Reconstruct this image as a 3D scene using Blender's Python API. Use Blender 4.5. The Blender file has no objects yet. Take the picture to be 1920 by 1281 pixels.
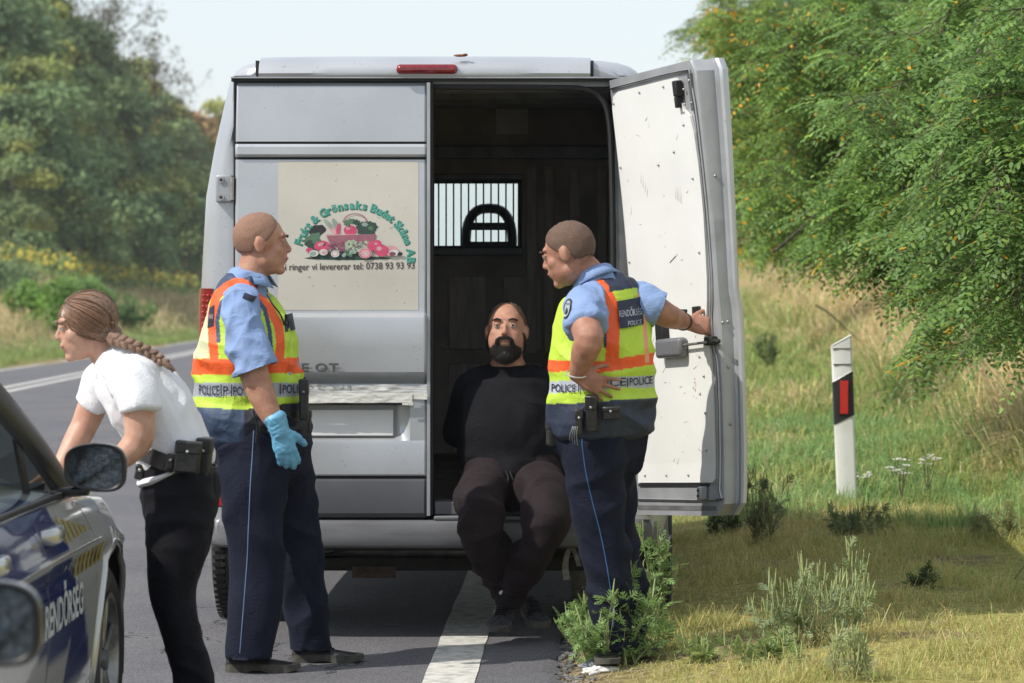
import bpy, bmesh, math, random
import numpy as np
from mathutils import Vector, Matrix
from mathutils.bvhtree import BVHTree

random.seed(7); np.random.seed(7)
rng = np.random.default_rng(7)
sc = bpy.context.scene
COL = sc.collection

# ------------------------------------------------------------------ camera, sky, sun, exposure
FPX = 6188.0            # focal length in pixels of the 1920 px wide photograph (about 116 mm)
VX, VY = 1139.0, 430.0  # where the road's direction vanishes
HC = 1.74               # camera height
cam_d = bpy.data.cameras.new('camera')
cam = bpy.data.objects.new('camera', cam_d); COL.objects.link(cam)
cam.location = (0, 0, HC); cam.rotation_euler = (math.radians(90), 0, 0)
cam_d.sensor_width = 36.0; cam_d.lens = 36.0 * FPX / 1920.0
cam_d.shift_x = -(VX - 960.0) / 1920.0
cam_d.shift_y = -(640.5 - VY) / 1920.0
cam_d.clip_start = 0.1; cam_d.clip_end = 3000
cam_d.dof.use_dof = True; cam_d.dof.focus_distance = 13.7; cam_d.dof.aperture_fstop = 5.6
sc.camera = cam

SUN = Vector((-.85, -.43, 1.0)).normalized()         # towards the sun
w = bpy.data.worlds.new('World'); sc.world = w; w.use_nodes = True
wn = w.node_tree; bg = wn.nodes['Background']
sky = wn.nodes.new('ShaderNodeTexSky'); sky.sky_type = 'NISHITA'; sky.sun_disc = False
sky.sun_elevation = math.asin(SUN.z)
sky.sun_rotation = math.atan2(SUN.x, SUN.y)
sky.air_density = 1.0; sky.dust_density = .5; sky.ozone_density = 1.2
veil = wn.nodes.new('ShaderNodeMix'); veil.data_type = 'RGBA'; veil.inputs[0].default_value = .65      # thin white summer cloud over the whole sky
veil.inputs[7].default_value = (5.9, 6.3, 6.8, 1)
wn.links.new(sky.outputs[0], veil.inputs[6]); wn.links.new(veil.outputs[2], bg.inputs[0]); bg.inputs[1].default_value = 0.12
sun_d = bpy.data.lights.new('sun', 'SUN'); sun_d.energy = 3.4; sun_d.angle = math.radians(0.53)
sun_d.color = (1.0, .945, .86)
sun = bpy.data.objects.new('sun', sun_d); COL.objects.link(sun)
sun.rotation_euler = SUN.to_track_quat('Z', 'Y').to_euler(); sun.location = (-20, -10, 30)
sc.view_settings.view_transform = 'Standard'; sc.view_settings.look = 'None'
sc.view_settings.gamma = 1.0; sc.view_settings.use_curve_mapping = False
sc.view_settings.exposure = 0.38
sc.render.engine = 'CYCLES'
sc.cycles.use_denoising = True
sc.cycles.max_bounces = 7; sc.cycles.diffuse_bounces = 4; sc.cycles.glossy_bounces = 3
sc.cycles.transmission_bounces = 4; sc.cycles.transparent_max_bounces = 10
sc.cycles.caustics_reflective = False; sc.cycles.caustics_refractive = False

def W(px, py, Y):
    """the point of the place seen at pixel (px, py) of the photograph, Y metres ahead of the camera"""
    return np.array(((px - VX) / FPX * Y, Y, HC - (py - VY) / FPX * Y))

# ------------------------------------------------------------------ numpy noise
def _hash(ix, iy, iz, seed):
    h = (ix.astype(np.int64) * 374761393 + iy.astype(np.int64) * 668265263 + iz.astype(np.int64) * 2147483647 + seed * 144665)
    h = (h ^ (h >> 13)) * 1274126177
    h = h & 0x7fffffff
    h = (h ^ (h >> 16)) & 0xffff
    return h / 65535.0
def vnoise(P, seed=0):
    P = np.asarray(P, float); F = np.floor(P); f = P - F; u = f * f * (3 - 2 * f)
    ix, iy, iz = F[..., 0], F[..., 1], F[..., 2]
    r = 0
    for dx in (0, 1):
        for dy in (0, 1):
            for dz in (0, 1):
                wgt = (u[..., 0] if dx else 1 - u[..., 0]) * (u[..., 1] if dy else 1 - u[..., 1]) * (u[..., 2] if dz else 1 - u[..., 2])
                r = r + wgt * _hash(ix + dx, iy + dy, iz + dz, seed)
    return r
def fbm(P, o=3, seed=0):
    P = np.asarray(P, float); r = 0; a = .5
    for k in range(o):
        r = r + a * vnoise(P * (2 ** k), seed + k); a *= .5
    return r / (1 - .5 ** o)
def sstep(a, b, x):
    t = np.clip((np.asarray(x, float) - a) / (b - a), 0, 1); return t * t * (3 - 2 * t)

# ------------------------------------------------------------------ objects
def tag(o, label=None, cat=None, group=None, kind=None):
    if label: o['label'] = label
    if cat: o['category'] = cat
    if group: o['group'] = group
    if kind: o['kind'] = kind
    return o
def empty(name, loc, label=None, cat=None, group=None):
    o = bpy.data.objects.new(name, None); COL.objects.link(o); o.location = loc
    o.empty_display_size = .2
    return tag(o, label, cat, group)
def worldloc(o):
    v = np.array(o.location, float)
    while o.parent is not None:
        o = o.parent; v = v + np.array(o.location, float)
    return v
def obj(name, me, parent=None):
    o = bpy.data.objects.new(name, me); COL.objects.link(o)
    if parent is not None: o.parent = parent
    return o
def mesh(name, verts, faces, mats, parent=None, smooth=True, midx=None, col=None, angle=None, loc=None):
    """world coordinates in; the mesh is stored relative to its parent (or to loc)"""
    verts = np.asarray(verts, float).reshape(-1, 3)
    off = worldloc(parent) if parent is not None else (np.array(loc, float) if loc is not None else np.zeros(3))
    me = bpy.data.meshes.new(name)
    v = verts - off
    if isinstance(faces, np.ndarray):
        n, k = faces.shape
        me.vertices.add(len(v)); me.vertices.foreach_set('co', v.astype(np.float32).ravel())
        me.loops.add(n * k); me.loops.foreach_set('vertex_index', faces.astype(np.int32).ravel())
        me.polygons.add(n)
        me.polygons.foreach_set('loop_start', np.arange(0, n * k, k, dtype=np.int32))
        me.polygons.foreach_set('loop_total', np.full(n, k, dtype=np.int32))
        me.update(calc_edges=True)
    else:
        me.from_pydata([tuple(p) for p in v], [], faces)
    if not isinstance(mats, (list, tuple)): mats = [mats]
    for m in mats: me.materials.append(m)
    if midx is not None: me.polygons.foreach_set('material_index', np.asarray(midx, dtype=np.int32))
    me.polygons.foreach_set('use_smooth', np.full(len(me.polygons), bool(smooth)))
    if col is not None:
        a = me.color_attributes.new('Col', 'FLOAT_COLOR', 'POINT')
        c = np.ones((len(v), 4), np.float32); c[:, :3] = col
        a.data.foreach_set('color', c.ravel())
    me.validate(); me.update()
    if angle is not None and smooth:
        me.set_sharp_from_angle(angle=math.radians(angle))
    o = obj(name, me, parent)
    if parent is None and loc is not None: o.location = tuple(loc)
    return o

class MB:
    """collects shapes in world coordinates and links them as one mesh object"""
    def __init__(s): s.v = []; s.f = []; s.m = []; s.n = 0
    def add(s, v, f, mi=0):
        v = np.asarray(v, float).reshape(-1, 3)
        s.v.append(v); s.f += [tuple(int(i) + s.n for i in q) for q in f]; s.m += [mi] * len(f); s.n += len(v); return s
    def box(s, x0, x1, y0, y1, z0, z1, mi=0, M=None):
        v = np.array([(x, y, z) for x in (x0, x1) for y in (y0, y1) for z in (z0, z1)], float)
        if M is not None: v = M(v)
        return s.add(v, [(0, 1, 3, 2), (4, 6, 7, 5), (0, 4, 5, 1), (2, 3, 7, 6), (0, 2, 6, 4), (1, 5, 7, 3)], mi)
    def tube(s, pts, rads, ref=(0, -1, 0), n=8, sub=3, mi=0, p=2.0):
        v, f = tube(pts, rads, ref, n, sub, p); return s.add(v, f, mi)
    def cyl(s, a, b, r, n=16, mi=0, r2=None):
        a = np.array(a, float); b = np.array(b, float); d = b - a; d /= np.linalg.norm(d)
        ref = np.array((0, 0, 1.)) if abs(d[2]) < .9 else np.array((1., 0, 0))
        A = np.cross(d, ref); A /= np.linalg.norm(A); B = np.cross(d, A)
        t = np.arange(n) * 2 * math.pi / n; r2 = r if r2 is None else r2
        ring = np.cos(t)[:, None] * A + np.sin(t)[:, None] * B
        v = np.vstack([a + ring * r, b + ring * r2])
        f = [(i, (i + 1) % n, n + (i + 1) % n, n + i) for i in range(n)] + [tuple(range(n - 1, -1, -1)), tuple(range(n, 2 * n))]
        return s.add(v, f, mi)
    def ell(s, c, r, n=14, m=9, mi=0, R=None):
        v, f = ellipsoid(c, r, n, m, R); return s.add(v, f, mi)
    def build(s, name, mats, parent=None, smooth=True, angle=40, loc=None, bevel=0, col=None):
        o = mesh(name, np.vstack(s.v), s.f, mats, parent, smooth, s.m, col, angle, loc)
        if bevel:
            b = o.modifiers.new('bevel', 'BEVEL'); b.width = bevel; b.segments = 2; b.limit_method = 'ANGLE'; b.angle_limit = math.radians(35)
        return o

def catmull(P, sub):
    P = np.asarray(P, float); n = len(P)
    if n < 3 or sub <= 1:
        if n == 2 and sub > 1:
            t = np.linspace(0, 1, sub + 1)[:, None]; return P[0] * (1 - t) + P[1] * t
        return P
    Q = np.vstack([2 * P[0] - P[1], P, 2 * P[-1] - P[-2]]); out = []
    for i in range(1, n):
        p0, p1, p2, p3 = Q[i - 1], Q[i], Q[i + 1], Q[i + 2]
        for k in range(sub):
            t = k / sub
            out.append(.5 * (2 * p1 + (p2 - p0) * t + (2 * p0 - 5 * p1 + 4 * p2 - p3) * t * t + (3 * p1 - p0 - 3 * p2 + p3) * t ** 3))
    out.append(P[-1]); return np.array(out)
def tube(pts, rads, ref=(0, -1, 0), n=18, sub=4, p=2.0, grow=0.0, caps=True, flat=False):
    pts = np.asarray(pts, float)
    rads = np.array([(r, r) if np.isscalar(r) else tuple(r) for r in rads], float) + grow
    C = catmull(pts, sub); Rr = catmull(rads, sub); m = len(C)
    T = np.gradient(C, axis=0); T /= np.linalg.norm(T, axis=1)[:, None] + 1e-12
    ref = np.asarray(ref, float); A = ref - (T @ ref)[:, None] * T
    A /= np.linalg.norm(A, axis=1)[:, None] + 1e-12; B = np.cross(T, A)
    ph = np.arange(n) * 2 * math.pi / n; c, s_ = np.cos(ph), np.sin(ph)
    e = 2.0 / p; c = np.sign(c) * np.abs(c) ** e; s_ = np.sign(s_) * np.abs(s_) ** e
    rings = []
    if caps:
        r0 = Rr[0].min() * (.12 if flat else 1)
        for q in (.35, .75): rings.append((C[0] - T[0] * r0 * .6 * math.cos(q * math.pi / 2), A[0], B[0], Rr[0] * math.sin(q * math.pi / 2)))
    for i in range(m): rings.append((C[i], A[i], B[i], Rr[i]))
    if caps:
        r1 = Rr[-1].min() * (.12 if flat else 1)
        for q in (.75, .35): rings.append((C[-1] + T[-1] * r1 * .6 * math.cos(q * math.pi / 2), A[-1], B[-1], Rr[-1] * math.sin(q * math.pi / 2)))
    V = np.vstack([cc + c[:, None] * a * r[0] + s_[:, None] * b * r[1] for cc, a, b, r in rings]); k = len(rings)
    F = [(i * n + j, i * n + (j + 1) % n, (i + 1) * n + (j + 1) % n, (i + 1) * n + j) for i in range(k - 1) for j in range(n)]
    F += [tuple(range(n - 1, -1, -1)), tuple((k - 1) * n + j for j in range(n))]
    return V, F
def ellipsoid(c, r, n=16, m=10, R=None):
    V = [(0, 0, 1)]
    for i in range(1, m):
        t = math.pi * i / m
        for j in range(n):
            a = 2 * math.pi * j / n; V.append((math.sin(t) * math.cos(a), math.sin(t) * math.sin(a), math.cos(t)))
    V.append((0, 0, -1)); V = np.array(V) * np.array(r)
    if R is not None: V = V @ np.asarray(R).T
    V = V + np.array(c)
    F = [(0, 1 + j, 1 + (j + 1) % n) for j in range(n)]
    for i in range(m - 2):
        F += [(1 + i * n + j, 1 + (i + 1) * n + j, 1 + (i + 1) * n + (j + 1) % n, 1 + i * n + (j + 1) % n) for j in range(n)]
    L = len(V) - 1; b = 1 + (m - 2) * n
    F += [(L, b + (j + 1) % n, b + j) for j in range(n)]
    return V, F
def merge(parts):
    V = []; F = []; n = 0
    for v, f in parts:
        V.append(np.asarray(v)); F += [tuple(i + n for i in q) for q in f]; n += len(v)
    return np.vstack(V), F
def remesh(name, parts, voxel, it, mats, parent, fold=None, color=None, cut=None, ret=False):
    """one continuous skin over overlapping closed shapes"""
    V, F = merge(parts)
    me = bpy.data.meshes.new('tmp'); me.from_pydata([tuple(p) for p in V], [], F); me.update()
    ob = bpy.data.objects.new('tmp', me); COL.objects.link(ob)
    r = ob.modifiers.new('r', 'REMESH'); r.mode = 'VOXEL'; r.voxel_size = voxel
    if it:
        s_ = ob.modifiers.new('s', 'SMOOTH'); s_.factor = .5; s_.iterations = it
    dg = bpy.context.evaluated_depsgraph_get()
    e = ob.evaluated_get(dg).to_mesh()
    n = len(e.vertices); v = np.empty(n * 3, np.float32); e.vertices.foreach_get('co', v); v = v.reshape(-1, 3).astype(float)
    nn = np.empty(n * 3, np.float32); e.vertices.foreach_get('normal', nn); nn = nn.reshape(-1, 3).astype(float)
    k = len(e.polygons); tot = np.empty(k, np.int32); e.polygons.foreach_get('loop_total', tot)
    li = np.empty(len(e.loops), np.int32); e.loops.foreach_get('vertex_index', li)
    ob.evaluated_get(dg).to_mesh_clear()
    if (tot == 4).all(): Fq = li.reshape(-1, 4)
    else:
        Fq = []; p = 0
        for t in tot: Fq.append(tuple(int(x) for x in li[p:p + t])); p += t
    bpy.data.objects.remove(ob); bpy.data.meshes.remove(me)
    if fold is not None: v = v + nn * fold(v, nn)[:, None]
    if hasattr(cut, 'rows'):
        for p0, d, rad in cut.rows:      # draw the border onto the hem plane
            s_ = (v - p0) @ d; sel = (np.abs(s_) < voxel * .75) & (np.linalg.norm(v - p0, axis=1) < rad); v[sel] -= np.outer(s_[sel], d)
    if cut is not None and isinstance(Fq, np.ndarray):
        keep = cut(v[Fq].mean(axis=1)); Fq = Fq[keep]
    c = color(v, nn) if color is not None else None
    o = mesh(name, v, Fq, mats, parent, True, col=c)
    if ret: return o, v, Fq
    return o
def bvh_of(v, f): return BVHTree.FromPolygons([tuple(p) for p in v], [tuple(int(i) for i in q) for q in f])
def drape(V, d, bvh, off=.002, back=1.0):
    """lay points onto a surface along direction d"""
    d = Vector(d).normalized(); out = []
    last = None
    for p in V:
        h = bvh.ray_cast(Vector(p) - d * back, d, 3.0)
        if h[0] is None:
            q = np.array(p) if last is None else np.array(p) + np.array(d) * last
        else:
            last = (h[0] - Vector(p)).dot(d); q = np.array(h[0]) - np.array(d) * off
        out.append(q)
    return np.array(out)
def px_of(v): return VX + v[:, 0] * FPX / v[:, 1], VY + (HC - v[:, 2]) * FPX / v[:, 1]

_tc = {}
def text2d(s, size=1.0, bold=0.0, res=3, shear=0):
    k = (s, size, bold, res, shear)
    if k in _tc: return _tc[k]
    cu = bpy.data.curves.new('t', 'FONT'); cu.body = s; cu.size = size; cu.offset = bold; cu.resolution_u = res; cu.fill_mode = 'FRONT'; cu.shear = shear
    ob = bpy.data.objects.new('t', cu); COL.objects.link(ob)
    dg = bpy.context.evaluated_depsgraph_get(); e = ob.evaluated_get(dg).to_mesh()
    v = np.array([tuple(x.co) for x in e.vertices]).reshape(-1, 3)[:, :2]; f = [tuple(p.vertices) for p in e.polygons]
    ob.evaluated_get(dg).to_mesh_clear(); bpy.data.objects.remove(ob)
    _tc[k] = (v, f); return v, f

# ------------------------------------------------------------------ materials
def nodes(m): return m.node_tree.nodes, m.node_tree.links
def pm(name, c1, c2=None, scale=8.0, rough=.6, metal=0.0, bump=0.0, bscale=None, spec=.5, rvar=0.0, detail=4, stretch=(1, 1, 1), coat=0.0, sheen=0.0, contrast=(.35, .65), attr=False, trans=0.0, crease=0.0):
    m = bpy.data.materials.new(name); m.use_nodes = True; N, L = nodes(m); b = N['Principled BSDF']
    b.inputs['Roughness'].default_value = rough; b.inputs['Metallic'].default_value = metal
    b.inputs['Specular IOR Level'].default_value = spec; b.inputs['Coat Weight'].default_value = coat; b.inputs['Coat Roughness'].default_value = .06
    b.inputs['Sheen Weight'].default_value = sheen
    tc = N.new('ShaderNodeTexCoord'); mp = N.new('ShaderNodeMapping'); mp.inputs['Scale'].default_value = stretch
    L.new(tc.outputs['Object'], mp.inputs[0])
    nz = N.new('ShaderNodeTexNoise'); nz.inputs['Scale'].default_value = scale; nz.inputs['Detail'].default_value = detail
    L.new(mp.outputs[0], nz.inputs['Vector'])
    if c2 is None: c2 = tuple(x * .82 for x in c1)
    rp = N.new('ShaderNodeValToRGB'); rp.color_ramp.elements[0].position = contrast[0]; rp.color_ramp.elements[1].position = contrast[1]
    rp.color_ramp.elements[0].color = (*c2, 1); rp.color_ramp.elements[1].color = (*c1, 1)
    L.new(nz.outputs[0], rp.inputs[0]); out = rp.outputs[0]
    if attr:
        at = N.new('ShaderNodeVertexColor'); at.layer_name = 'Col'; mx = N.new('ShaderNodeMix'); mx.data_type = 'RGBA'; mx.blend_type = 'MULTIPLY'; mx.inputs[0].default_value = 1
        L.new(at.outputs[0], mx.inputs[6]); L.new(out, mx.inputs[7]); out = mx.outputs[2]
    L.new(out, b.inputs['Base Color'])
    if rvar:
        n2 = N.new('ShaderNodeTexNoise'); n2.inputs['Scale'].default_value = scale * 2.3; n2.inputs['Detail'].default_value = 5; L.new(mp.outputs[0], n2.inputs['Vector'])
        mr = N.new('ShaderNodeMapRange'); mr.inputs[3].default_value = rough - rvar; mr.inputs[4].default_value = rough + rvar
        L.new(n2.outputs[0], mr.inputs[0]); L.new(mr.outputs[0], b.inputs['Roughness'])
    if bump:
        n3 = N.new('ShaderNodeTexNoise'); n3.inputs['Scale'].default_value = bscale or scale * 4; n3.inputs['Detail'].default_value = 6; L.new(mp.outputs[0], n3.inputs['Vector'])
        bp = N.new('ShaderNodeBump'); bp.inputs['Strength'].default_value = bump; bp.inputs['Distance'].default_value = .01
        L.new(n3.outputs[0], bp.inputs['Height']); L.new(bp.outputs[0], b.inputs['Normal'])
    if crease:      # soft irregular cloth creases: ridges of two stretched noises
        hs = []
        for k_, stx in enumerate(((1, 1, .45), (.5, 1, 1.2))):
            mq = N.new('ShaderNodeMapping'); mq.inputs['Scale'].default_value = stx; mq.inputs['Rotation'].default_value = (0, .5 - k_ * .9, .3); L.new(tc.outputs['Object'], mq.inputs[0])
            nq = N.new('ShaderNodeTexNoise'); nq.inputs['Scale'].default_value = 13 + 6 * k_; nq.inputs['Detail'].default_value = 3; nq.inputs['Distortion'].default_value = .6; L.new(mq.outputs[0], nq.inputs['Vector'])
            s1 = N.new('ShaderNodeMath'); s1.operation = 'SUBTRACT'; s1.inputs[1].default_value = .5; L.new(nq.outputs[0], s1.inputs[0]); s2 = N.new('ShaderNodeMath'); s2.operation = 'ABSOLUTE'; L.new(s1.outputs[0], s2.inputs[0]); hs.append(s2)
        ad = N.new('ShaderNodeMath'); ad.operation = 'MINIMUM'; L.new(hs[0].outputs[0], ad.inputs[0]); L.new(hs[1].outputs[0], ad.inputs[1])
        b2 = N.new('ShaderNodeBump'); b2.inputs['Strength'].default_value = crease; b2.inputs['Distance'].default_value = .06; b2.invert = True; L.new(ad.outputs[0], b2.inputs['Height'])
        if bump: L.new(b2.outputs[0], bp.inputs['Normal'])
        else: L.new(b2.outputs[0], b.inputs['Normal'])
    if trans:
        tb = N.new('ShaderNodeBsdfTranslucent'); ms = N.new('ShaderNodeMixShader'); ms.inputs[0].default_value = trans
        L.new(out, tb.inputs[0]); L.new(b.outputs[0], ms.inputs[1]); L.new(tb.outputs[0], ms.inputs[2]); L.new(ms.outputs[0], N['Material Output'].inputs[0])
    return m
def glassmat(name, tint, refl=.1):
    m = bpy.data.materials.new(name); m.use_nodes = True; N, L = nodes(m); N.remove(N['Principled BSDF'])
    t = N.new('ShaderNodeBsdfTransparent'); t.inputs[0].default_value = (*tint, 1); g = N.new('ShaderNodeBsdfGlossy'); g.inputs['Roughness'].default_value = .03
    fr = N.new('ShaderNodeFresnel'); fr.inputs[0].default_value = 1.5; ms = N.new('ShaderNodeMixShader')
    L.new(fr.outputs[0], ms.inputs[0]); L.new(t.outputs[0], ms.inputs[1]); L.new(g.outputs[0], ms.inputs[2]); L.new(ms.outputs[0], N['Material Output'].inputs[0])
    return m
WHITE = (1, 1, 1)
# ================================================================== terrain
SL, Y0 = .0242, 16.0
def road_z(Y): 
    t = np.clip(np.asarray(Y, float) - Y0, 0, 330); return -SL * (np.sqrt(t * t + 4) - 2 * 1.0) * (t > 0)
def x_left(Y): return -9.0 - .0585 * np.asarray(Y, float)        # far edge of the asphalt
def x_mid(Y): return -6.5 - .0605 * np.asarray(Y, float)
def x_right(Y): return np.full_like(np.asarray(Y, float), -.19)
def gz(X, Y):
    X = np.asarray(X, float); Y = np.asarray(Y, float); rz = road_z(Y)
    # right hand verge and its bank
    vg = .13 * sstep(-.25, .9, X) + .06 * sstep(18, 40, Y)
    wr = sstep(.3, 1.6, X)
    bank = .62 * np.clip(X - 2.35, 0, None); bank = 3.0 * (1 - np.exp(-bank / 3.0))
    P = np.stack([X * .9, Y * .9, X * 0], -1)
    rough = (fbm(P, 3, 3) - .5) * (.05 + .12 * sstep(2.3, 3.4, X)) * sstep(.1, 1.2, X)
    zr = rz * (1 - wr) + vg + bank + rough
    zr = np.where(X > -.19, zr, rz - .03)
    # left hand verge, bank
    e = x_left(Y) - X
    bl = .44 * np.clip(e - 1.6, 0, None); bl = 4.6 * (1 - np.exp(-(bl / 4.6) ** 1.25))
    rl = (fbm(P * .35, 3, 9) - .5) * .8 * sstep(1.5, 5, e)
    zl = rz + bl + rl + .02 * sstep(0, .4, e)
    return np.where(e > 0, zl, zr)

def grid(xs, ys):
    XX, YY = np.meshgrid(xs, ys); nx, ny = len(xs), len(ys)
    i = np.arange(nx * ny).reshape(ny, nx)
    F = np.stack([i[:-1, :-1].ravel(), i[:-1, 1:].ravel(), i[1:, 1:].ravel(), i[1:, :-1].ravel()], 1)
    return XX.ravel(), YY.ravel(), F
def spaced(parts):
    out = []
    for a, b, s in parts: out.append(np.arange(a, b, s))
    return np.concatenate(out + [[parts[-1][1]]])
# ground material: straw, green and bare earth mixed, painted by noise at three sizes
gm = bpy.data.materials.new('verge_ground'); gm.use_nodes = True; N, L = nodes(gm); b = N['Principled BSDF']
b.inputs['Roughness'].default_value = .95; b.inputs['Specular IOR Level'].default_value = .1
at = N.new('ShaderNodeVertexColor'); at.layer_name = 'Col'
tc = N.new('ShaderNodeTexCoord'); n1 = N.new('ShaderNodeTexNoise'); n1.inputs['Scale'].default_value = 22; n1.inputs['Detail'].default_value = 8
L.new(tc.outputs['Object'], n1.inputs['Vector']); rp = N.new('ShaderNodeValToRGB'); rp.color_ramp.elements[0].position = .3; rp.color_ramp.elements[1].position = .72
rp.color_ramp.elements[0].color = (.55, .5, .42, 1); rp.color_ramp.elements[1].color = (1.25, 1.2, 1.1, 1)
L.new(n1.outputs[0], rp.inputs[0]); mx = N.new('ShaderNodeMix'); mx.data_type = 'RGBA'; mx.blend_type = 'MULTIPLY'; mx.inputs[0].default_value = 1
L.new(at.outputs[0], mx.inputs[6]); L.new(rp.outputs[0], mx.inputs[7]); L.new(mx.outputs[2], b.inputs['Base Color'])
bp = N.new('ShaderNodeBump'); bp.inputs['Strength'].default_value = .8; bp.inputs['Distance'].default_value = .03
L.new(n1.outputs[0], bp.inputs['Height']); L.new(bp.outputs[0], b.inputs['Normal'])

GREEN = np.array((.17, .24, .07)); STRAW = np.array((.46, .36, .20)); OLIVE = np.array((.34, .34, .10)); EARTH = np.array((.23, .18, .12)); LUSH = np.array((.07, .15, .045))
def ground_mix(X, Y, seed=0):
    """weights green / straw / earth over the place"""
    P = np.stack([X, Y, X * 0], -1)
    n = fbm(P * np.array((1.1, .6, 1)), 4, 21); n2 = fbm(P * 2.3, 3, 41)
    right = X > -.5
    dry = np.where(right, sstep(2.5, 3.1, X + (n - .5) * 1.2) * .9 , 0)                       # dry bank on the right
    near = sstep(20.5, 17.0, Y + (n2 - .5) * 5)                                                # worn, yellowish close by
    g = np.where(right, np.clip(.85 - .5 * near + (n - .5) * 1.2, 0.05, 1) * (1 - dry), 0)
    e = x_left(Y) - X
    gl = sstep(5.0, 2.2, e + (n - .5) * 3) * sstep(.2, 1.0, e) + .35 * sstep(7, 10, e)
    g = np.where(right, g, np.clip(gl, 0, 1))
    earth = np.where(right, sstep(.60, .72, n2) * near * .9 + sstep(.35, -.1, X) * .8, sstep(.9, .1, e) * .6)
    return g, np.clip(earth, 0, 1), n
def ground_col(X, Y):
    g, ea, n = ground_mix(X, Y)
    c = STRAW * .8 * (1 - g[:, None]) + (GREEN * .9 + .02) * g[:, None]
    near = (sstep(21, 17, Y) * (X > -.5) * .55)[:, None]
    c = c * (1 - near) + OLIVE * near
    return c * (1 - ea[:, None]) + EARTH * ea[:, None]

xs = spaced([(-500, -80, 30), (-80, -8, 2), (-8, -.6, .6), (-.6, 4.0, .05), (4.0, 9, .3), (9, 30, 1.5), (30, 500, 30)])
ys = spaced([(-30, 8, 2), (8, 12, .5), (12, 24, .08), (24, 60, .5), (60, 340, 3), (340, 900, 30)])
X_, Y_, F_ = grid(xs, ys)
Z_ = gz(X_, Y_)
mesh('ground', np.stack([X_, Y_, Z_], 1), F_, gm, col=ground_col(X_, Y_))
tag(bpy.data.objects['ground'], 'dry grassy verge and banks either side of the road', kind='structure')

# ---- asphalt
am = bpy.data.materials.new('asphalt'); am.use_nodes = True; N, L = nodes(am); b = N['Principled BSDF']
tc = N.new('ShaderNodeTexCoord')
def noise(sc_, det=4, src=None, rough=.6):
    n = N.new('ShaderNodeTexNoise'); n.inputs['Scale'].default_value = sc_; n.inputs['Detail'].default_value = det; n.inputs['Roughness'].default_value = rough
    L.new(src or tc.outputs['Object'], n.inputs['Vector']); return n
vor = N.new('ShaderNodeTexVoronoi'); vor.inputs['Scale'].default_value = 190; L.new(tc.outputs['Object'], vor.inputs['Vector'])
r1 = N.new('ShaderNodeValToRGB'); r1.color_ramp.elements[0].color = (.07, .07, .077, 1); r1.color_ramp.elements[1].color = (.225, .22, .23, 1)
r1.color_ramp.elements[0].position = .1; r1.color_ramp.elements[1].position = .95
L.new(vor.outputs['Color'], r1.inputs[0])
nb = noise(1.1, 6); r2 = N.new('ShaderNodeValToRGB'); r2.color_ramp.elements[0].position = .35; r2.color_ramp.elements[1].position = .7
r2.color_ramp.elements[0].color = (.82, .82, .85, 1); r2.color_ramp.elements[1].color = (1.12, 1.10, 1.06, 1); L.new(nb.outputs[0], r2.inputs[0])
m1 = N.new('ShaderNodeMix'); m1.data_type = 'RGBA'; m1.blend_type = 'MULTIPLY'; m1.inputs[0].default_value = 1
L.new(r1.outputs[0], m1.inputs[6]); L.new(r2.outputs[0], m1.inputs[7])
nd = noise(5, 8); r3 = N.new('ShaderNodeValToRGB'); r3.color_ramp.elements[0].position = .60; r3.color_ramp.elements[1].position = .78
r3.color_ramp.elements[0].color = (0, 0, 0, 1); r3.color_ramp.elements[1].color = (.4, .4, .4, 1); L.new(nd.outputs[0], r3.inputs[0])
m2 = N.new('ShaderNodeMix'); m2.data_type = 'RGBA'; L.new(r3.outputs[0], m2.inputs[0]); L.new(m1.outputs[2], m2.inputs[6]); m2.inputs[7].default_value = (.17, .155, .13, 1)
# hairline cracks and tar: cell borders bent by noise, kept only here and there
nw = noise(1.7, 5); vm = N.new('ShaderNodeVectorMath'); vm.operation = 'SCALE'; vm.inputs['Scale'].default_value = .9; L.new(nw.outputs['Color'], vm.inputs[0])
va = N.new('ShaderNodeVectorMath'); va.operation = 'ADD'; L.new(tc.outputs['Object'], va.inputs[0]); L.new(vm.outputs[0], va.inputs[1])
vc = N.new('ShaderNodeTexVoronoi'); vc.feature = 'DISTANCE_TO_EDGE'; vc.inputs['Scale'].default_value = .9; L.new(va.outputs[0], vc.inputs['Vector'])
lt = N.new('ShaderNodeMath'); lt.operation = 'LESS_THAN'; lt.inputs[1].default_value = .006; L.new(vc.outputs[0], lt.inputs[0])
nm_ = noise(.7, 2); gt = N.new('ShaderNodeMath'); gt.operation = 'GREATER_THAN'; gt.inputs[1].default_value = .52; L.new(nm_.outputs[0], gt.inputs[0]); mm = N.new('ShaderNodeMath'); mm.operation = 'MULTIPLY'; L.new(lt.outputs[0], mm.inputs[0]); L.new(gt.outputs[0], mm.inputs[1])
m3 = N.new('ShaderNodeMix'); m3.data_type = 'RGBA'; L.new(mm.outputs[0], m3.inputs[0]); L.new(m2.outputs[2], m3.inputs[6]); m3.inputs[7].default_value = (.035, .034, .034, 1)
L.new(m3.outputs[2], b.inputs['Base Color']); b.inputs['Roughness'].default_value = .82; b.inputs['Specular IOR Level'].default_value = .35
bp = N.new('ShaderNodeBump'); bp.inputs['Strength'].default_value = .7; bp.inputs['Distance'].default_value = .004
L.new(vor.outputs['Distance'], bp.inputs['Height']); L.new(bp.outputs[0], b.inputs['Normal'])
ys = spaced([(-30, 11, 1), (11, 15.5, .02), (15.5, 30, .3), (30, 340, 2), (340, 700, 20)])
u = np.concatenate([np.linspace(0, .97, 10), np.linspace(.975, 1, 6)])
rows = []
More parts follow.
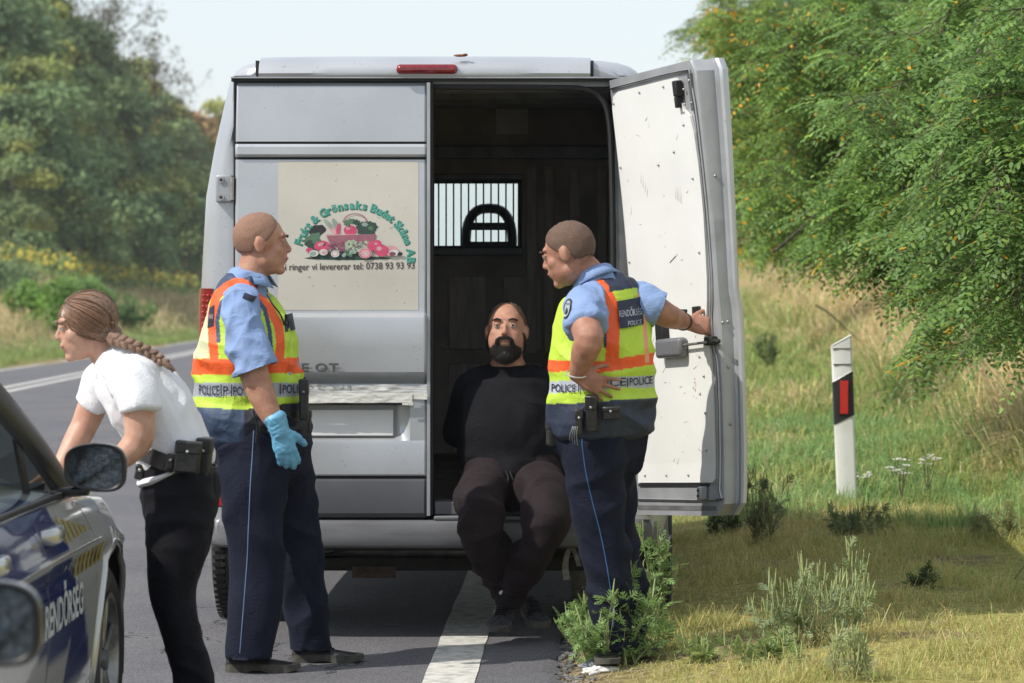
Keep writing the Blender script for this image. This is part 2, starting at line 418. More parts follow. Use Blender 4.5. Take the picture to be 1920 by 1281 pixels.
for Y in ys:
    j = (vnoise(np.array([[Y * 9, 3, 1.]]), 5)[0] - .5) * .05 + (vnoise(np.array([[Y * 40, 7, 1.]]), 6)[0] - .5) * .03 if Y < 30 else 0
    rows.append(np.stack([x_left(Y) * (1 - u) + (-.19 + j) * u, np.full_like(u, Y), np.full_like(u, float(road_z(np.array([Y]))[0])) - .012 * (u > .999)], 1))
V = np.vstack(rows); k = len(u); i = np.arange(len(V)).reshape(len(ys), k)
F = np.stack([i[:-1, :-1].ravel(), i[:-1, 1:].ravel(), i[1:, 1:].ravel(), i[1:, :-1].ravel()], 1)
tag(mesh('road', V, F, am), 'grey asphalt road curving away downhill', kind='structure')

pmk = pm('road_paint', (.66, .645, .59), (.34, .33, .30), scale=17, rough=.7, bump=.5, bscale=160, detail=8, contrast=(.28, .55))
def stripe(name, fx, wd, Ya, Yb, label, dz=.004):
    ys = spaced([(Ya, min(Yb, 30), .25), (30, Yb, 2)]) if Yb > 30 else np.arange(Ya, Yb, .25)
    V = []
    for Y in ys:
        z = float(road_z(np.array([Y]))[0]) + dz; x = float(fx(Y)); j = (vnoise(np.array([[Y * 6, 1, 1.]]), 8)[0] - .5) * .008
        V += [(x - wd / 2 + j, Y, z), (x + wd / 2 - j, Y, z)]
    F = [(2 * i, 2 * i + 1, 2 * i + 3, 2 * i + 2) for i in range(len(ys) - 1)]
    return tag(mesh(name, V, F, pmk, smooth=False), label, kind='structure')
stripe('edge_line', lambda Y: -.61, .2, -5, 300, 'white edge line running under the van')
stripe('centre_line', lambda Y: x_mid(Y) + .16, .14, -5, 320, 'white centre line, the nearer of the double line')
stripe('centre_line', lambda Y: x_mid(Y) - .20, .14, -5, 320, 'white centre line, the farther of the double line')
stripe('edge_line', lambda Y: x_left(Y) + .22, .12, -5, 320, 'thin white edge line along the far side of the road')
# cracked chips of asphalt along the broken edge
mb = MB()
for k in range(420):
    Y = rng.uniform(11.6, 14.2); x = -.19 + rng.normal(.03, .05); s = rng.uniform(.006, .02)
    mb.ell((x, Y, float(gz(x, Y)) + s * .3), (s, s * rng.uniform(.6, 1), s * .5), 5, 3)
tag(mb.build('gravel', pm('gravel_stone', (.2, .19, .18), (.07, .07, .07), scale=30, rough=.9), smooth=False, angle=None), 'loose dark chips along the broken asphalt edge', 'gravel', kind='stuff')
# ================================================================== van
VC = -.733           # middle of the van
M_silver = pm('silver_paint', (.52, .535, .56), (.46, .475, .50), scale=3, rough=.36, metal=.45, bump=.05, bscale=3, coat=.35, rvar=.08, detail=6)
# dusty, speckled
def speckle(m, dark=(.25, .24, .22), size=90, thr=.71):
    N, L = nodes(m); b = N['Principled BSDF']; src = b.inputs['Base Color'].links[0].from_socket
    tc = N.new('ShaderNodeTexCoord'); n = N.new('ShaderNodeTexNoise'); n.inputs['Scale'].default_value = size; n.inputs['Detail'].default_value = 2
    L.new(tc.outputs['Object'], n.inputs['Vector']); r = N.new('ShaderNodeValToRGB'); r.color_ramp.elements[0].position = thr; r.color_ramp.elements[1].position = thr + .05
    r.color_ramp.elements[0].color = (0, 0, 0, 1); r.color_ramp.elements[1].color = (.8, .8, .8, 1); L.new(n.outputs[0], r.inputs[0])
    mx = N.new('ShaderNodeMix'); mx.data_type = 'RGBA'; L.new(r.outputs[0], mx.inputs[0]); L.new(src, mx.inputs[6]); mx.inputs[7].default_value = (*dark, 1)
    L.new(mx.outputs[2], b.inputs['Base Color']); return m
speckle(M_silver, thr=.70)
M_dark = pm('dark_plastic', (.105, .108, .115), (.08, .08, .088), scale=6, rough=.55, bump=.15, bscale=200, rvar=.1)
M_bumper = pm('bumper_plastic', (.17, .175, .185), (.10, .10, .108), scale=5, rough=.5, bump=.1, bscale=90, rvar=.12, stretch=(.4, 1, 2))
M_seal = pm('black_rubber', (.014, .014, .015), rough=.6)
M_lining = pm('dark_lining', (.46, .41, .36), (.30, .27, .24), scale=4, rough=.75, bump=.2, bscale=30, detail=7)
M_linhi = pm('dark_steel', (.20, .20, .21), (.13, .13, .135), scale=9, rough=.5, metal=.3)
M_floor = pm('van_floor_plywood', (.10, .085, .065), (.035, .03, .026), scale=7, rough=.8, bump=.3, detail=8)
M_board = speckle(pm('white_hardboard', (.78, .78, .76), (.71, .71, .68), scale=2.2, rough=.55, bump=.08, bscale=14, detail=7), dark=(.35, .30, .24), size=38, thr=.735)
M_inner = pm('grey_door_steel', (.42, .43, .45), (.33, .34, .355), scale=6, rough=.4, metal=.3, bump=.06, rvar=.08)
M_chrome = pm('chrome', (.7, .7, .71), rough=.18, metal=1)
M_tape = pm('silver_tape', (.68, .68, .66), (.58, .58, .57), scale=16, rough=.33, metal=.25, bump=.9, bscale=13, stretch=(.7, 1, 3), contrast=(.3, .6))
M_tape2 = pm('white_tape', (.74, .73, .68), (.62, .61, .57), scale=12, rough=.5, bump=.7, bscale=20, stretch=(.7, 1, 2))
M_redlens = pm('red_lens', (.26, .008, .014), (.15, .004, .01), scale=30, rough=.12, coat=.6)
M_redlens2 = pm('red_reflector', (.55, .02, .025), (.40, .01, .02), scale=60, rough=.25, coat=.3)
M_rubber = pm('tyre_rubber', (.035, .034, .033), (.02, .02, .02), scale=20, rough=.8, bump=.15, bscale=60)
M_sticker = speckle(pm('beige_sticker', (.60, .57, .50), (.52, .49, .43), scale=2.5, rough=.6, bump=.05, bscale=40, detail=7), dark=(.32, .27, .2), size=45, thr=.70)
M_under = pm('underbody', (.035, .033, .031), (.015, .015, .015), scale=8, rough=.85)
M_glass = glassmat('windscreen_glass', (.86, .96, .95))
M_zinc = pm('zinc_metal', (.45, .45, .43), (.3, .3, .29), scale=40, rough=.4, metal=.8)

van = empty('van', (VC, 16.7, 0), 'silver panel van with its right rear door open and a man sitting on its sill', 'van')
def half(z):    # half width of the body at height z
    zz = [.36, .50, .75, 1.10, 1.40, 1.88, 2.08, 2.37, 2.41, 2.445, 2.465, 2.475]
    hh = [.955, .985, 1.0, 1.015, 1.012, .985, .950, .885, .862, .80, .62, .0]
    return np.interp(z, zz, hh)
PROF = [(half(z), z) for z in (.44, .50, .75, .95, 1.10, 1.25, 1.40, 1.56, 1.72, 1.88, 1.98, 2.08, 2.18, 2.28, 2.37)] + [(.872, 2.395), (.855, 2.418), (.825, 2.438), (.78, 2.452), (.70, 2.462), (.5, 2.470), (.25, 2.474), (0, 2.475)]
full = np.array([(-a, z) for a, z in PROF] + [(a, z) for a, z in PROF[-2::-1]])   # left sill -> roof -> right sill
n_ = len(full)
# body: side/roof loft along Y (outer)
st = [(14.16, 1.0, 1.0), (14.5, 1.0, 1.0), (16, 1.0, 1.0), (17.1, 1.0, 1.0), (17.3, .985, .98), (17.5, .97, .90)]
V = []; F = []
for (y, sx, sz) in st:
    for a, z in full:
        zz = z if z < 1.5 else 1.5 + (z - 1.5) * sz
        V.append((VC + a * sx, y, zz))
for i in range(len(st) - 1):
    for j in range(n_ - 1): F.append((i * n_ + j, i * n_ + j + 1, (i + 1) * n_ + j + 1, (i + 1) * n_ + j))
body = mesh('body', V, F, M_silver, van, angle=45)
# cab lower, bonnet, windscreen
mb = MB()
for s in (-1, 1):
    mb.add([(VC + s * .955, 17.1, .36), (VC + s * .965, 17.5, 1.35), (VC + s * .90, 18.2, 1.12), (VC + s * .78, 18.6, .95), (VC + s * .86, 18.6, .36)], [(0, 1, 2, 3, 4)])
    mb.tube([(VC + s * .90, 18.0, 1.30), (VC + s * .86, 17.5, 2.28)], [.045, .045], n=8, sub=2)
mb.add([(VC - .965, 17.5, 1.35), (VC + .965, 17.5, 1.35), (VC + .90, 18.2, 1.12), (VC - .90, 18.2, 1.12), (VC + .78, 18.6, .95), (VC - .78, 18.6, .95), (VC + .86, 18.6, .36), (VC - .86, 18.6, .36)],
       [(0, 1, 2, 3), (3, 2, 4, 5), (5, 4, 6, 7)])
mb.build('bonnet', M_silver, van, smooth=False, angle=None)
mesh('windscreen', [(VC - .92, 18.05, 1.28), (VC + .92, 18.05, 1.28), (VC + .84, 17.52, 2.28), (VC - .84, 17.52, 2.28)], [(0, 1, 2, 3)], M_glass, van, smooth=False)
for s in (-1, 1): mesh('cab_window', [(VC + s * .962, 17.5, 1.35), (VC + s * .93, 18.0, 1.28), (VC + s * .88, 17.52, 2.25)], [(0, 1, 2)], M_glass, van, smooth=False)
MB().box(VC - .93, VC + .93, 17.75, 18.0, 1.0, 1.28).build('dashboard', M_seal, van, bevel=.03)

# rear frame around the door opening: loft from the side to the aperture
AP = (.848, .514, 2.378)   # half width, bottom, top of the aperture
def ringpts(inset, y, curve=0):
    out = []
    for a, z in full:
        s = math.copysign(1, a) if a else 0; aa = abs(a)
        out.append((VC + s * max(aa - inset, 0), y + curve * (z > 2.3) * 0, z if z < 2.3 else z - inset * .35))
    return out
apr = []
for a, z in full:
    s = -1 if a < 0 else 1; aa = min(abs(a), AP[0]); zz = min(max(z, AP[1]), AP[2])
    if abs(a) < .80: zz = AP[2]
    apr.append((VC + (s * aa if abs(a) > 1e-6 else 0), 14.0, zz))
rings = [ringpts(0, 14.17), ringpts(.004, 14.10), ringpts(.018, 14.045), ringpts(.045, 14.01), [(x, 13.995, z) for x, y, z in ringpts(.075, 0)]]
# last ring must never cross inside the aperture on the pillars
r4 = []
for (x, y, z), (ax, ay, az) in zip(rings[4], apr):
    s = -1 if x < VC else 1
    r4.append((VC + s * max(abs(x - VC), abs(ax - VC) + .004) if z < 2.37 else x, y, max(z, az + .012) if z > 2.3 else z))
rings[4] = r4
rings += [apr, [(x, 14.13, z) for x, y, z in apr]]
V = [p for r in rings for p in r]; F = []
for i in range(len(rings) - 1):
    for j in range(n_ - 1): F.append((i * n_ + j, (i + 1) * n_ + j, (i + 1) * n_ + j + 1, i * n_ + j + 1))
mi = [0] * (5 * (n_ - 1)) + [0] * (n_ - 1)
rf = mesh('rear_frame', V, F, [M_silver, M_seal], van, angle=50, midx=mi)
mb = MB(); mb.box(VC - .93, VC + .93, 13.985, 14.16, .43, .51); mb.build('rear_sill', M_inner, van, bevel=.012)
# roof header with its raised middle section and seams
mb = MB()
hp = [(13.955, 2.386), (13.948, 2.40), (13.965, 2.44), (14.00, 2.462), (14.08, 2.477), (14.3, 2.487)]
xs = np.linspace(-.742, .66, 15); Vh = []
for x in xs:
    k = 1 - (abs(x + .04) / .72) ** 4 * .35
    for y, z in hp: Vh.append((VC + x, y + .012 * (1 - k), 2.386 + (z - 2.386) * (.82 + .18 * k)))
Fh = [(i * 6 + j, (i + 1) * 6 + j, (i + 1) * 6 + j + 1, i * 6 + j + 1) for i in range(14) for j in range(5)]
Fh += [tuple(range(6)), tuple(14 * 6 + j for j in range(5, -1, -1))]
mb.add(Vh, Fh); mb.build('roof_header', M_silver, van, angle=50)
mb = MB()
for x in (-.752, .668): MB().box(VC + x - .006, VC + x + .006, 13.985, 14.06, 2.385, 2.455).build('roof_seam', M_seal, van, smooth=False)
mb = MB(); mb.box(W(743, 0, 13.95)[0], W(858, 0, 13.95)[0], 13.925, 13.99, 2.396, 2.437); bl = mb.build('brake_light', M_redlens, van, bevel=.016)
mb = MB(); mb.box(VC - .86, VC + .86, 13.975, 14.1, 2.366, 2.384); mb.build('gutter', M_seal, van, smooth=False)
mb = MB(); mb.box(VC - .86, VC + .82, 13.955, 13.975, 2.379, 2.385); mb.build('drip_rail', M_inner, van, smooth=False)
mb = MB(); mb.ell((W(863, 0, 13.95)[0], 13.965, 2.475), (.03, .012, .006), 8, 5); mb.ell((W(872, 0, 13.95)[0], 13.96, 2.478), (.012, .01, .006), 8, 5); mb.build('rust_patch', pm('rust', (.28, .11, .05), (.16, .06, .03), scale=60, rough=.9), van)

# ---- closed left door: a profile in (Y, z) run across x, with the plate recess let in
def Xp(px): return (px - VX) / FPX * 14.0
def Zp(py): return HC - (py - VY) / FPX * 14.0
dl, dr = Xp(443), Xp(802)
left_door = bpy.data.objects.new('rear_door', None)
M_darkpanel = pm('dark_grey_panel', (.075, .077, .088), (.06, .062, .07), scale=5, rough=.5, bump=.1, bscale=250, rvar=.06)
prof = [(14.03, 154), (13.99, 155.5), (13.972, 162), (13.958, 215), (13.955, 266), (13.985, 267), (13.985, 270), (13.945, 271), (13.936, 276), (13.936, 290), (13.95, 295), (13.985, 296.5), (13.985, 299),
        (13.952, 300), (13.942, 400), (13.938, 500), (13.942, 580), (13.940, 586), (13.915, 594), (13.912, 600), (13.915, 650), (13.920, 696), (13.940, 704), (13.962, 714), (13.965, 719)]
def strip(mb, prof, x0, x1, nx=12, mi=0):
    xs = np.linspace(x0, x1, nx); V = []
    for x in xs:
        for y, py in prof:
            e = min(x - dl, dr - x); r = .018 * max(0, 1 - e / .012) ** 2
            lx = x + (.004 * max(0, (260 - py) / 100) if x == x0 and x0 == dl else 0)
            V.append((lx, y + r, Zp(py)))
    k = len(prof); mb.add(V, [(i * k + j, (i + 1) * k + j, (i + 1) * k + j + 1, i * k + j + 1) for i in range(nx - 1) for j in range(k - 1)], mi)
mb = MB()
strip(mb, prof, dl, dl + .012, 4); strip(mb, prof, dl + .012, dr - .012, 40); strip(mb, prof, dr - .012, dr, 4)
low1 = [(13.965, 719), (13.958, 724), (13.956, 755)]; low3 = [(13.956, 825), (13.952, 832), (13.95, 888), (13.955, 891), (13.985, 892), (13.985, 895)]
low4 = [(13.985, 895), (13.945, 897), (13.938, 902), (13.938, 960), (13.95, 968), (13.99, 972)]
rx = Xp(770)
for pr in (low1, low3): strip(mb, pr, dl, dl + .012, 4); strip(mb, pr, dl + .012, dr - .012, 20); strip(mb, pr, dr - .012, dr, 4)
for pr in (low4,): strip(mb, pr, dl, dl + .012, 4, 1); strip(mb, pr, dl + .012, dr - .012, 20, 1); strip(mb, pr, dr - .012, dr, 4, 1)
mid = [(13.956, 755), (13.956, 825)]; strip(mb, mid, rx, dr - .012, 6); strip(mb, mid, dr - .012, dr, 4); strip(mb, mid, dl, Xp(452), 4)
# recess: right end curved like a spoon
yb = 14.005; V = []; cols = [(452, 13.956, 0), (456, yb, 0), (600, yb, 0), (735, yb, 0), (748, yb - .006, 4), (757, yb - .02, 9), (765, yb - .035, 16), (770, 13.956, 22)]
for px, y, c in cols:
    bot = 825 - c * 1.0 if px > 740 else 825
    V += [(Xp(px), 13.956, Zp(755)), (Xp(px), y, Zp(756.5)), (Xp(px), y, Zp(800 - c)), (Xp(px), min(y, yb), Zp(820 - c)), (Xp(px), 13.956, Zp(825))]
mb.add(V, [(i * 5 + j, (i + 1) * 5 + j, (i + 1) * 5 + j + 1, i * 5 + j + 1) for i in range(len(cols) - 1) for j in range(4)])
# slab behind, so that the door has a thickness
mb.box(dl, dr, 14.02, 14.07, .53, 2.36, 2)
door = mb.build('rear_door', [M_silver, M_darkpanel, M_inner], van, angle=32)
tag(door, 'closed left rear door with a beige greengrocer sticker')
for a, b_, nm in ((266.5, 270.5, 'door_seam'), (296, 299.5, 'door_seam'), (891.3, 895.2, 'door_seam')):
    MB().box(dl + .006, dr - .004, 13.966, 13.99, Zp(b_), Zp(a)).build(nm, M_seal, door, smooth=False)
MB().box(dr - .001, dr + .013, 13.94, 14.05, .53, 2.36).build('door_edge', M_inner, door, smooth=False)
MB().box(dr + .013, dr + .024, 13.965, 14.08, .53, 2.36).build('rubber_seal', M_seal, door, smooth=False)
mb = MB(); mb.box(dl - .009, dl - .001, 13.978, 13.99, .52, 2.36); mb.box(dl, dr, 13.985, 14.0, Zp(975), Zp(972.5)); mb.build('door_gap', M_seal, van, smooth=False)
# tape above the plate, wrinkled
def wrinkled(mbx, x0, x1, p0, p1, y, seed, amp=.006, nx=70, nz=10, mi=0):
    xs = np.linspace(x0, x1, nx); zs = np.linspace(Zp(p1), Zp(p0), nz); XX, ZZ = np.meshgrid(xs, zs)
    P = np.stack([XX * 16, ZZ * 34, XX * 0 + 1.3], -1); d = np.abs(fbm(P, 3, seed) - .5) * amp * 4; d2 = fbm(P * 2.1, 2, seed + 3) * amp
    edge = (np.abs(ZZ - zs[0]) < 1e-6) | (np.abs(ZZ - zs[-1]) < 1e-6)
    ZZ = ZZ + edge * (vnoise(P * .6, seed + 8) - .5) * .012
    V = np.stack([XX, y - .004 - d - d2, ZZ], -1).reshape(-1, 3); i = np.arange(nx * nz).reshape(nz, nx)
    mbx.add(V, [tuple(q) for q in np.stack([i[:-1, :-1].ravel(), i[:-1, 1:].ravel(), i[1:, 1:].ravel(), i[1:, :-1].ravel()], 1)], mi)
mb = MB(); wrinkled(mb, Xp(500), Xp(803), 721, 738, 13.948, 3, .0035); mb.build('tape', M_tape, door)
mb = MB(); wrinkled(mb, Xp(500), Xp(775), 736, 754, 13.934, 5, .002); wrinkled(mb, Xp(770), Xp(803), 735, 748, 13.938, 6, .002); wrinkled(mb, Xp(756), Xp(776), 750, 757, 13.93, 7, .003, 12, 6); mb.build('tape', M_tape2, door)
mb = MB(); mb.box(Xp(470), Xp(772), 13.95, 13.99, Zp(758.5), Zp(754)); mb.build('handle_shadow_gap', M_seal, door, smooth=False)
mb = MB(); mb.box(Xp(500), Xp(738), 13.985, 13.993, Zp(817), Zp(768)); pl = mb.build('licence_plate', pm('plate_white', (.80, .80, .80), (.74, .74, .75), scale=6, rough=.4), door, bevel=.003)
mb = MB()
for k, c in enumerate('PEUGEOT'):
    v, f = text2d(c, .052, .0012)
    x0 = Xp(463 + k * 26.2); v3 = np.stack([x0 + v[:, 0] * 1.25, np.full(len(v), 13.906), Zp(695) + v[:, 1] * .95], 1)
    mb.add(v3, f); mb.add(v3 + np.array((.0015, .006, -.0015)), f, 1)  # black copy, set low and right, stands in for each letter's shadow
mb.build('lettering', [pm('letter_chrome', (.13, .135, .15), rough=.3, metal=.3), M_seal], door, smooth=False)

# ---- sticker with its print
def door_y(py): return np.interp(py, [p[1] for p in prof], [p[0] for p in prof])
def on_door(px, py, off):
    px = np.asarray(px, float); py = np.asarray(py, float)
    return np.stack([(px - VX) / FPX * 14.0, door_y(py) - off, HC - (py - VY) / FPX * 14.0], -1)
gx, gy = np.meshgrid(np.linspace(524, 786, 10), np.linspace(303, 581, 14))
i = np.arange(140).reshape(14, 10)
mesh('sticker', on_door(gx.ravel(), gy.ravel(), .0015), [tuple(q) for q in np.stack([i[:-1, :-1].ravel(), i[:-1, 1:].ravel(), i[1:, 1:].ravel(), i[1:, :-1].ravel()], 1)], M_sticker, door)
stk = [o for o in door.children if o.name.startswith('sticker')][0]
mb = MB(); lay = [0]
def blob(cx, cy, rx, ry, mi, rot=0, n=14, wob=0.0, z=None):
    t = np.linspace(0, 2 * math.pi, n, endpoint=False); k = 1 + wob * np.array([math.sin(i * 2.7 + cx) for i in range(n)])
    x = rx * np.cos(t) * k; y = ry * np.sin(t) * k; c, s = math.cos(rot), math.sin(rot)
    lay[0] += 1; mb.add(on_door(cx + x * c - y * s, cy + x * s + y * c, .0022 + lay[0] * .00004), [tuple(range(n))], mi)
def plain(name, c): return pm(name, c, tuple(min(1, x * .8) for x in c), scale=30, rough=.6)
PC = [plain('print_dark_green', (.035, .075, .06)), plain('print_pink', (.62, .08, .17)), plain('print_pale_pink', (.66, .36, .38)), plain('print_green', (.10, .19, .12)), plain('print_plum', (.22, .07, .12)),
      plain('print_pale_green', (.42, .50, .36)), plain('print_wicker', (.34, .13, .17)), plain('print_white', (.66, .66, .63)), plain('print_black', (.03, .03, .035)), plain('print_grey_green', (.30, .38, .33))]
blob(655, 484, 82, 3.5, 0); blob(640, 478, 60, 7, 0, wob=.1)
blob(597, 432, 17, 10, 8, -.2, wob=.08); blob(588, 447, 17, 8, 3, -.5, wob=.12); blob(585, 456, 12, 6, 0, -.2, wob=.1); blob(596, 452, 9, 7, 3, .2, wob=.1); blob(588, 466, 9, 6, 0)
for dx in (-9, -3, 4, 9): blob(690 + dx, 423 + abs(dx) * .3, 11, 9, 0, wob=.14)
blob(689, 434, 17, 8, 0, wob=.08); blob(686, 421, 6, 4, 9, wob=.2); blob(697, 428, 5, 4, 3, wob=.2)
blob(625, 428, 5, 15, 2, -.7); blob(633, 424, 5, 16, 9, -.45); blob(618, 420, 12, 4, 9, .8); blob(637, 430, 4, 12, 1, .15)
blob(652, 418, 5, 6, 3, wob=.3); blob(661, 415, 8, 5, 3, wob=.25); blob(670, 417, 7, 5, 0, wob=.25)
blob(659, 432, 12.5, 9.5, 1); blob(655, 428, 4, 3, 2); blob(657, 424, 1.2, 4, 0, .3)
# basket
t = np.linspace(0, 1, 9)
mb.add(np.vstack([on_door(615 + 92 * t, 442 - 2 * t * 0 - 3 * t, .005), on_door(622 + 80 * t, 459 + 3 * np.sin(t * 3), .005)]), [(i, i + 1, 10 + i, 9 + i) for i in range(8)], 6)
for k in range(15): blob(619 + k * 6, 447 + (k % 2) * 4, 3.0, 1.8, 2 if k % 2 else 4, .2)
for k in range(15): blob(617 + k * 6.2, 441.5, 3.6, 2.0, 2, -.35)
for k in range(26):
    a = math.pi * (k + .5) / 26; blob(668 + 22 * math.cos(a) * -1, 418 - 17 * math.sin(a), 1.6, 1.0, 6, 0, 8)
blob(606, 461, 15, 9.5, 1, -.1, wob=.07); blob(604, 458, 6, 3, 2, -.4); blob(611, 459, 4, 1.6, 0, -.8); blob(583, 469, 7, 4.5, 1, wob=.1)
random.seed(4)
for k in range(26): blob(630 + random.uniform(-11, 21), 462 + random.uniform(-7, 10), 3.1, 2.9, 4 if k % 3 else 6, 0, 9)
for k in range(44):
    x = 668 + random.uniform(-17, 24); blob(x, 461 + random.uniform(-9, 13) , 3.2, 3.0, 5 if k % 4 else 9, 0, 9)
for k in range(10): blob(650 + random.uniform(-8, 12), 474 + random.uniform(-4, 6), 3.2, 3, 9 if k % 2 else 3, 0, 9)
blob(591, 475, 9, 6.2, 7); blob(590, 476, 6, 4, 9); blob(609, 473, 8, 6, 7); blob(612, 474, 5, 4, 2); blob(631, 476, 8, 6.3, 7); blob(631, 476, 6.3, 4.8, 2); blob(631, 476, 4.5, 3.4, 7)
blob(702, 461, 12, 9, 1); blob(710, 457, 8, 7, 1); blob(707, 457, 3, 2, 2); blob(735, 470, 14, 10, 2); blob(741, 474, 9, 6, 7); blob(718, 470, 13.5, 11, 1); blob(713, 466, 5, 4, 2); blob(752, 476, 5, 3.5, 8); blob(745, 473, 4, 3, 7); blob(738, 476, 6, 4, 4)
blob(687, 475, 12.5, 9.5, 2); blob(687, 475, 11, 8.2, 1); blob(687, 475, 9.5, 7, 2); blob(687, 475, 2, 1.5, 7)
for a in range(8): blob(687 + 6 * math.cos(a * .785), 475 + 4.4 * math.sin(a * .785), 2.6, .35, 7, a * .785, 6)
mb.build('basket_print', PC, stk, smooth=False, angle=None)
# lettering in an arc
mb = MB(); s_txt = 'Frukt & Grönsaks Budet Skåne AB'
cx, cy, R1x, R1y = 665, 484, 100, 92
wd = []
for c in s_txt:
    if c == ' ': wd.append(6.5); continue
    v, f = text2d(c, 1.0, .02); wd.append((v[:, 0].max() - v[:, 0].min()) * 20.5 + 1.2)
# angle from the left, walked back from the end at a fixed angle
ang_end = math.radians(-6); ang = ang_end; pos = []
for c, wi in zip(reversed(s_txt), reversed(wd)):
    r = (R1x * abs(math.cos(ang)) + R1y * abs(math.sin(ang))) * .97; d = wi / r; ang_mid = ang + d / 2 + .006; pos.append(ang_mid); ang += d + .012
pos = pos[::-1]
for pas, (bold, mi, ddx, ddy, o2) in enumerate([(.05, 1, .8, .9, 0), (.045, 2, -.5, -.4, .0003), (.028, 0, 0, 0, .0006)]):
    for c, a, wi in zip(s_txt, pos, wd):
        if c == ' ': continue
        v, f = text2d(c, 1.0, bold, 2); v = v.copy(); v[:, 0] -= (v[:, 0].max() + v[:, 0].min()) / 2
        sx, sy = 20.5, 21.0; x = cx - R1x * math.cos(a + math.pi - math.pi) * -1; x = cx + R1x * math.cos(a); y = cy - R1y * math.sin(a)
        nx_, ny_ = math.cos(a) * R1y, math.sin(a) * R1x; nl = math.hypot(nx_, ny_); ux, uy = nx_ / nl, -ny_ / nl      # outward (pixels, y down)
        tx, ty = -uy, ux                                                                                       # to the right along the arc
        PX = x + v[:, 0] * sx * tx + v[:, 1] * sy * ux + ddx; PY = y + v[:, 0] * sx * ty + v[:, 1] * sy * uy + ddy
        mb.add(on_door(PX, PY, .0026 + o2), f, mi)
mb.build('arc_lettering', [plain('print_teal', (.055, .30, .235)), plain('print_teal_shadow', (.03, .12, .10)), plain('print_mint', (.33, .58, .49))], stk, smooth=False, angle=None)
mb = MB(); v, f = text2d('När ni ringer vi levererar tel: 0738 93 93 93', 1.0, .012, 3)
x0, x1 = v[:, 0].min(), v[:, 0].max(); sx = (779 - 500.0) / (x1 - x0)
mb.add(on_door(500 + (v[:, 0] - x0) * sx, 507 - v[:, 1] * 17.5 - (v[:, 0] - x0) * sx / 260 * 3.5, .003), f); mb.build('phone_lettering', plain('print_brown', (.085, .07, .065)), stk, smooth=False, angle=None)

# ---- hinges
def hinge(px0, px1, py0, py1, s):
    mb = MB(); a, b_ = sorted((Xp(px0), Xp(px1)))
    if s > 0: a, b_ = 2 * VC - b_, 2 * VC - a
    z1, z0 = Zp(py0), Zp(py1); y = 13.975
    mb.box(a, b_, y - .012, y + .03, z0, z1)
    o = mb.build('hinge', M_inner, van, bevel=.008)
    m2 = MB(); cx = a + (b_ - a) * (.35 if s < 0 else .65)
    for z in (z1 - .022, z0 + .022): m2.cyl((cx, y - .02, z), (cx, y - .010, z), .014, 12); m2.cyl((cx, y - .0225, z), (cx, y - .018, z), .007, 6, 1)
    xx = b_ if s < 0 else a
    m2.cyl((xx, y - .018, z0 + .01), (xx, y - .018, z1 - .01), .010, 10)
    m2.build('hinge_bolts', [M_zinc, M_seal], o)
for py in ((328, 380), (800, 852)):
    hinge(406, 437, *py, -1); hinge(406, 437, *py, 1)

# ---- tail lights, reflectors
for s in (-1, 1):
    mb = MB(); zt, zb = Zp(541), Zp(745); V = []; nz = 10
    for i in range(nz):
        z = zb + (zt - zb) * i / (nz - 1); h_ = float(half(z)); w_ = .088 * (1 - .25 * (i / (nz - 1)) ** 3)
        for hx, y in ((h_ + .004, 14.22), (h_ + .003, 14.10), (h_ - .014, 14.035), (h_ - .04, 13.995), (h_ - w_, 13.984), (h_ - w_ - .002, 14.0)):
            V.append((VC + s * hx, y, z))
    F = [(i * 6 + j, i * 6 + j + 1, (i + 1) * 6 + j + 1, (i + 1) * 6 + j) for i in range(nz - 1) for j in range(5)] + [tuple(range(6)), tuple((nz - 1) * 6 + j for j in range(6))]
    mb.add(V, F)
    o = mb.build('tail_light', M_redlens, van, angle=40)
    m2 = MB()
    for i in range(13):
        for j in range(3):
            z = zt - .03 - i * .024; h_ = float(half(z)); m2.ell((VC + s * (h_ - .030 - j * .018), 13.991 - .003 * (j > 0), z), (.007, .0035, .0075), 8, 4)
    m2.build('lamp_facets', pm('lamp_facets', (.48, .03, .03), rough=.1, coat=.5), o)
    mb = MB(); a = VC + s * (.893); mb.box(a - .026, a + .026, 13.972, 13.99, Zp(950), Zp(924)); mb.build('reflector_frame', M_seal, van, bevel=.003)
    mb = MB(); mb.box(a - .021, a + .021, 13.966, 13.975, Zp(948), Zp(926)); mb.build('reflector', M_redlens2, van, bevel=.003)

# ---- bumper
mb = MB(); prof_b = [(14.05, .512), (13.935, .510), (13.915, .500), (13.908, .478), (13.905, .43), (13.915, .405), (13.95, .392), (14.05, .39)]
path = [(-1.0, .62), (-.995, .40), (-.975, .20), (-.94, .10), (-.90, .05), (-.84, .02), (-.7, 0), (-.35, 0), (0, 0), (.35, 0), (.7, 0), (.84, .02), (.90, .05), (.94, .10), (.975, .20), (.995, .40), (1.0, .62)]
V = []
for x, dy in path:
    s = 1 - dy * .0
    for y, z in prof_b: V.append((VC + x * (1 - (14.05 - y) * 0.0) - (math.copysign(1, x) * (13.905 - y) * .12 * (abs(x) > .8)), y + dy, z))
k = len(prof_b); mb.add(V, [(i * k + j, (i + 1) * k + j, (i + 1) * k + j + 1, i * k + j + 1) for i in range(len(path) - 1) for j in range(k - 1)])
mb.build('bumper', M_bumper, van, angle=38)
mb = MB(); mb.box(Xp(815), Xp(1150), 13.93, 14.0, .512, .528); mb.box(Xp(815), Xp(1150), 13.985, 14.15, .53, .585); mb.build('step_plate', M_linhi, van, bevel=.004)

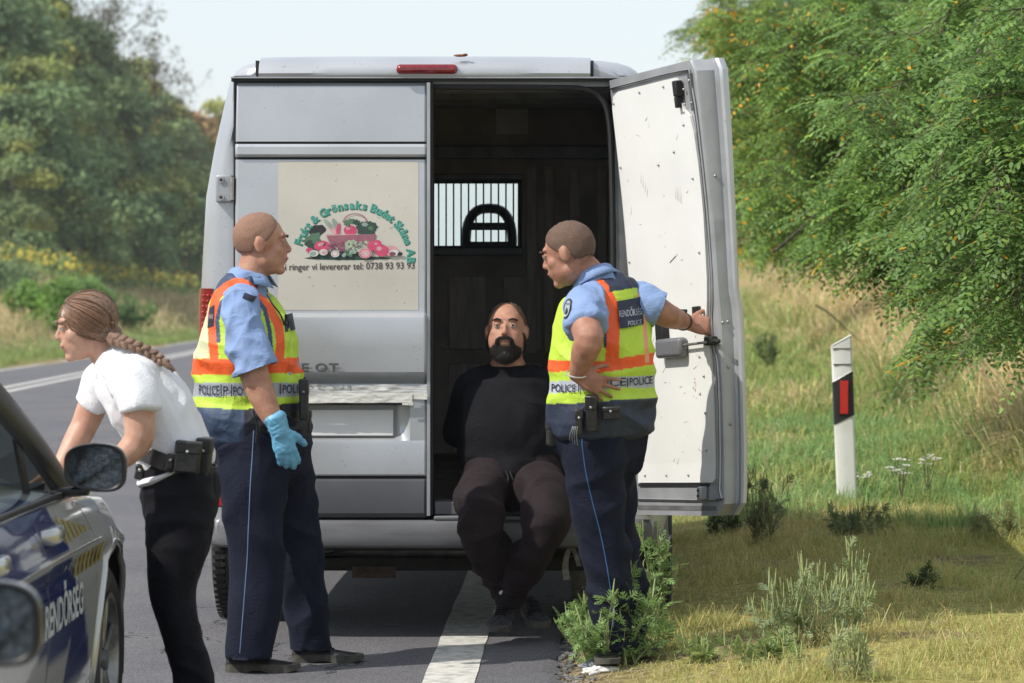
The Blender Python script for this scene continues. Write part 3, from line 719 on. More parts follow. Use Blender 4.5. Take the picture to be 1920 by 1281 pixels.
# ---- interior
hi = lambda z: float(half(z)) - .075
mb = MB(); zs = [.585, .8, 1.1, 1.4, 1.7, 1.95, 2.15, 2.28, 2.36]; sec = [(-hi(z), z) for z in zs] + [(-.70, 2.40), (0, 2.405), (.70, 2.40)] + [(hi(z), z) for z in zs[::-1]]
k = len(sec); V = [(VC + a, y, z) for y in (14.13, 15.0, 16.0, 17.02) for a, z in sec]
mb.add(V, [(i * k + j, i * k + j + 1, (i + 1) * k + j + 1, (i + 1) * k + j) for i in range(3) for j in range(k - 1)]); mb.build('inner_lining', M_lining, van, smooth=False)
mb = MB(); mb.box(VC - .93, VC + .93, 14.10, 17.02, .55, .585); mb.build('load_floor', M_floor, van, smooth=False)
mb = MB()
for y in (14.65, 15.3, 15.95, 16.55):
    mb.box(VC - .74, VC + .74, y - .035, y + .035, 2.345, 2.40)
    for s in (-1, 1):
        for (z0, z1) in ((1.42, 1.9), (1.9, 2.3)):
            mb.box(VC + s * (hi((z0 + z1) / 2) - .035) - .02, VC + s * (hi((z0 + z1) / 2) - .035) + .02, y - .04, y + .04, z0, z1)
mb.build('roof_bow', M_linhi, van, smooth=False)
for s in (-1, 1):
    mb = MB(); mb.box(VC + s * .90 - .012, VC + s * .90 + .012, 14.2, 17.0, 1.30, 1.36); mb.build('side_rail', M_linhi, van, smooth=False)
# right door opening rim: black seal with a rounded upper corner
mb = MB(); pts = [(Xp(1150), 14.0, .56), (Xp(1150), 14.0, 1.4), (Xp(1147), 14.0, 2.0), (Xp(1141), 14.0, 2.22), (Xp(1125), 14.0, 2.30), (Xp(1095), 14.0, 2.335), (Xp(1040), 14.0, 2.342), (Xp(815), 14.0, 2.345)]
mb.tube(pts, [.013] * len(pts), (0, 1, 0), n=8, sub=4)
mb.build('opening_seal', M_seal, van)
mb = MB(); mb.box(Xp(812), VC + .80, 13.995, 14.1, 2.345, 2.372); mb.box(Xp(1153), VC + AP[0] - .002, 14.0, 14.11, .55, 2.36); mb.build('opening_rim', M_linhi, van, smooth=False)
# partition with its barred window
PY = 17.0; wx0, wx1, wz0, wz1 = -1.12, -.462, 1.655, 1.975
mb = MB()
L_, R_ = VC - .935, VC + .935
mb.box(L_, wx0, PY, PY + .03, .585, 2.41); mb.box(wx1, R_, PY, PY + .03, .585, 2.41); mb.box(wx0, wx1, PY, PY + .03, .585, wz0); mb.box(wx0, wx1, PY, PY + .03, wz1, 2.41)
part = mb.build('partition', M_lining, van, smooth=False)
M_wood = pm('partition_rib', (.56, .50, .44), (.40, .36, .32), scale=12, rough=.6, stretch=(4, 1, .5))
mb = MB()
for x in (-.39, -.30, -.17, -.03): mb.box(x - .028, x + .028, PY - .03, PY - .002, 1.10, 2.06)
for x in (-1.3, -1.0, -.72, -.44): mb.box(x - .1, x + .1, PY - .022, PY - .002, .68, 1.05); mb.box(x - .1, x + .1, PY - .022, PY - .002, 1.12, 1.5)
mb.build('partition_rib', M_wood, part, bevel=.008)
mb = MB(); mb.box(VC - .9, VC + .86, PY - .05, PY - .003, 2.10, 2.17); mb.box(wx0, wx1 + .03, PY - .045, PY - .003, wz0 - .05, wz0 - .012); mb.box(wx0, wx1 + .03, PY - .03, PY - .003, wz1 + .02, wz1 + .05); mb.build('partition_beam', M_linhi, part, bevel=.006)
mb = MB(); mb.box(W(930, 0, PY)[0], W(990, 0, PY)[0], PY - .012, PY - .003, W(0, 252, PY)[2], W(0, 190, PY)[2]); mb.build('plywood_patch', pm('pale_plywood', (.75, .72, .70), (.6, .58, .56), scale=10, rough=.8), part, smooth=False)
mb = MB(); o = .022
mb.box(wx0 - o, wx1 + o, PY - .02, PY + .04, wz1, wz1 + o); mb.box(wx0 - o, wx1 + o, PY - .02, PY + .04, wz0 - o, wz0); mb.box(wx0 - o, wx0, PY - .02, PY + .04, wz0, wz1); mb.box(wx1, wx1 + o, PY - .02, PY + .04, wz0, wz1)
mb.build('window_frame', M_seal, part, smooth=False)
bm0 = None
for k in range(17):
    x = wx0 + .02 + k * .0385
    if bm0 is None:
        bm0 = MB().cyl((x, PY - .012, wz0), (x, PY - .012, wz1), .0042, 8).build('bar', M_seal, part); bx = x
    else:
        c = bm0.copy(); COL.objects.link(c); c.parent = part; c.location = (x - bx, 0, 0)
# seats behind it
def seat(cx):
    s = MB(); y = 17.35
    s.tube([(cx, y + .02, 1.05), (cx, y, 1.3), (cx, y - .02, 1.55)], [(.08, .25), (.07, .25), (.06, .22)], (0, -1, 0), n=16, sub=3, p=3.2)
    st_ = s.build('seat', M_seal, van)
    a = [(cx + .122 * math.copysign(abs(math.cos(t)) ** .72, math.cos(t)), y, 1.665 + (.185 * abs(math.sin(t)) ** .8 if math.sin(t) > 0 else .11 * math.sin(t))) for t in np.linspace(math.pi * 1.12, -math.pi * .12, 19)]
    h = MB(); h.tube(a, [(.04, .026)] * 19, (0, -1, 0), n=8, sub=1)
    h.box(cx - .12, cx + .12, y - .03, y + .03, 1.735, 1.775); h.box(cx - .135, cx + .135, y - .035, y + .035, 1.55, 1.675)
    h.build('headrest', M_seal, st_)
seat((917 - VX) / FPX * 17.35); seat((917 - VX) / FPX * 17.35 - .78)
MB().box(-1.0, -.55, 17.45, 17.48, 2.02, 2.25).build('sun_visor', M_seal, van, bevel=.008)
mb = MB(); mb.ell((W(848, 178, 14.5)), (.012, .02, .006), 8, 5); mb.build('interior_lamp', M_chrome, van)
mb = MB(); mb.tube([W(822, 648, 15.6), W(832, 650, 15.6), W(838, 655, 15.6)], [.006, .006, .004], n=6); mb.build('lashing_hook', M_zinc, van)

# ---- wheels, axle, exhaust
def torus_tyre(mb, c, R, wdt, r_in, mi=0, n=48):
    hw = wdt / 2; sec = [(-hw * .8, r_in), (-hw, r_in + .03), (-hw * 1.04, (R + r_in) / 2), (-hw * .96, R - .03), (-hw * .82, R - .006), (-hw * .45, R), (-hw * .43, R - .010), (-hw * .37, R - .010), (-hw * .35, R), (-.02, R + .001), (-.018, R - .010), (.018, R - .010), (.02, R + .001),
                     (hw * .35, R), (hw * .37, R - .010), (hw * .43, R - .010), (hw * .45, R), (hw * .82, R - .006), (hw * .96, R - .03), (hw * 1.04, (R + r_in) / 2), (hw, r_in + .03), (hw * .8, r_in)]
    k = len(sec); V = []
    for i in range(n):
        a = 2 * math.pi * i / n
        for x, r in sec: V.append((c[0] + x, c[1] + r * math.cos(a), c[2] + r * math.sin(a)))
    mb.add(V, [(i * k + j, i * k + j + 1, ((i + 1) % n) * k + j + 1, ((i + 1) % n) * k + j) for i in range(n) for j in range(k - 1)], mi)
def van_wheel(x, y):
    mb = MB(); c = (x, y, .335); torus_tyre(mb, c, .333, .20, .20); t = mb.build('wheel', M_rubber, van, angle=30)
    m2 = MB(); nb = 62
    for i in range(nb):
        a = 2 * math.pi * i / nb
        for lx, hw in ((-.076, .014), (-.048, .012), (.048, .012), (.076, .014)):
            r0, r1 = .326, .3385; ha = .036
            for q in (0,):
                v = []
                for xx in (lx - hw, lx + hw):
                    for aa in (a - ha + (.02 if lx < 0 else -.02), a + ha):
                        for r in (r0, r1): v.append((c[0] + xx, c[1] + r * math.cos(aa), c[2] + r * math.sin(aa)))
                m2.add(v, [(1, 3, 7, 5), (0, 1, 5, 4), (2, 6, 7, 3), (0, 2, 3, 1), (4, 5, 7, 6)])
    tr = m2.build('tread', M_rubber, t, smooth=False); tag(tr, kind='stuff')
    m3 = MB(); s = 1 if x > VC else -1
    m3.cyl((x - .07, y, .335), (x + .07, y, .335), .205, 28); m3.cyl((x + s * .07, y, .335), (x + s * .095, y, .335), .10, 20, 0, .08); m3.build('rim', M_zinc, t)
for x in (VC - .915, VC + .915):
    for y in (14.86, 17.85): van_wheel(x, y)
mb = MB(); mb.box(VC - .80, VC + .80, 14.82, 14.90, .27, .35); mb.build('axle', M_under, van, bevel=.02)
mb = MB(); mb.tube([(-1.24, 14.62, .33), (-1.2, 14.6, .34), (-.75, 14.58, .345), (-.30, 14.6, .34), (-.26, 14.62, .33)], [(.09, .07), (.12, .085), (.13, .09), (.12, .085), (.09, .07)], (0, 1, 0), n=16, sub=4)
mb.build('silencer', pm('dull_steel', (.15, .15, .155), (.06, .055, .05), scale=8, rough=.42, metal=.6), van)
mb = MB(); mb.box(-1.26, -.05, 14.45, 14.50, .245, .30); mb.box(VC - .75, VC + .75, 14.3, 17.0, .40, .50); mb.box(VC - .93, VC + .93, 14.16, 14.22, .36, .52); mb.build('chassis', M_under, van, smooth=False)
mb = MB(); mb.tube([W(690, 1022, 14.35), W(650, 1030, 14.35), W(610, 1040, 14.35), W(600, 1030, 14.35)], [.008] * 4, n=6, sub=5); mb.build('cable', M_seal, van)
mb = MB(); mb.box(W(660, 0, 14.44)[0], W(742, 0, 14.44)[0], 14.435, 14.45, W(0, 1084, 14.44)[2], W(0, 1062, 14.44)[2]); mb.build('tow_bracket', pm('rusty_steel', (.10, .065, .05), (.05, .04, .035), scale=30, rough=.8), van, smooth=False)
mb = MB()
def ribbon(mb, pts, w0, w1, mi=0):
    P = catmull(np.array(pts), 5); n = len(P); V = []
    for i, p in enumerate(P):
        ww = w0 + (w1 - w0) * i / (n - 1); V += [p - np.array((ww / 2, 0, 0)), p + np.array((ww / 2, .006 * math.sin(i * 1.3), 0))]
    mb.add(V, [(2 * i, 2 * i + 1, 2 * i + 3, 2 * i + 2) for i in range(n - 1)], mi)
ribbon(mb, [W(1068, 1028, 13.98), W(1062, 1045, 13.97), W(1060, 1066, 13.98), W(1063, 1088, 13.97)], .02, .03)
ribbon(mb, [W(1074, 1028, 13.99), W(1080, 1042, 13.98), W(1086, 1062, 13.98)], .02, .02)
mb.build('dangling_strap', pm('dirty_strap', (.33, .31, .27), (.2, .18, .16), scale=50, rough=.9), van)
for s in (-1, 1): MB().box(VC + s * .90 - .10, VC + s * .90 + .09, 15.25, 15.26, .14, .42).build('mudflap', M_under, van, smooth=False)
MB().box(VC + .73, VC + .97, 14.40, 14.42, .10, .42).build('mudflap', M_under, van, smooth=False)

# ================================================================== the open right door, built in its own frame and swung out
TH = math.radians(116); TILT = .049
PV = np.array((.135, 13.99, 1.35))
ax = np.array((-math.sin(TILT), 0, math.cos(TILT)))
Mr = np.array(Matrix.Rotation(TH, 3, Vector(ax)))
def DM(uvz):
    """u: from hinge to free edge, v: 0 outer skin .. towards the load space, z: height"""
    uvz = np.asarray(uvz, float).reshape(-1, 3); z = uvz[:, 2]
    p = np.stack([-uvz[:, 0] - TILT * (z - PV[2]) * 1.0, uvz[:, 1] - bulge(z) * np.clip(uvz[:, 1] / .088, 0, 1) - bulge_o(z) * (1 - np.clip(uvz[:, 1] / .088, 0, 1)), z - PV[2]], 1)
    return p @ Mr.T + PV
def bulge(z): return np.interp(z, [.53, .75, 1.0, 1.25, 1.45, 1.8, 2.1, 2.37], [.015, .030, .036, .036, .033, .02, .0, -.02])
def bulge_o(z): return np.interp(z, [.53, .60, .8, 1.0, 1.25, 1.37, 1.42, 1.8, 2.1, 2.37], [.02, .035, .048, .055, .06, .06, .045, .048, .048, .045])
DW, T_ = .838, .076; zb, zt = .535, 2.372
mb = MB()
nz = 40; zsd = np.linspace(zb, zt, nz)
# skin + rim loft: outline as rounded section across u for each z
sec = [(0.0, .075), (0.0, .02), (.012, .002), (.03, 0), (.4, 0), (DW - .03, 0), (DW - .008, .003), (DW, .012), (DW - .001, .020), (DW - .010, .026), (DW - .014, .020), (DW - .038, .022), (DW - .045, .028), (DW - .048, .066), (DW - .054, .073), (DW - .062, T_), (DW - .09, T_), (.03, T_), (0, .075)]
def rc(z):   # rounded corners on the free side
    d = min(z - zb, zt - z); r = .05 if z < 1.4 else .03
    return 0 if d > r else r - math.sqrt(max(r * r - (r - d) ** 2, 0))
V = []
for z in zsd:
    for u_, v_ in sec: V.append((u_ - (rc(z) if u_ > .5 else 0), v_, z))
k = len(sec); mb.add(DM(V), [(i * k + j, i * k + j + 1, (i + 1) * k + j + 1, (i + 1) * k + j) for i in range(nz - 1) for j in range(k - 1)] + [tuple(range(k - 1)), tuple((nz - 1) * k + j for j in range(k - 2, -1, -1))])
odoor = mb.build('rear_door', [M_silver, M_inner], van, angle=30)
tag(odoor, 'open right rear door lined with a scratched white board')
for p in odoor.data.polygons: p.material_index = 1 if (p.index % (k - 1)) >= 9 or p.index >= (nz - 1) * (k - 1) else 0
# rubber rim line and the perimeter flange
def dtube(pts, r, mat, name, parent=odoor, n=6, sub=3):
    m_ = MB(); P = DM(catmull(np.array(pts, float), sub)); m_.tube(P, [r] * len(P), (.3, -.6, .1), n=n, sub=1); return m_.build(name, mat, parent)
rim = [(.02, T_ + .004, .60), (DW - 0.104, T_ + .004, .60), (DW - 0.076, T_ + .004, .64), (DW - 0.068, T_ + .004, .9), (DW - 0.068, T_ + .004, 1.15), (DW - 0.096, T_ + .004, 1.21), (DW - 0.100, T_ + .004, 1.33), (DW - 0.080, T_ + .004, 1.42), (DW - 0.068, T_ + .004, 1.6), (DW - 0.072, T_ + .004, 2.1), (DW - 0.096, T_ + .004, 2.30), (DW - 0.160, T_ + .004, 2.335), (.02, T_ + .004, 2.335)]
dtube(rim, .0055, M_inner, 'door_flange')
dtube([(a, b_ + .003, c) for a, b_, c in rim], .0025, M_seal, 'rubber_trim')
# white board
bd = [(.03, .67), (DW - 0.126, .67), (DW - 0.115, .685), (DW - 0.112, 1.10), (DW - 0.115, 1.20), (DW - 0.133, 1.27), (DW - 0.137, 1.32), (DW - 0.119, 1.40), (DW - 0.104, 1.5), (DW - 0.090, 1.75), (DW - 0.090, 1.95), (DW - 0.101, 2.08), (DW - 0.119, 2.15), (DW - 0.162, 2.18), (DW - 0.180, 2.22), (DW - 0.194, 2.30), (DW - 0.209, 2.315), (.10, 2.315), (.05, 2.30), (.028, 2.25)]
def plate(outline, v0, v1, mat, name, parent=odoor, zsub=True):
    # fan of short edges so that the board follows the bulge of the door
    bmx = bmesh.new(); n = len(outline)
    lo = [bmx.verts.new((u_, 0, z)) for u_, z in outline]; f = bmx.faces.new(lo)
    for zc in np.arange(.75, 2.3, .1):
        g = bmx.verts[:] + bmx.edges[:] + bmx.faces[:]
        bmesh.ops.bisect_plane(bmx, geom=g, plane_co=(0, 0, zc), plane_no=(0, 0, 1))
    r = bmesh.ops.extrude_face_region(bmx, geom=bmx.faces[:])
    ext = [x for x in r['geom'] if isinstance(x, bmesh.types.BMVert)]
    es = set(ext)
    for v in bmx.verts: v.co.y = v1 if v in es else v0
    bmesh.ops.recalc_face_normals(bmx, faces=bmx.faces[:])
    bmx.verts.ensure_lookup_table(); v = DM([tuple(x.co) for x in bmx.verts]); idx = {x: i for i, x in enumerate(bmx.verts)}
    f = [tuple(idx[x] for x in q.verts) for q in bmx.faces]; bmx.free()
    return mesh(name, v, f, mat, parent, smooth=False)
plate(bd, T_ + .001, T_ + .008, M_board, 'lining_board')
mb = MB()
M_dirt = pm('scuff', (.30, .25, .19), (.2, .16, .12), scale=60, rough=.8)
random.seed(12)
def mark(u0, z0, L_m, a, wdt, mi=0):
    v = DM([(u0 - wdt * math.sin(a) / 2, T_ + .0085, z0 + wdt * math.cos(a) / 2), (u0 + L_m * math.cos(a), T_ + .0085, z0 + L_m * math.sin(a)), (u0 + wdt * math.sin(a) / 2, T_ + .0085, z0 - wdt * math.cos(a) / 2)])
    mb.add(v, [(0, 1, 2)], mi)
for k in range(34): mark(random.uniform(.08, .64), random.uniform(.72, 2.2), random.uniform(.01, .05), random.uniform(-.6, 1.2), random.uniform(.0015, .005))
for k in range(5): mark(.52 + k * .012, 1.83 - k * .006, .05 + .02 * (k % 2), 1.35, .003)
for k in range(4): mark(.22 + k * .015, 1.92 - k * .02, .05, 1.2, .0025)
for k in range(12): mark(.57 + random.uniform(-.012, .012), 1.06 + random.uniform(-.05, .045), random.uniform(.004, .012), random.uniform(0, 3), .008, 1)
for k in range(6): mark(.42 + .01 * k, 1.575 + .004 * k, .02, .4, .006, 2)
mb.build('scratches', [M_dirt, pm('rust_spots', (.45, .2, .07), rough=.9), M_seal], odoor, smooth=False, angle=None)
mb = MB()
for u_, z in [(.05, 2.27), (.3, 2.29), (.52, 2.29), (.66, 2.12), (.69, 1.9), (.69, 1.6), (.05, 2.0), (.05, 1.6), (.05, 1.25), (.64, 1.35), (.66, 1.1), (.66, .95), (.66, .8), (.5, .70), (.3, .70), (.1, .70), (.05, .9), (.4, 1.98), (.55, 2.02), (.62, 1.03), (.63, 1.18)]:
    p = DM([(u_, T_ + .009, z)])[0]; mb.ell(p, (.006, .006, .006), 8, 5)
mb.build('screws', M_zinc, odoor)
# dark stripe below the board, lower catch, upper latch
plate([(.03, .655), (DW - .17, .655), (DW - .17, .664), (.03, .664)], T_ + .001, T_ + .006, M_seal, 'board_gap')
plate([(.02, .556), (DW - .11, .556), (DW - .11, .575), (.02, .575)], T_ - .0005, T_ + .0015, M_linhi, 'lower_channel')
def dbox(u0, u1, v0, v1, z0, z1, mat, name, bev=.003, parent=odoor):
    m_ = MB(); m_.box(u0, u1, v0, v1, z0, z1, M=lambda v: DM(v)); return m_.build(name, mat, parent, bevel=bev)
c_ = dbox(DW - .215, DW - .185, T_, T_ + .035, .60, .655, M_inner, 'lower_catch', .006)
mb = MB()
for z in (.618, .64): mb.ell(DM([(DW - .2, T_ + .036, z)])[0], (.006, .006, .006), 8, 5)
mb.build('catch_bolts', M_seal, c_)
dbox(DW - .105, DW - .08, .05, T_ + .008, 2.17, 2.32, M_linhi, 'latch_bracket')
dbox(DW - .20, DW - .165, T_ + .002, T_ + .03, 2.235, 2.30, M_seal, 'upper_latch', .006); dbox(DW - .195, DW - .175, T_ + .002, T_ + .03, 2.19, 2.235, M_seal, 'upper_latch', .004)
mb = MB()
for u_, z in ((-.21, 2.21), (-.15, 2.20), (-.145, 2.26), (-.225, 2.27), (-.165, 2.17), (-.09, 2.29), (-.09, 2.2)): mb.ell(DM([(DW + u_, T_ + .008, z)])[0], (.006, .006, .006), 8, 5)
mb.build('latch_bolts', M_zinc, odoor)
# inside handle box, rod and dark recess
hb = dbox(.31, .535, T_ + .008, T_ + .052, 1.185, 1.265, pm('grey_handle_plastic', (.17, .175, .19), (.14, .14, .15), scale=6, rough=.45), 'inner_handle', .015)
dbox(.30, .37, T_ + .008, T_ + .04, 1.255, 1.33, M_seal, 'handle_recess', .006, hb)
dbox(.595, .665, T_ + .009, T_ + .014, 1.305, 1.385, M_seal, 'pull_recess', .004)
dtube([(.53, T_ + .03, 1.232), (DW - .1, T_ + .03, 1.236)], .006, M_zinc, 'lock_rod')
l_ = dbox(DW - .125, DW - .06, T_ + .002, T_ + .03, 1.222, 1.258, M_seal, 'lock_catch', .005)
dtube([(DW - .07, T_ + .02, 1.242), (DW - .03, T_ + .01, 1.236)], .009, M_seal, 'lock_bolt', l_)
mb = MB()
for v_, z in ((.062, 1.31), (.044, 1.312), (.05, 1.13), (.05, .9), (.05, 1.9)): mb.ell(DM([(DW - .046, v_, z)])[0], (.007, .007, .007), 8, 5)
mb.build('edge_bolts', M_zinc, odoor)
# ================================================================== people
M_skin = pm('skin', (.50, .27, .185), (.40, .18, .115), scale=24, rough=.6, bump=.12, bscale=120)
M_skin.node_tree.nodes['Principled BSDF'].inputs['Subsurface Weight'].default_value = .12
M_skin.node_tree.nodes['Principled BSDF'].inputs['Subsurface Radius'].default_value = (.012, .004, .002)
M_skinl = pm('pale_skin', (.58, .34, .245), (.48, .25, .17), scale=22, rough=.5, bump=.1, bscale=120)
M_skint = pm('tanned_skin', (.43, .22, .145), (.32, .14, .09), scale=24, rough=.58, bump=.12, bscale=120)
M_shirt = pm('light_blue_shirt', (.235, .335, .56), (.20, .295, .51), scale=5, rough=.85, bump=.25, bscale=220, sheen=.03, crease=.28)
M_navy = pm('navy_trousers', (.014, .017, .033), (.009, .011, .024), scale=6, rough=.75, bump=.35, bscale=260, sheen=.02, spec=.12, crease=.26)
M_black = pm('black_cloth', (.016, .016, .018), (.010, .010, .012), scale=7, rough=.8, bump=.3, bscale=240, sheen=.02, spec=.12, crease=.28)
M_brown = pm('dark_brown_cloth', (.030, .021, .023), (.020, .015, .017), scale=7, rough=.85, bump=.35, bscale=240, sheen=.02, spec=.12, crease=.28)
M_jeans = pm('black_leggings', (.010, .010, .014), (.007, .007, .010), scale=7, rough=.7, bump=.2, bscale=200, sheen=.02, spec=.12, crease=.22)
M_white = pm('white_cotton', (.78, .78, .80), (.72, .72, .75), scale=5, rough=.85, bump=.3, bscale=200, sheen=.03, crease=.10)
M_leather = pm('black_leather', (.022, .021, .02), (.014, .013, .013), scale=20, rough=.38, bump=.25, bscale=70)
M_sole = pm('grey_sole', (.10, .095, .08), (.06, .055, .05), scale=30, rough=.85)
M_shoeg = pm('grey_running_shoe', (.055, .055, .062), (.014, .014, .016), scale=70, rough=.75, contrast=(.42, .56))
M_glove = pm('blue_nitrile', (.16, .43, .62), (.12, .34, .52), scale=12, rough=.42, bump=.5, bscale=60)
M_vest = pm('hi_vis_vest', (1, 1, 1), (.86, .86, .86), scale=9, rough=.62, bump=.4, bscale=26, attr=True, stretch=(1, 1, .5), detail=5, crease=.22)
M_buzz = pm('short_hair', (.12, .075, .055), (.065, .042, .032), scale=150, rough=.85, bump=.8, bscale=400)
M_shave = pm('shaved_hair', (.31, .175, .12), (.24, .13, .09), scale=200, rough=.8, bump=.4, bscale=400)
M_shave2 = pm('dark_scalp', (.17, .10, .07), (.10, .06, .045), scale=200, rough=.8, bump=.4, bscale=400)
M_buzz2 = pm('brown_short_hair', (.07, .045, .032), (.04, .027, .02), scale=150, rough=.7)
M_dhair = pm('dark_hair', (.022, .017, .014), (.010, .008, .007), scale=110, rough=.7, bump=.9, bscale=300)
M_bhair = pm('brown_hair', (.27, .165, .11), (.14, .08, .05), scale=60, rough=.42, bump=.5, bscale=180, stretch=(1, 3, 1), contrast=(.35, .6))
M_eye = pm('eye_white', (.42, .39, .36), rough=.15); M_iris = pm('iris', (.03, .02, .015), rough=.1); M_lip = pm('lips', (.36, .15, .12), (.30, .12, .1), rough=.45)
M_print = pm('print_navy', (.012, .018, .055), rough=.5); M_patch = pm('navy_patch', (.016, .02, .045), (.012, .015, .03), rough=.5, bump=.5, bscale=40)
M_grey = pm('grey_print', (.4, .42, .46), (.3, .31, .35), rough=.4)

def folds(amp, f, seed, st=(1, 1, 1), base=0.0, dirs=((1, 0, -.55), (1, 0, .8), (.15, .6, 1))):
    """cloth creases: three families of narrow ridges, each long along its own direction"""
    def fn(v, n):
        out = np.zeros(len(v)); P0 = v * np.array(st)
        wv = (np.stack([vnoise(P0 * f * .30, seed + 5), vnoise(P0 * f * .30, seed + 6), vnoise(P0 * f * .30, seed + 7)], 1) - .5) * (1.6 / f)
        P0 = P0 + wv
        for k, d in enumerate(dirs):
            d = np.array(d, float); d /= np.linalg.norm(d); al = P0 @ d; Q = P0 - al[:, None] * d
            Q = Q * f * 1.25 + np.outer(al * f * .28, d)
            m = vnoise(P0 * f * .22 + 3.3 * k, seed + 20 + k)
            a = 1 - np.abs(2 * vnoise(Q, seed + k) - 1) * 2.6
            out += 1.25 * amp * np.clip(a, -.5, 1) * sstep(.34, .66, m)
        return out + amp * .5 * (vnoise(P0 * f * .4, seed + 9) - .5) + base
    return fn
def stiff(fn, py0):
    return lambda v, n: fn(v, n) * (1 - .8 * np.exp(-((px_of(v)[1] - py0) / 22.0) ** 4))
def planes(*L):
    """cut hems: faces beyond a plane near a point are removed; rows (px, py, Y, direction, radius)"""
    L = [(W(*q[:3]), np.array(q[3], float) / np.linalg.norm(q[3]), q[4]) for q in L]
    def fn(c):
        keep = np.ones(len(c), bool)
        for p0, d, rad in L: keep &= ~((((c - p0) @ d) > 0) & (np.linalg.norm(c - p0, axis=1) < rad))
        return keep
    fn.rows = L
    return fn
def frame(fwd, up=(0, 0, 1)):
    f = np.array(fwd, float); f /= np.linalg.norm(f); u = np.array(up, float); r = np.cross(f, u); r /= np.linalg.norm(r); u = np.cross(r, f)
    return np.stack([r, f, u], 1)      # columns: right, forward, up
def head_parts(c, R, s=1.0, ears=True, jaw=1.0):
    c = np.array(c, float)
    def E(p, r, n=18, m=12): return ellipsoid(c + R @ (np.array(p) * s), np.array(r) * s, n, m, R)
    P = [E((0, -.014, .028), (.076, .097, .092), 24, 16), E((0, .034, -.040), (.059 * jaw, .060, .078)), E((0, .010, -.062), (.060 * jaw, .055, .050)), E((0, .070, -.098), (.027 * jaw, .022, .020)),
         E((0, .074, .036), (.052, .018, .016)), E((.036, .054, -.020), (.026, .027, .028)), E((-.036, .054, -.020), (.026, .027, .028)), E((0, .084, -.052), (.026, .014, .026)),
         E((0, .0945, -.050), (.021, .008, .005)), E((0, .093, -.061), (.019, .008, .006)), E((0, .103, -.023), (.0145, .012, .009)), E((0, .07, .008), (.045, .02, .03))]
    V, F = tube([c + R @ (np.array(p) * s) for p in ((0, .084, .026), (0, .095, .004), (0, .108, -.019))], [.007 * s, .008 * s, .0095 * s], R @ np.array((1., 0, 0)), 10, 3); P.append((V, F))
    if ears:
        for q in (-1, 1):
            P.append(E((q * .078, -.008, -.004), (.010, .020, .032))); P.append(E((q * .083, -.016, .004), (.007, .010, .022)))
    return P
def bristles(parent, V, nn, nv, nu, mat, L_, n=5200):
    if not L_: return
    i = np.minimum((rng.uniform(0, 1, n) ** .55 * (nv - 1)).astype(int), nv - 2); j = rng.integers(0, nu, n); a, b_ = rng.uniform(0, 1, (2, n, 1)); j2 = (j + 1) % nu
    i0, i1 = i * nu + j, (i + 1) * nu + j; k0 = i * nu + j2
    P = V[i0] + (V[i1] - V[i0]) * a + (V[k0] - V[i0]) * b_; N_ = nn[i0]; edge = (i > nv - 4)[:, None]; P = P + edge * (V[i1] - V[i0]) * rng.uniform(0, 1.3, (n, 1))
    dn = np.tile((0, 0, -1.), (n, 1)); d = N_ * .75 + dn * .55 + rng.normal(0, .28, (n, 3)); d /= np.linalg.norm(d, axis=1)[:, None]; s_ = np.cross(d, N_ + rng.normal(0, .4, (n, 3))); s_ /= np.linalg.norm(s_, axis=1)[:, None] + 1e-9
    P = P - N_ * .0015; l_ = L_ * rng.uniform(.6, 1.3, (n, 1)); w_ = .00055
    T = np.stack([P - s_ * w_, P + s_ * w_, P + d * l_], 1).reshape(-1, 3); tag(mesh('hair', T, np.arange(3 * n).reshape(-1, 3).astype(np.int32), mat, parent, smooth=False), kind='stuff')
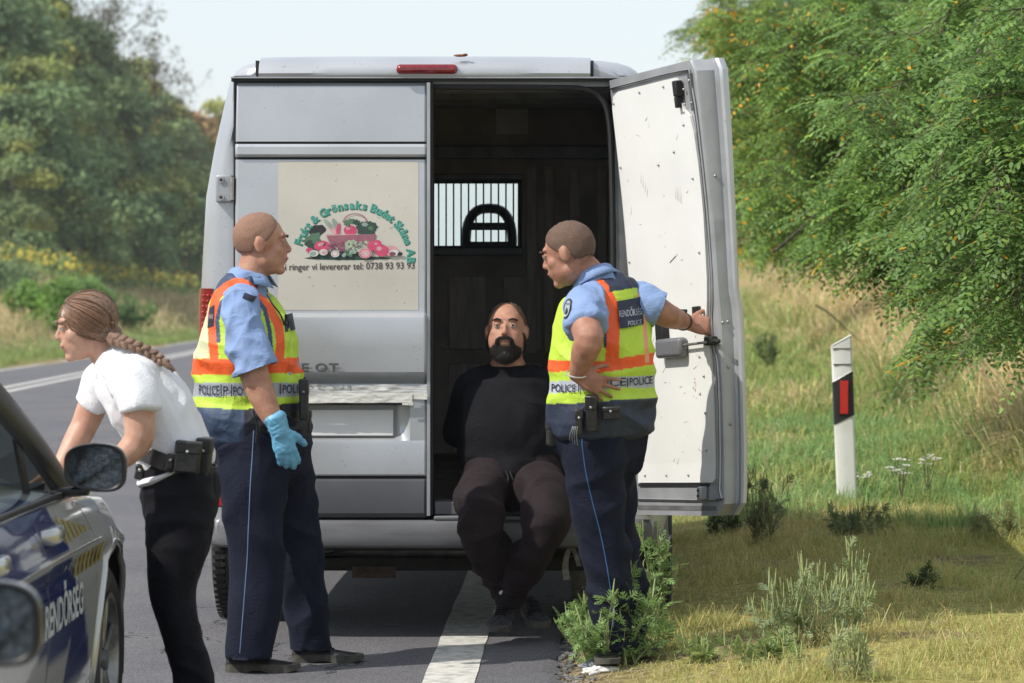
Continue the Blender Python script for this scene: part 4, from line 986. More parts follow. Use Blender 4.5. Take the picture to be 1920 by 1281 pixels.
def head_extras(parent, c, R, s=1.0, brow=M_dhair, hair=None, low=-.02, front=.055, grow=.006, skinm=None, name='hair', bristle=.006, scalp=None):
    skinm = skinm or M_skin
    c = np.array(c, float)
    def T(p): return c + R @ (np.array(p) * s)
    for q in (-1, 1):
        e = MB().ell(T((q * .031, .0815, .011)), (.0115 * s,) * 3, 12, 9).build('eye', M_eye, parent)
        MB().ell(T((q * .031, .0885, .0105)), (.0058 * s,) * 3, 10, 7).build('iris', M_iris, e)
        MB().ell(T((q * .031, .0805, .0165)), (.0155 * s, .0135 * s, .0095 * s), 12, 8, 0, R).build('eyelid', skinm, e)
        m = MB(); m.tube([T((q * .016, .097, .030)), T((q * .032, .096, .036)), T((q * .050, .084, .031))], [(.004, .005), (.004, .006), (.003, .004)], (0, 0, 1), n=6); m.build('eyebrow', brow, parent)
    m = MB(); m.tube([T((-.021, .0965, -.055)), T((0, .1015, -.054)), T((.021, .0965, -.055))], [(.0032, .0030)] * 3, (0, 0, 1), n=8); m.build('lips', M_lip, parent)
    if hair is not None:
        nu, nv = 40, 22; V = []
        rr = np.array((.076, .097, .092)) + grow
        for i in range(nv):
            for j in range(nu):
                a = 2 * math.pi * j / nu; d = np.array((math.sin(a), math.cos(a)))   # a=0 front
                lowz = low if abs(d[1]) < .99 else 0
                f_ = max(d[1], 0)
                tmax = math.acos(np.clip((low * (1 - f_ ** 1.5) + front * f_ ** 1.5 - (.03 if d[1] < -.3 else 0)) / rr[2], -1, 1)) + .04 * math.sin(j * 5.1) * .5
                t = tmax * i / (nv - 1); V.append(T((rr[0] * math.sin(t) * d[0], -.014 + rr[1] * math.sin(t) * d[1], .028 + rr[2] * math.cos(t))))
        V = np.array(V); nn = V - T((0, -.014, .028)); nn /= np.linalg.norm(nn, axis=1)[:, None]
        V = V + nn * ((vnoise(V * 160, 3) - .5) * .004 + (vnoise(V * 45, 4) - .5) * .004)[:, None]
        F = [(i * nu + j, (i + 1) * nu + j, (i + 1) * nu + (j + 1) % nu, i * nu + (j + 1) % nu) for i in range(nv - 1) for j in range(nu)]
        bristles(parent, V, nn, nv, nu, hair, bristle)
        o = mesh('scalp', V - nn * .0012, F, scalp or hair, parent); so = o.modifiers.new('s', 'SOLIDIFY'); so.thickness = .004; so.offset = -1
def hand_parts(wr, fwd, palm, thumb, curl=.35, s=1.0, spread=.0, g=0.0, curls=None):
    """wr wrist, fwd towards the fingers, palm out of the palm, thumb towards the thumb's side"""
    f = np.array(fwd, float); f /= np.linalg.norm(f); n = np.array(palm, float); n -= n @ f * f; n /= np.linalg.norm(n); t = np.cross(f, n)
    if t @ np.array(thumb, float) < 0: t = -t
    wr = np.array(wr, float); P = []
    P.append(tube([wr - f * .02 * s, wr + f * .02 * s, wr + f * .055 * s, wr + f * .088 * s], [(.026 * s + g, .019 * s + g), (.033 * s + g, .018 * s + g), (.041 * s + g, .017 * s + g), (.038 * s + g, .013 * s + g)], t, 16, 3, 2.6))
    for k, (off, L, r) in enumerate(((.030, .074, .0090), (.010, .084, .0094), (-.011, .078, .0090), (-.030, .060, .0080))):
        cu = curl if curls is None else curls[k]
        b = wr + (f * (.085 - .004 * abs(k - 1)) + t * off) * s; d = f + t * off * (3 + spread * 14); d /= np.linalg.norm(d); pts = [b - d * .02 * s, b]; ang = cu * .6
        for q, fr in enumerate((.45, .31, .24)):
            dd = d * math.cos(ang) + n * math.sin(ang); pts.append(pts[-1] + dd * L * fr * s); ang += cu * (1.0, .7, 0)[q]
        P.append(tube(pts, [(r * s + g)] * 2 + [(r * .97 * s + g), (r * .9 * s + g), (r * .78 * s + g)], t, 9, 2))
    b = wr + (f * .022 + t * .026) * s; d = f * .62 + t * .72 + n * .32; d /= np.linalg.norm(d); d2 = f * .86 + t * .42 + n * .35 * (1 + curl); d2 /= np.linalg.norm(d2)
    P.append(tube([b - d * .01, b + d * .03 * s, b + d * .048 * s + d2 * .012 * s, b + d * .05 * s + d2 * .042 * s], [.015 * s + g, .0125 * s + g, .0105 * s + g, .0085 * s + g], n, 9, 3))
    return P
def shoe(parent, heel, dirv, L, wdt, h, mat, name='shoe', sole=.028, zg=0.0, tilt=0.0, solemat=None, boot=.0):
    d = np.array(dirv, float); d /= np.linalg.norm(d); s = np.cross(d, (0, 0, 1)); s /= np.linalg.norm(s); u = np.cross(s, d)
    heel = np.array(heel, float)
    prof = [(0, .30, .62), (.03, .36, .9), (.10, .39, 1.0 + boot), (.22, .39, 1.0 + boot), (.32, .38, .95), (.42, .38, .78), (.55, .43, .60), (.68, .48, .50), (.80, .49, .44), (.90, .43, .38), (.97, .28, .28), (1.0, .12, .18)]
    V = []; nq = 16
    for t, w_, hh in prof:
        for j in range(nq):
            a = math.pi * 2 * j / nq; cx_ = math.copysign(abs(math.cos(a)) ** .75, math.cos(a)); cz = math.sin(a)
            z = sole + (max(cz, 0) ** .8 * (h * hh - sole) if cz > 0 else -sole * .3 * abs(cz))
            V.append(heel + d * t * L + s * cx_ * w_ * wdt * (1 - .25 * max(cz, 0) * (t < .5)) + u * z)
    F = [(i * nq + j, i * nq + (j + 1) % nq, (i + 1) * nq + (j + 1) % nq, (i + 1) * nq + j) for i in range(len(prof) - 1) for j in range(nq)] + [tuple(range(nq - 1, -1, -1)), tuple((len(prof) - 1) * nq + j for j in range(nq))]
    o = mesh(name, V, F, mat, parent, angle=60); sd = o.modifiers.new('s', 'SUBSURF'); sd.levels = 1; sd.render_levels = 1
    m = MB(); V = []; n2 = 28
    out = []
    for k in range(n2):
        a = 2 * math.pi * k / n2; t = .5 - .5 * math.cos(a); w_ = np.interp(t, [p[0] for p in prof], [p[1] for p in prof]) * 1.08 * wdt; out.append((t * 1.03 - .015, w_ * (1 if math.sin(a) >= 0 else -1) * min(1, abs(math.sin(a)) * 2.2)))
    lo = [heel + d * t * L + s * w_ * .97 + u * (.012 * sstep(.8, 1, t) + (.008 if .36 < t < .5 else 0)) for t, w_ in out]; hi_ = [heel + d * t * L + s * w_ + u * (sole + .004) for t, w_ in out]
    m.add(lo + hi_, [(i, (i + 1) % n2, n2 + (i + 1) % n2, n2 + i) for i in range(n2)] + [tuple(range(n2 - 1, -1, -1)), tuple(range(n2, 2 * n2))])
    m.build('sole', solemat or M_sole, o, angle=50)
    m = MB()
    for k in range(5):
        t = .36 + k * .055; c0 = heel + d * t * L + u * (h * np.interp(t, [p[0] for p in prof], [p[2] for p in prof]) + .001)
        m.tube([c0 - s * .022, c0 + u * .003, c0 + s * .022], [.0028] * 3, (0, 0, 1), n=5)
    lc = m.build('laces', M_black, o); return o
def belt(parent, pts_c, ra, rb, refv, hgt, mat, name='belt'):
    """a band round the waist: ellipse round centre with half axes"""
    c, A, B = pts_c, np.array(refv[0], float), np.array(refv[1], float); n = 40; V = []
    up = np.cross(A, B); up /= np.linalg.norm(up)
    if up[2] < 0: up = -up
    for j in range(n):
        a = 2 * math.pi * j / n
        for r_, z in ((0, -hgt / 2), (.006, -hgt / 2), (.006, hgt / 2), (0, hgt / 2)):
            V.append(np.array(c) + A * math.cos(a) * (ra + r_) + B * math.sin(a) * (rb + r_) + up * z)
    F = [(j * 4 + q, ((j + 1) % n) * 4 + q, ((j + 1) % n) * 4 + (q + 1) % 4, j * 4 + (q + 1) % 4) for j in range(n) for q in range(4)]
    return mesh(name, V, F, mat, parent, angle=40)
def pouch(parent, c, R, sz, mat=None, name='pouch', bev=.008):
    a, b_, h_ = sz; m = MB(); c = np.array(c, float); R = np.array(R)
    m.box(-a / 2, a / 2, -b_ / 2, b_ / 2, -h_ / 2, h_ / 2, M=lambda v: v @ R.T + c)
    o = m.build(name, mat or M_leather, parent, bevel=bev)
    m2 = MB(); m2.box(-a / 2 - .002, a / 2 + .002, -b_ / 2 - .003, b_ / 2 + .003, h_ * .12, h_ / 2 + .003, M=lambda v: v @ R.T + c); m2.build('flap', mat or M_leather, o, bevel=bev * .8)
    m3 = MB(); m3.ell(c + R @ np.array((0, -b_ / 2 - .005, h_ * .2)), (.006, .004, .006), 8, 5); m3.build('press_stud', M_zinc, o)
    return o
def collar(parent, c, up, opn, r, h_, mat, gap=.5, drop=.042, point=.03, name='collar', ry=None):
    """fold-over shirt collar round the neck at c, open towards opn"""
    u = np.array(up, float); u /= np.linalg.norm(u); o_ = np.array(opn, float); o_ -= o_ @ u * u; o_ /= np.linalg.norm(o_); s_ = np.cross(u, o_); c = np.array(c, float); V = []; n = 30; ry = ry or r
    for i in range(n + 1):
        q = i / n; a = gap + (2 * math.pi - 2 * gap) * q; d = o_ * math.cos(a) * ry + s_ * math.sin(a) * r; e = d / np.linalg.norm(d)
        front = max(0, math.cos(a)) ** 1.2; lift = -.018 * front; ends = max(0, 1 - min(q, 1 - q) * 7)
        b_ = c + d + u * lift
        V += [b_ - e * .003, b_ + u * h_ * .98 - e * .006, b_ + u * (h_ + .003) - e * .001, b_ + u * h_ * .9 + e * .006, b_ + e * (.012 + .01 * front) + u * (h_ - drop * .55), b_ + e * (.018 + .012 * front) + u * (h_ - drop - point * ends) + o_ * ends * .006]
    F = [(i * 6 + q, (i + 1) * 6 + q, (i + 1) * 6 + q + 1, i * 6 + q + 1) for i in range(n) for q in range(5)]
    ob = mesh(name, V, F, mat, parent); so = ob.modifiers.new('s', 'SOLIDIFY'); so.thickness = .003; return ob

LIME = np.array((.52, .73, .06)); ORANGE = np.array((.88, .115, .018)); SILV = np.array((.36, .38, .42)); NAVY = np.array((.022, .032, .062)); DKB = np.array((.045, .075, .14)); CREAM = np.array((.72, .74, .45))

def poly_dist(px, py, pts):
    d = np.full(len(px), 1e9)
    for (x0, y0), (x1, y1) in zip(pts[:-1], pts[1:]):
        L2 = (x1 - x0) ** 2 + (y1 - y0) ** 2; t = np.clip(((px - x0) * (x1 - x0) + (py - y0) * (y1 - y0)) / L2, 0, 1)
        d = np.minimum(d, np.hypot(px - x0 - t * (x1 - x0), py - y0 - t * (y1 - y0)))
    return d
def wrap_text(parent, items, bvh, mat, d=(0, 1, 0), off=.0065, name='lettering'):
    """items: (text, px, py, width px, height px, slope, Y): laid onto cloth along d"""
    m = MB()
    for s_, px, py, wd_, ht, slope, Y in items:
        v, f = text2d(s_, 1.0, .008, 2); x0, x1, y0, y1 = v[:, 0].min(), v[:, 0].max(), v[:, 1].min(), v[:, 1].max()
        a = (v[:, 0] - x0) / (x1 - x0); b_ = (v[:, 1] - y0) / (y1 - y0)
        P = np.array([W(px + aa * wd_, py - bb * ht + aa * wd_ * slope, Y) for aa, bb in zip(a, b_)])
        m.add(drape(P, d, bvh, off), f)
    return m.build(name, mat, parent, smooth=False, angle=None)
def drape_patch(parent, outline, Y, bvh, mat, name, off=.003, d=(0, 1, 0), nsub=5, thick=.0):
    """quad patch given by four pixel corners, laid on cloth"""
    (a, b_, c, e) = [np.array(q, float) for q in outline]; V = []
    for i in range(nsub + 1):
        for j in range(nsub + 1):
            s_, t = i / nsub, j / nsub; q = (a * (1 - s_) + b_ * s_) * (1 - t) + (e * (1 - s_) + c * s_) * t; V.append(W(q[0], q[1], Y))
    V = drape(np.array(V), d, bvh, off); k = nsub + 1
    return mesh(name, V, [(i * k + j, (i + 1) * k + j, (i + 1) * k + j + 1, i * k + j + 1) for i in range(nsub) for j in range(nsub)], mat, parent)
def drape_line(parent, px, Y, bvh, r, mat, name, off=.001, d=(0, 1, 0)):
    P = catmull(np.array([W(x, y, Y) for x, y in px]), 6); P = drape(P, d, bvh, off); m = MB(); m.tube(P, [r] * len(P), (1, 0, 0), n=6, sub=1); return m.build(name, mat, parent)
def TB(l, ref, n=20, sub=4, p=2.0, g=0.0, flat=False):
    """tube from rows (px, py, Y, radii)"""
    return tube([W(*q[:3]) for q in l], [q[3] for q in l], ref, n, sub, p, g, True, flat)

# ------------------------------------------------------------------ officer with the blue glove
A = empty('person', W(490, 1250, 13.12) * np.array((1, 1, 0)), 'officer in light blue shirt and hi-vis vest wearing a blue rubber glove', 'person', 'people around the van')
YA = 13.12; side = (0, -1, 0)
torso = [(490, 860, YA, (.15, .155)), (486, 800, YA, (.165, .165)), (480, 750, YA, (.175, .178)), (470, 690, YA, (.180, .176)), (466, 635, YA, (.172, .146)), (458, 585, YA, (.163, .118)), (458, 556, YA, (.12, .09)), (464, 530, YA, (.062, .066))]
near_arm = [(449, 575, 12.95, .058), (460, 640, 12.90, .054), (476, 698, 12.86, .058), (488, 735, 12.85, .054), (506, 775, 12.84, .044), (524, 806, 12.83, .031)]
far_arm = [(452, 575, 13.30, .062), (474, 640, 13.36, .056), (490, 695, 13.36, .050), (505, 730, 13.34, .044), (522, 768, 13.30, .030)]
legN = [(478, 850, 13.02, (.085, .095)), (478, 1030, 12.98, (.06, .065)), (474, 1225, 12.96, (.045, .055))]
legF = [(505, 850, 13.22, (.085, .095)), (558, 1030, 13.27, (.06, .065)), (578, 1210, 13.28, (.045, .055))]
hc = W(491, 458, YA); RA = frame((1, .12, -.02))
sk = [TB(torso, side, 24, 4, 2.2), TB([(464, 545, YA, .066), (474, 505, YA, .060), (484, 475, YA, .058)], side), TB([(452, 578, 12.94, .058), (455, 570, YA, .06), (452, 578, 13.3, .058)], (1, 0, 0)),
      TB(near_arm, side), TB(far_arm, side), TB(legN, side), TB(legF, side)] + head_parts(hc, RA, 1.03)
wN = W(524, 806, 12.83); hN = dict(wr=wN, fwd=(.30, .02, -.95), palm=(-.2, .97, 0), thumb=(1, 0, 0), curl=.42, s=1.02)
sk += hand_parts(**hN) + hand_parts(W(522, 768, 13.30), (.5, -.1, -.8), (0, -.6, -.8), (1, 0, 1), .6)
remesh('body', sk, .0062, 3, M_skin, A)
head_extras(A, hc, RA, 1.03, M_buzz, M_buzz, low=-.030, front=.080, grow=.0004, bristle=.0035, scalp=M_shave)
# shirt, vest, trousers
shirt_t = [(q[0], q[1], q[2], tuple(np.array(q[3]) + .004)) for q in torso[1:-1]] + [(466, 522, YA, (.072, .076))]
sleeveN = [(447, 566, 12.99, .062), (451, 590, 12.93, .076), (464, 640, 12.89, .080), (474, 676, 12.865, .084), (484, 712, 12.85, .088)]
sleeveF = [(452, 575, 13.28, .078), (475, 635, 13.36, .078), (490, 670, 13.37, .076)]
o, v, f = remesh('shirt', [TB(shirt_t, side, 24, 4, 2.2), TB(sleeveN, side, 22, 4), TB(sleeveF, side, 20, 4), TB([(449, 574, 12.93, .072), (455, 566, YA, .072), (452, 574, 13.3, .07)], (1, 0, 0))], .007, 3, M_shirt, A,
                 fold=folds(.0075, 13, 3), ret=True, cut=planes((479, 694, 12.855, (.17, -.03, -.45), .16)))
collar(A, W(465, 531, YA), (-.32, 0, 1), (1, -.1, 0), .067, .036, M_shirt, gap=.45, ry=.075)
vt = [(468, 800, YA, (.215, .232)), (468, 778, YA, (.215, .228)), (468, 740, YA, (.208, .222)), (467, 690, YA, (.207, .208)), (465, 640, YA, (.205, .188)), (460, 600, YA, (.198, .158)), (456, 568, YA, (.186, .125)), (456, 548, YA, (.150, .100)), (460, 533, YA, (.10, .085))]
def vcolA(v, n):
    px, py = px_of(v); c = np.tile(LIME, (len(v), 1)); near = v[:, 1] < YA + .03
    c[(px < 392) & (py < 672)] = CREAM * .9  # strong sun on his back, painted into the lime as cream
    c[py > np.interp(px, [360, 460, 500, 575], [764, 768, 768, 762])] = DKB
    c[(px > 458) & (py > np.interp(px, [458, 500, 575], [768, 762, 752]))] = (.016, .018, .028)
    c[(py > 718) & (py < 744)] = SILV
    c[(py > np.interp(px, [365, 575], [673, 670])) & (py < np.interp(px, [365, 575], [703, 700]))] = ORANGE
    c[(py < 673) & (poly_dist(px, py, [(402, 672), (399, 640), (398, 590), (405, 556), (424, 538), (449, 526), (470, 540), (486, 556), (505, 578), (522, 610), (526, 640), (524, 672)]) < 8.5)] = ORANGE
    c[(py < np.interp(px, [400, 424, 449, 470, 490], [548, 528, 518, 531, 548]))] = DKB * .9
    d = poly_dist(px, py, [(410, 640), (407, 600), (415, 568), (432, 550), (455, 545), (478, 556), (496, 580), (506, 620), (508, 660)])
    c[near & (d < 4) & (py < 673)] = DKB
    return c
hem = lambda q: None
o, vv, vf = remesh('vest', [TB(vt, side, 26, 4, 2.3)], .0052, 3, M_vest, A, fold=stiff(folds(.0095, 8, 17, dirs=((1, 0, -.3), (.3, .3, 1), (1, .5, .5))), 731), color=vcolA, ret=True)
vb = bvh_of(vv, vf); vestA = o
wrap_text(vestA, [('POLICE', 369, 741, 42, 18, .02, YA - .2), ('|', 414, 743, 2, 22, 0, YA - .2), ('P', 419, 742, 9, 18, .0, YA - .2), ('|', 434, 743, 2, 22, 0, YA - .2), ('PO', 438, 742, 18, 17, 0, YA - .2), ('|', 524, 740, 2, 20, 0, YA - .2), ('POLICE', 529, 739, 42, 17, 0, YA - .2)], vb, M_print)
drape_patch(vestA, [(388, 578), (399, 572), (398, 612), (385, 616)], YA - .2, vb, M_patch, 'back_label')
drape_patch(vestA, [(526, 592), (536, 590), (542, 622), (531, 624)], YA - .2, vb, M_patch, 'chest_label')
wrap_text(vestA, [('RENDŐRSÉG', 388, 598, 9, 10, 0, YA - .2)], vb, M_grey, off=.006); 
# trousers
tN = [(474, 800, 13.04, (.112, .150)), (474, 860, 13.01, (.108, .134)), (477, 930, 12.99, (.096, .118)), (480, 1030, 12.98, (.084, .105)), (477, 1120, 12.965, (.080, .099)), (469, 1190, 12.96, (.078, .090)), (465, 1245, 12.96, (.080, .090))]
tF = [(506, 800, 13.2, (.115, .150)), (515, 870, 13.24, (.115, .138)), (538, 950, 13.26, (.10, .115)), (558, 1035, 13.27, (.088, .096)), (572, 1120, 13.28, (.085, .090)), (580, 1180, 13.28, (.083, .084)), (585, 1230, 13.28, (.083, .084))]
o, tv, tf = remesh('trousers', [TB([(490, 868, YA, (.17, .178)), (490, 830, YA, (.185, .186)), (490, 800, YA, (.188, .182)), (490, 766, YA, (.185, .178))], side, 26, 4, 2.3), TB(tN, side, 22, 4), TB(tF, side, 22, 4)], .0085, 4, M_navy, A, fold=folds(.010, 7.5, 23, dirs=((1, 0, -.5), (1, .3, .6), (.05, .1, 1))), ret=True, cut=planes((468, 1233, 12.96, (0, 0, -1), .16), (584, 1216, 13.28, (0, 0, -1), .16)))
tb = bvh_of(tv, tf); drape_line(o, [(477, 800), (474, 860), (470, 940), (465, 1040), (459, 1130), (452, 1222)], YA - .2, tb, .0019, pm('pale_blue_piping', (.16, .25, .42), rough=.7), 'piping')
MB().tube([W(x, y, 12.87) for x, y in ((475, 770), (482, 800), (479, 830))], [.003] * 3, n=5).build('pocket_seam', M_leather, o)
shoe(A, W(424, 1258, 12.99) * (1, 1, 0), (1, -.03, 0), .29, .105, .088, M_leather, zg=0)
shoe(A, W(548, 1244, 13.28) * (1, 1, 0), (1, -.02, 0), .285, .105, .088, M_leather)
remesh('glove', [tube([wN + np.array((-.018, 0, .045)), wN + np.array((-.008, 0, .02)), wN + np.array((.004, 0, -.02))], [.046, .041, .036], side, 14, 3)] + hand_parts(**{**hN, 'g': .0035}), .0052, 2, M_glove, A, fold=folds(.0018, 60, 5))
m = MB(); 
belt(A, W(487, 776, YA), .192, .196, ((0, -1, 0), (1, 0, 0)), .045, M_leather)
I3 = np.eye(3)
pouch(A, W(575, 790, 13.08), I3, (.035, .06, .085)); pouch(A, W(492, 786, 12.92), I3, (.05, .03, .075)); pouch(A, W(570, 750, 12.98), I3, (.035, .05, .16), name='radio'); 
m = MB(); m.tube([W(571, 708, 12.97), W(572, 730, 12.97)], [.005, .006], n=8); m.build('aerial', M_seal, A)
m = MB(); P = [W(500, 552, 12.93), W(512, 572, 12.91), W(526, 590, 12.93), W(533, 610, 12.95)]; m.tube(P, [.0035] * 4, n=6); m.build('radio_cord', M_seal, A)
drape_patch(A, [(462, 548), (484, 556), (478, 566), (458, 558)], 12.95, bvh_of(v, f), M_patch, 'shoulder_mark', off=.004)

_W = W
W = lambda px, py, Y: _W(px, py, Y - .25)
# ------------------------------------------------------------------ officer holding the door
B = empty('person', (W(1140, 1245, 13.27)[0], 13.02, .045), 'officer seen from behind, one hand on hip, other hand on the open van door', 'person', 'people around the van')
YB = 13.27; fB = np.array((-.62, .78, 0)); fB /= np.linalg.norm(fB); sB = np.array((-.78, -.62, 0))    # side towards his left hand
torso = [(1128, 860, YB, (.135, .11)), (1129, 820, YB, (.155, .125)), (1130, 770, YB, (.176, .142)), (1130, 710, YB, (.180, .142)), (1131, 650, YB, (.178, .128)), (1134, 590, YB, (.180, .108)), (1130, 552, YB, (.13, .085)), (1118, 525, YB, (.066, .062))]
armL = [(1094, 572, 13.14, .066), (1096, 605, 13.03, .062), (1104, 636, 12.96, .057), (1095, 664, 12.99, .052), (1084, 690, 13.02, .034), (1082, 700, 13.03, .029)]
armR = [(1190, 562, 13.36, .066), (1222, 576, 13.30, .060), (1248, 590, 13.32, .050), (1262, 596, 13.40, .046), (1278, 602, 13.50, .036), (1288, 606, 13.56, .028)]
legN = [(1118, 860, 13.20, (.07, .085)), (1132, 1040, 13.22, (.07, .07)), (1152, 1215, 13.22, (.05, .05))]
legF = [(1140, 860, 13.34, (.06, .065)), (1158, 1040, 13.40, (.055, .055)), (1172, 1200, 13.42, (.05, .05))]
hc = W(1066, 476, YB - .02); RB = frame((-.90, .30, -.30))
sk = [TB(torso, sB, 24, 4, 2.2), TB([(1122, 545, YB, .066), (1106, 515, YB, .062), (1084, 492, YB, .058)], sB), TB([(1098, 572, 13.15, .06), (1130, 560, YB, .065), (1185, 566, 13.36, .06)], (0, 0, 1)),
      TB(armL, sB), TB(armR, (0, 0, 1)), TB(legN, side), TB(legF, side)] + head_parts(hc, RB, 1.03)
sk += hand_parts(W(1084, 704, 13.03), (.86, .06, -.42), (.1, .95, 0), (.3, 0, 1), .18, 1.05, .6, curls=(.10, .2, .3, .35))
sk += hand_parts(W(1288, 606, 13.56), (.92, .0, -.12), (.35, .85, -.3), (0, 0, 1), .75, 1.0, .2)
remesh('body', sk, .0062, 3, M_skint, B)
head_extras(B, hc, RB, 1.03, M_buzz, M_buzz2, low=-.030, front=.066, grow=.0012, bristle=.008, scalp=M_shave2)
slL = [(1104, 560, 13.18, .064), (1097, 578, 13.12, .077), (1098, 600, 13.05, .080), (1100, 613, 13.02, .081)]
slR = [(1186, 558, 13.36, .064), (1204, 567, 13.32, .068), (1226, 577, 13.30, .068), (1252, 588, 13.32, .066)]
o, v, f = remesh('shirt', [TB([(q[0], q[1], q[2], tuple(np.array(q[3]) + .002)) for q in torso[1:-1]] + [(1118, 520, YB, (.074, .072))], sB, 24, 4, 2.2), TB(slL, sB, 22, 4, flat=True), TB(slR, (0, 0, 1), 22, 4),
                           TB([(1100, 570, 13.14, .07), (1130, 556, YB, .075), (1185, 562, 13.36, .07)], (0, 0, 1))], .007, 3, M_shirt, B, fold=folds(.0075, 13, 33), ret=True, cut=planes((1237, 582, 13.31, (.6, .05, -.25), .10)))
sb = bvh_of(v, f)
collar(B, W(1116, 528, YB), (-.42, .25, 1), (-.75, .5, 0), .070, .040, M_shirt, gap=.5, ry=.076)
# sleeve badge
bp_ = [W(1076 + 13 * math.sin(a) * (1 if math.cos(a) > -.3 else .8), 578 - 19 * math.cos(a), 13.1) for a in np.linspace(0, 2 * math.pi, 17)[:-1]]
P1 = drape(np.vstack([bp_, [W(1076, 578, 13.1)]]), (0.35, 1, 0), sb, .004); mesh('sleeve_badge', P1, [(i, (i + 1) % 16, 16) for i in range(16)], M_patch, B)
bd_ = [o_ for o_ in B.children if o_.name.startswith('sleeve_badge')][0]
bp_ = [W(1076 + 9.5 * math.sin(a), 578 - 15 * math.cos(a), 13.1) for a in np.linspace(0, 2 * math.pi, 17)[:-1]]
P2 = drape(np.vstack([bp_, [W(1076, 578, 13.1)]]), (0.35, 1, 0), sb, .006); mesh('badge_field', P2, [(i, (i + 1) % 16, 16) for i in range(16)], M_grey, bd_)
bp_ = [W(1076 + 4 * math.sin(a), 582 - 6 * math.cos(a), 13.1) for a in np.linspace(0, 2 * math.pi, 9)[:-1]]
P3 = drape(np.vstack([bp_, [W(1076, 582, 13.1)]]), (0.35, 1, 0), sb, .008); mesh('badge_crest', P3, [(i, (i + 1) % 8, 8) for i in range(8)], M_patch, bd_)
wrap_text(bd_, [('POLICE', 1069, 571, 14, 4, 0, 13.1)], sb, M_patch, d=(.35, 1, 0), off=.008, name='badge_lettering')
vt = [(1129, 792, YB, (.218, .185)), (1129, 770, YB, (.216, .182)), (1129, 730, YB, (.212, .176)), (1129, 690, YB, (.209, .170)), (1131, 640, YB, (.204, .162)), (1134, 600, YB, (.200, .145)), (1136, 572, YB, (.188, .122)), (1136, 552, YB, (.155, .10)), (1130, 535, YB, (.105, .082))]
def vcolB(v, n):
    px, py = px_of(v); c = np.tile(LIME, (len(v), 1))
    c[py > np.interp(px, [1030, 1075, 1130, 1228], [757, 757, 752, 746])] = NAVY
    sl = np.interp(px, [1028, 1060, 1130, 1228], [727, 725, 718, 715])
    c[np.abs(py - sl) < 11] = SILV * 1.3
    so_ = np.interp(px, [1028, 1130, 1228], [686, 688, 672]); 
    c[(py < 690) & (poly_dist(px, py, [(1147, 690), (1150, 600), (1146, 570), (1136, 548), (1118, 530), (1098, 524)]) < 12.5)] = ORANGE
    c[(np.abs(py - so_) < 11)] = ORANGE
    c[(py < 680) & (px > 1195) & (poly_dist(px, py, [(1214, 680), (1208, 600), (1200, 560), (1186, 535)]) < 4)] = ORANGE * .6 + CREAM * .4
    c[(px > 1142) & (py < np.interp(px, [1140, 1190, 1210], [548, 540, 540]))] = NAVY
    c[(px <= 1142) & (py < np.interp(px, [1090, 1110, 1142], [520, 514, 512]))] = NAVY
    c[(px > 1108) & (px < 1190) & (py < np.interp(px, [1108, 1130, 1142, 1190], [516, 524, 538, 540]))] = NAVY
    d = poly_dist(px, py, [(1094, 536), (1118, 544), (1130, 566), (1136, 600), (1134, 650)]); c[(d < 3)] = NAVY * 1.2
    return c
o, vv, vf = remesh('vest', [TB(vt, sB, 26, 4, 2.3)], .0052, 3, M_vest, B, fold=stiff(folds(.010, 8, 41, dirs=((1, 0, -.4), (.3, .3, 1), (1, .5, .6))), 721), color=vcolB, ret=True)
vb = bvh_of(vv, vf)
wrap_text(o, [('POLICE', 1033, 737, 46, 15, -.02, YB - .2), ('|', 1084, 736, 2, 18, 0, YB - .2), ('POLICE', 1090, 728, 84, 15, -.045, YB - .2), ('|', 1176, 727, 2, 17, 0, YB - .2), ('POLICE', 1181, 725, 44, 15, -.04, YB - .2)], vb, M_print)
lb = drape_patch(o, [(1157, 566), (1205, 558), (1208, 610), (1163, 617)], YB - .2, vb, M_patch, 'back_label', off=.009)
wrap_text(lb, [('RENDŐRSÉG', 1161, 596, 44, 17, -.1, YB - .2), ('POLICE', 1178, 612, 26, 9, -.1, YB - .2)], vb, M_grey, off=.012)
tN = [(1116, 800, 13.20, (.10, .135)), (1116, 860, 13.19, (.098, .125)), (1119, 930, 13.20, (.09, .108)), (1132, 1010, 13.22, (.08, .096)), (1141, 1090, 13.22, (.076, .088)), (1150, 1160, 13.22, (.072, .08)), (1155, 1215, 13.22, (.072, .078))]
tF = [(1148, 800, 13.38, (.10, .125)), (1140, 870, 13.38, (.098, .11)), (1143, 940, 13.39, (.09, .10)), (1157, 1020, 13.40, (.08, .09)), (1166, 1100, 13.41, (.076, .085)), (1170, 1160, 13.42, (.072, .078)), (1173, 1205, 13.42, (.072, .075))]
o, tv, tf = remesh('trousers', [TB([(1128, 870, YB, (.155, .13)), (1126, 830, YB, (.178, .15)), (1128, 795, YB, (.192, .155)), (1129, 758, YB, (.190, .152))], sB, 26, 4, 2.3), TB(tN, side, 22, 4), TB(tF, side, 22, 4)], .0085, 4, M_navy, B, fold=folds(.010, 7.5, 53, dirs=((1, 0, -.6), (1, .3, .6), (.25, .1, 1))), ret=True)
tb = bvh_of(tv, tf); drape_line(o, [(1090, 800), (1092, 840), (1099, 890), (1110, 940), (1125, 1000), (1137, 1060), (1146, 1120), (1150, 1180)], YB - .2, tb, .0019, pm('blue_piping', (.05, .15, .36), rough=.7), 'piping')
shoe(B, np.array((W(1128, 0, 13.3)[0], 13.10, .04)), (.1, -1, 0), .29, .10, .10, M_leather); shoe(B, np.array((W(1170, 0, 13.5)[0], 13.30, .06)), (.35, -.9, 0), .29, .10, .10, M_leather)
belt(B, W(1128, 775, YB), .196, .160, (sB, fB), .045, M_leather)
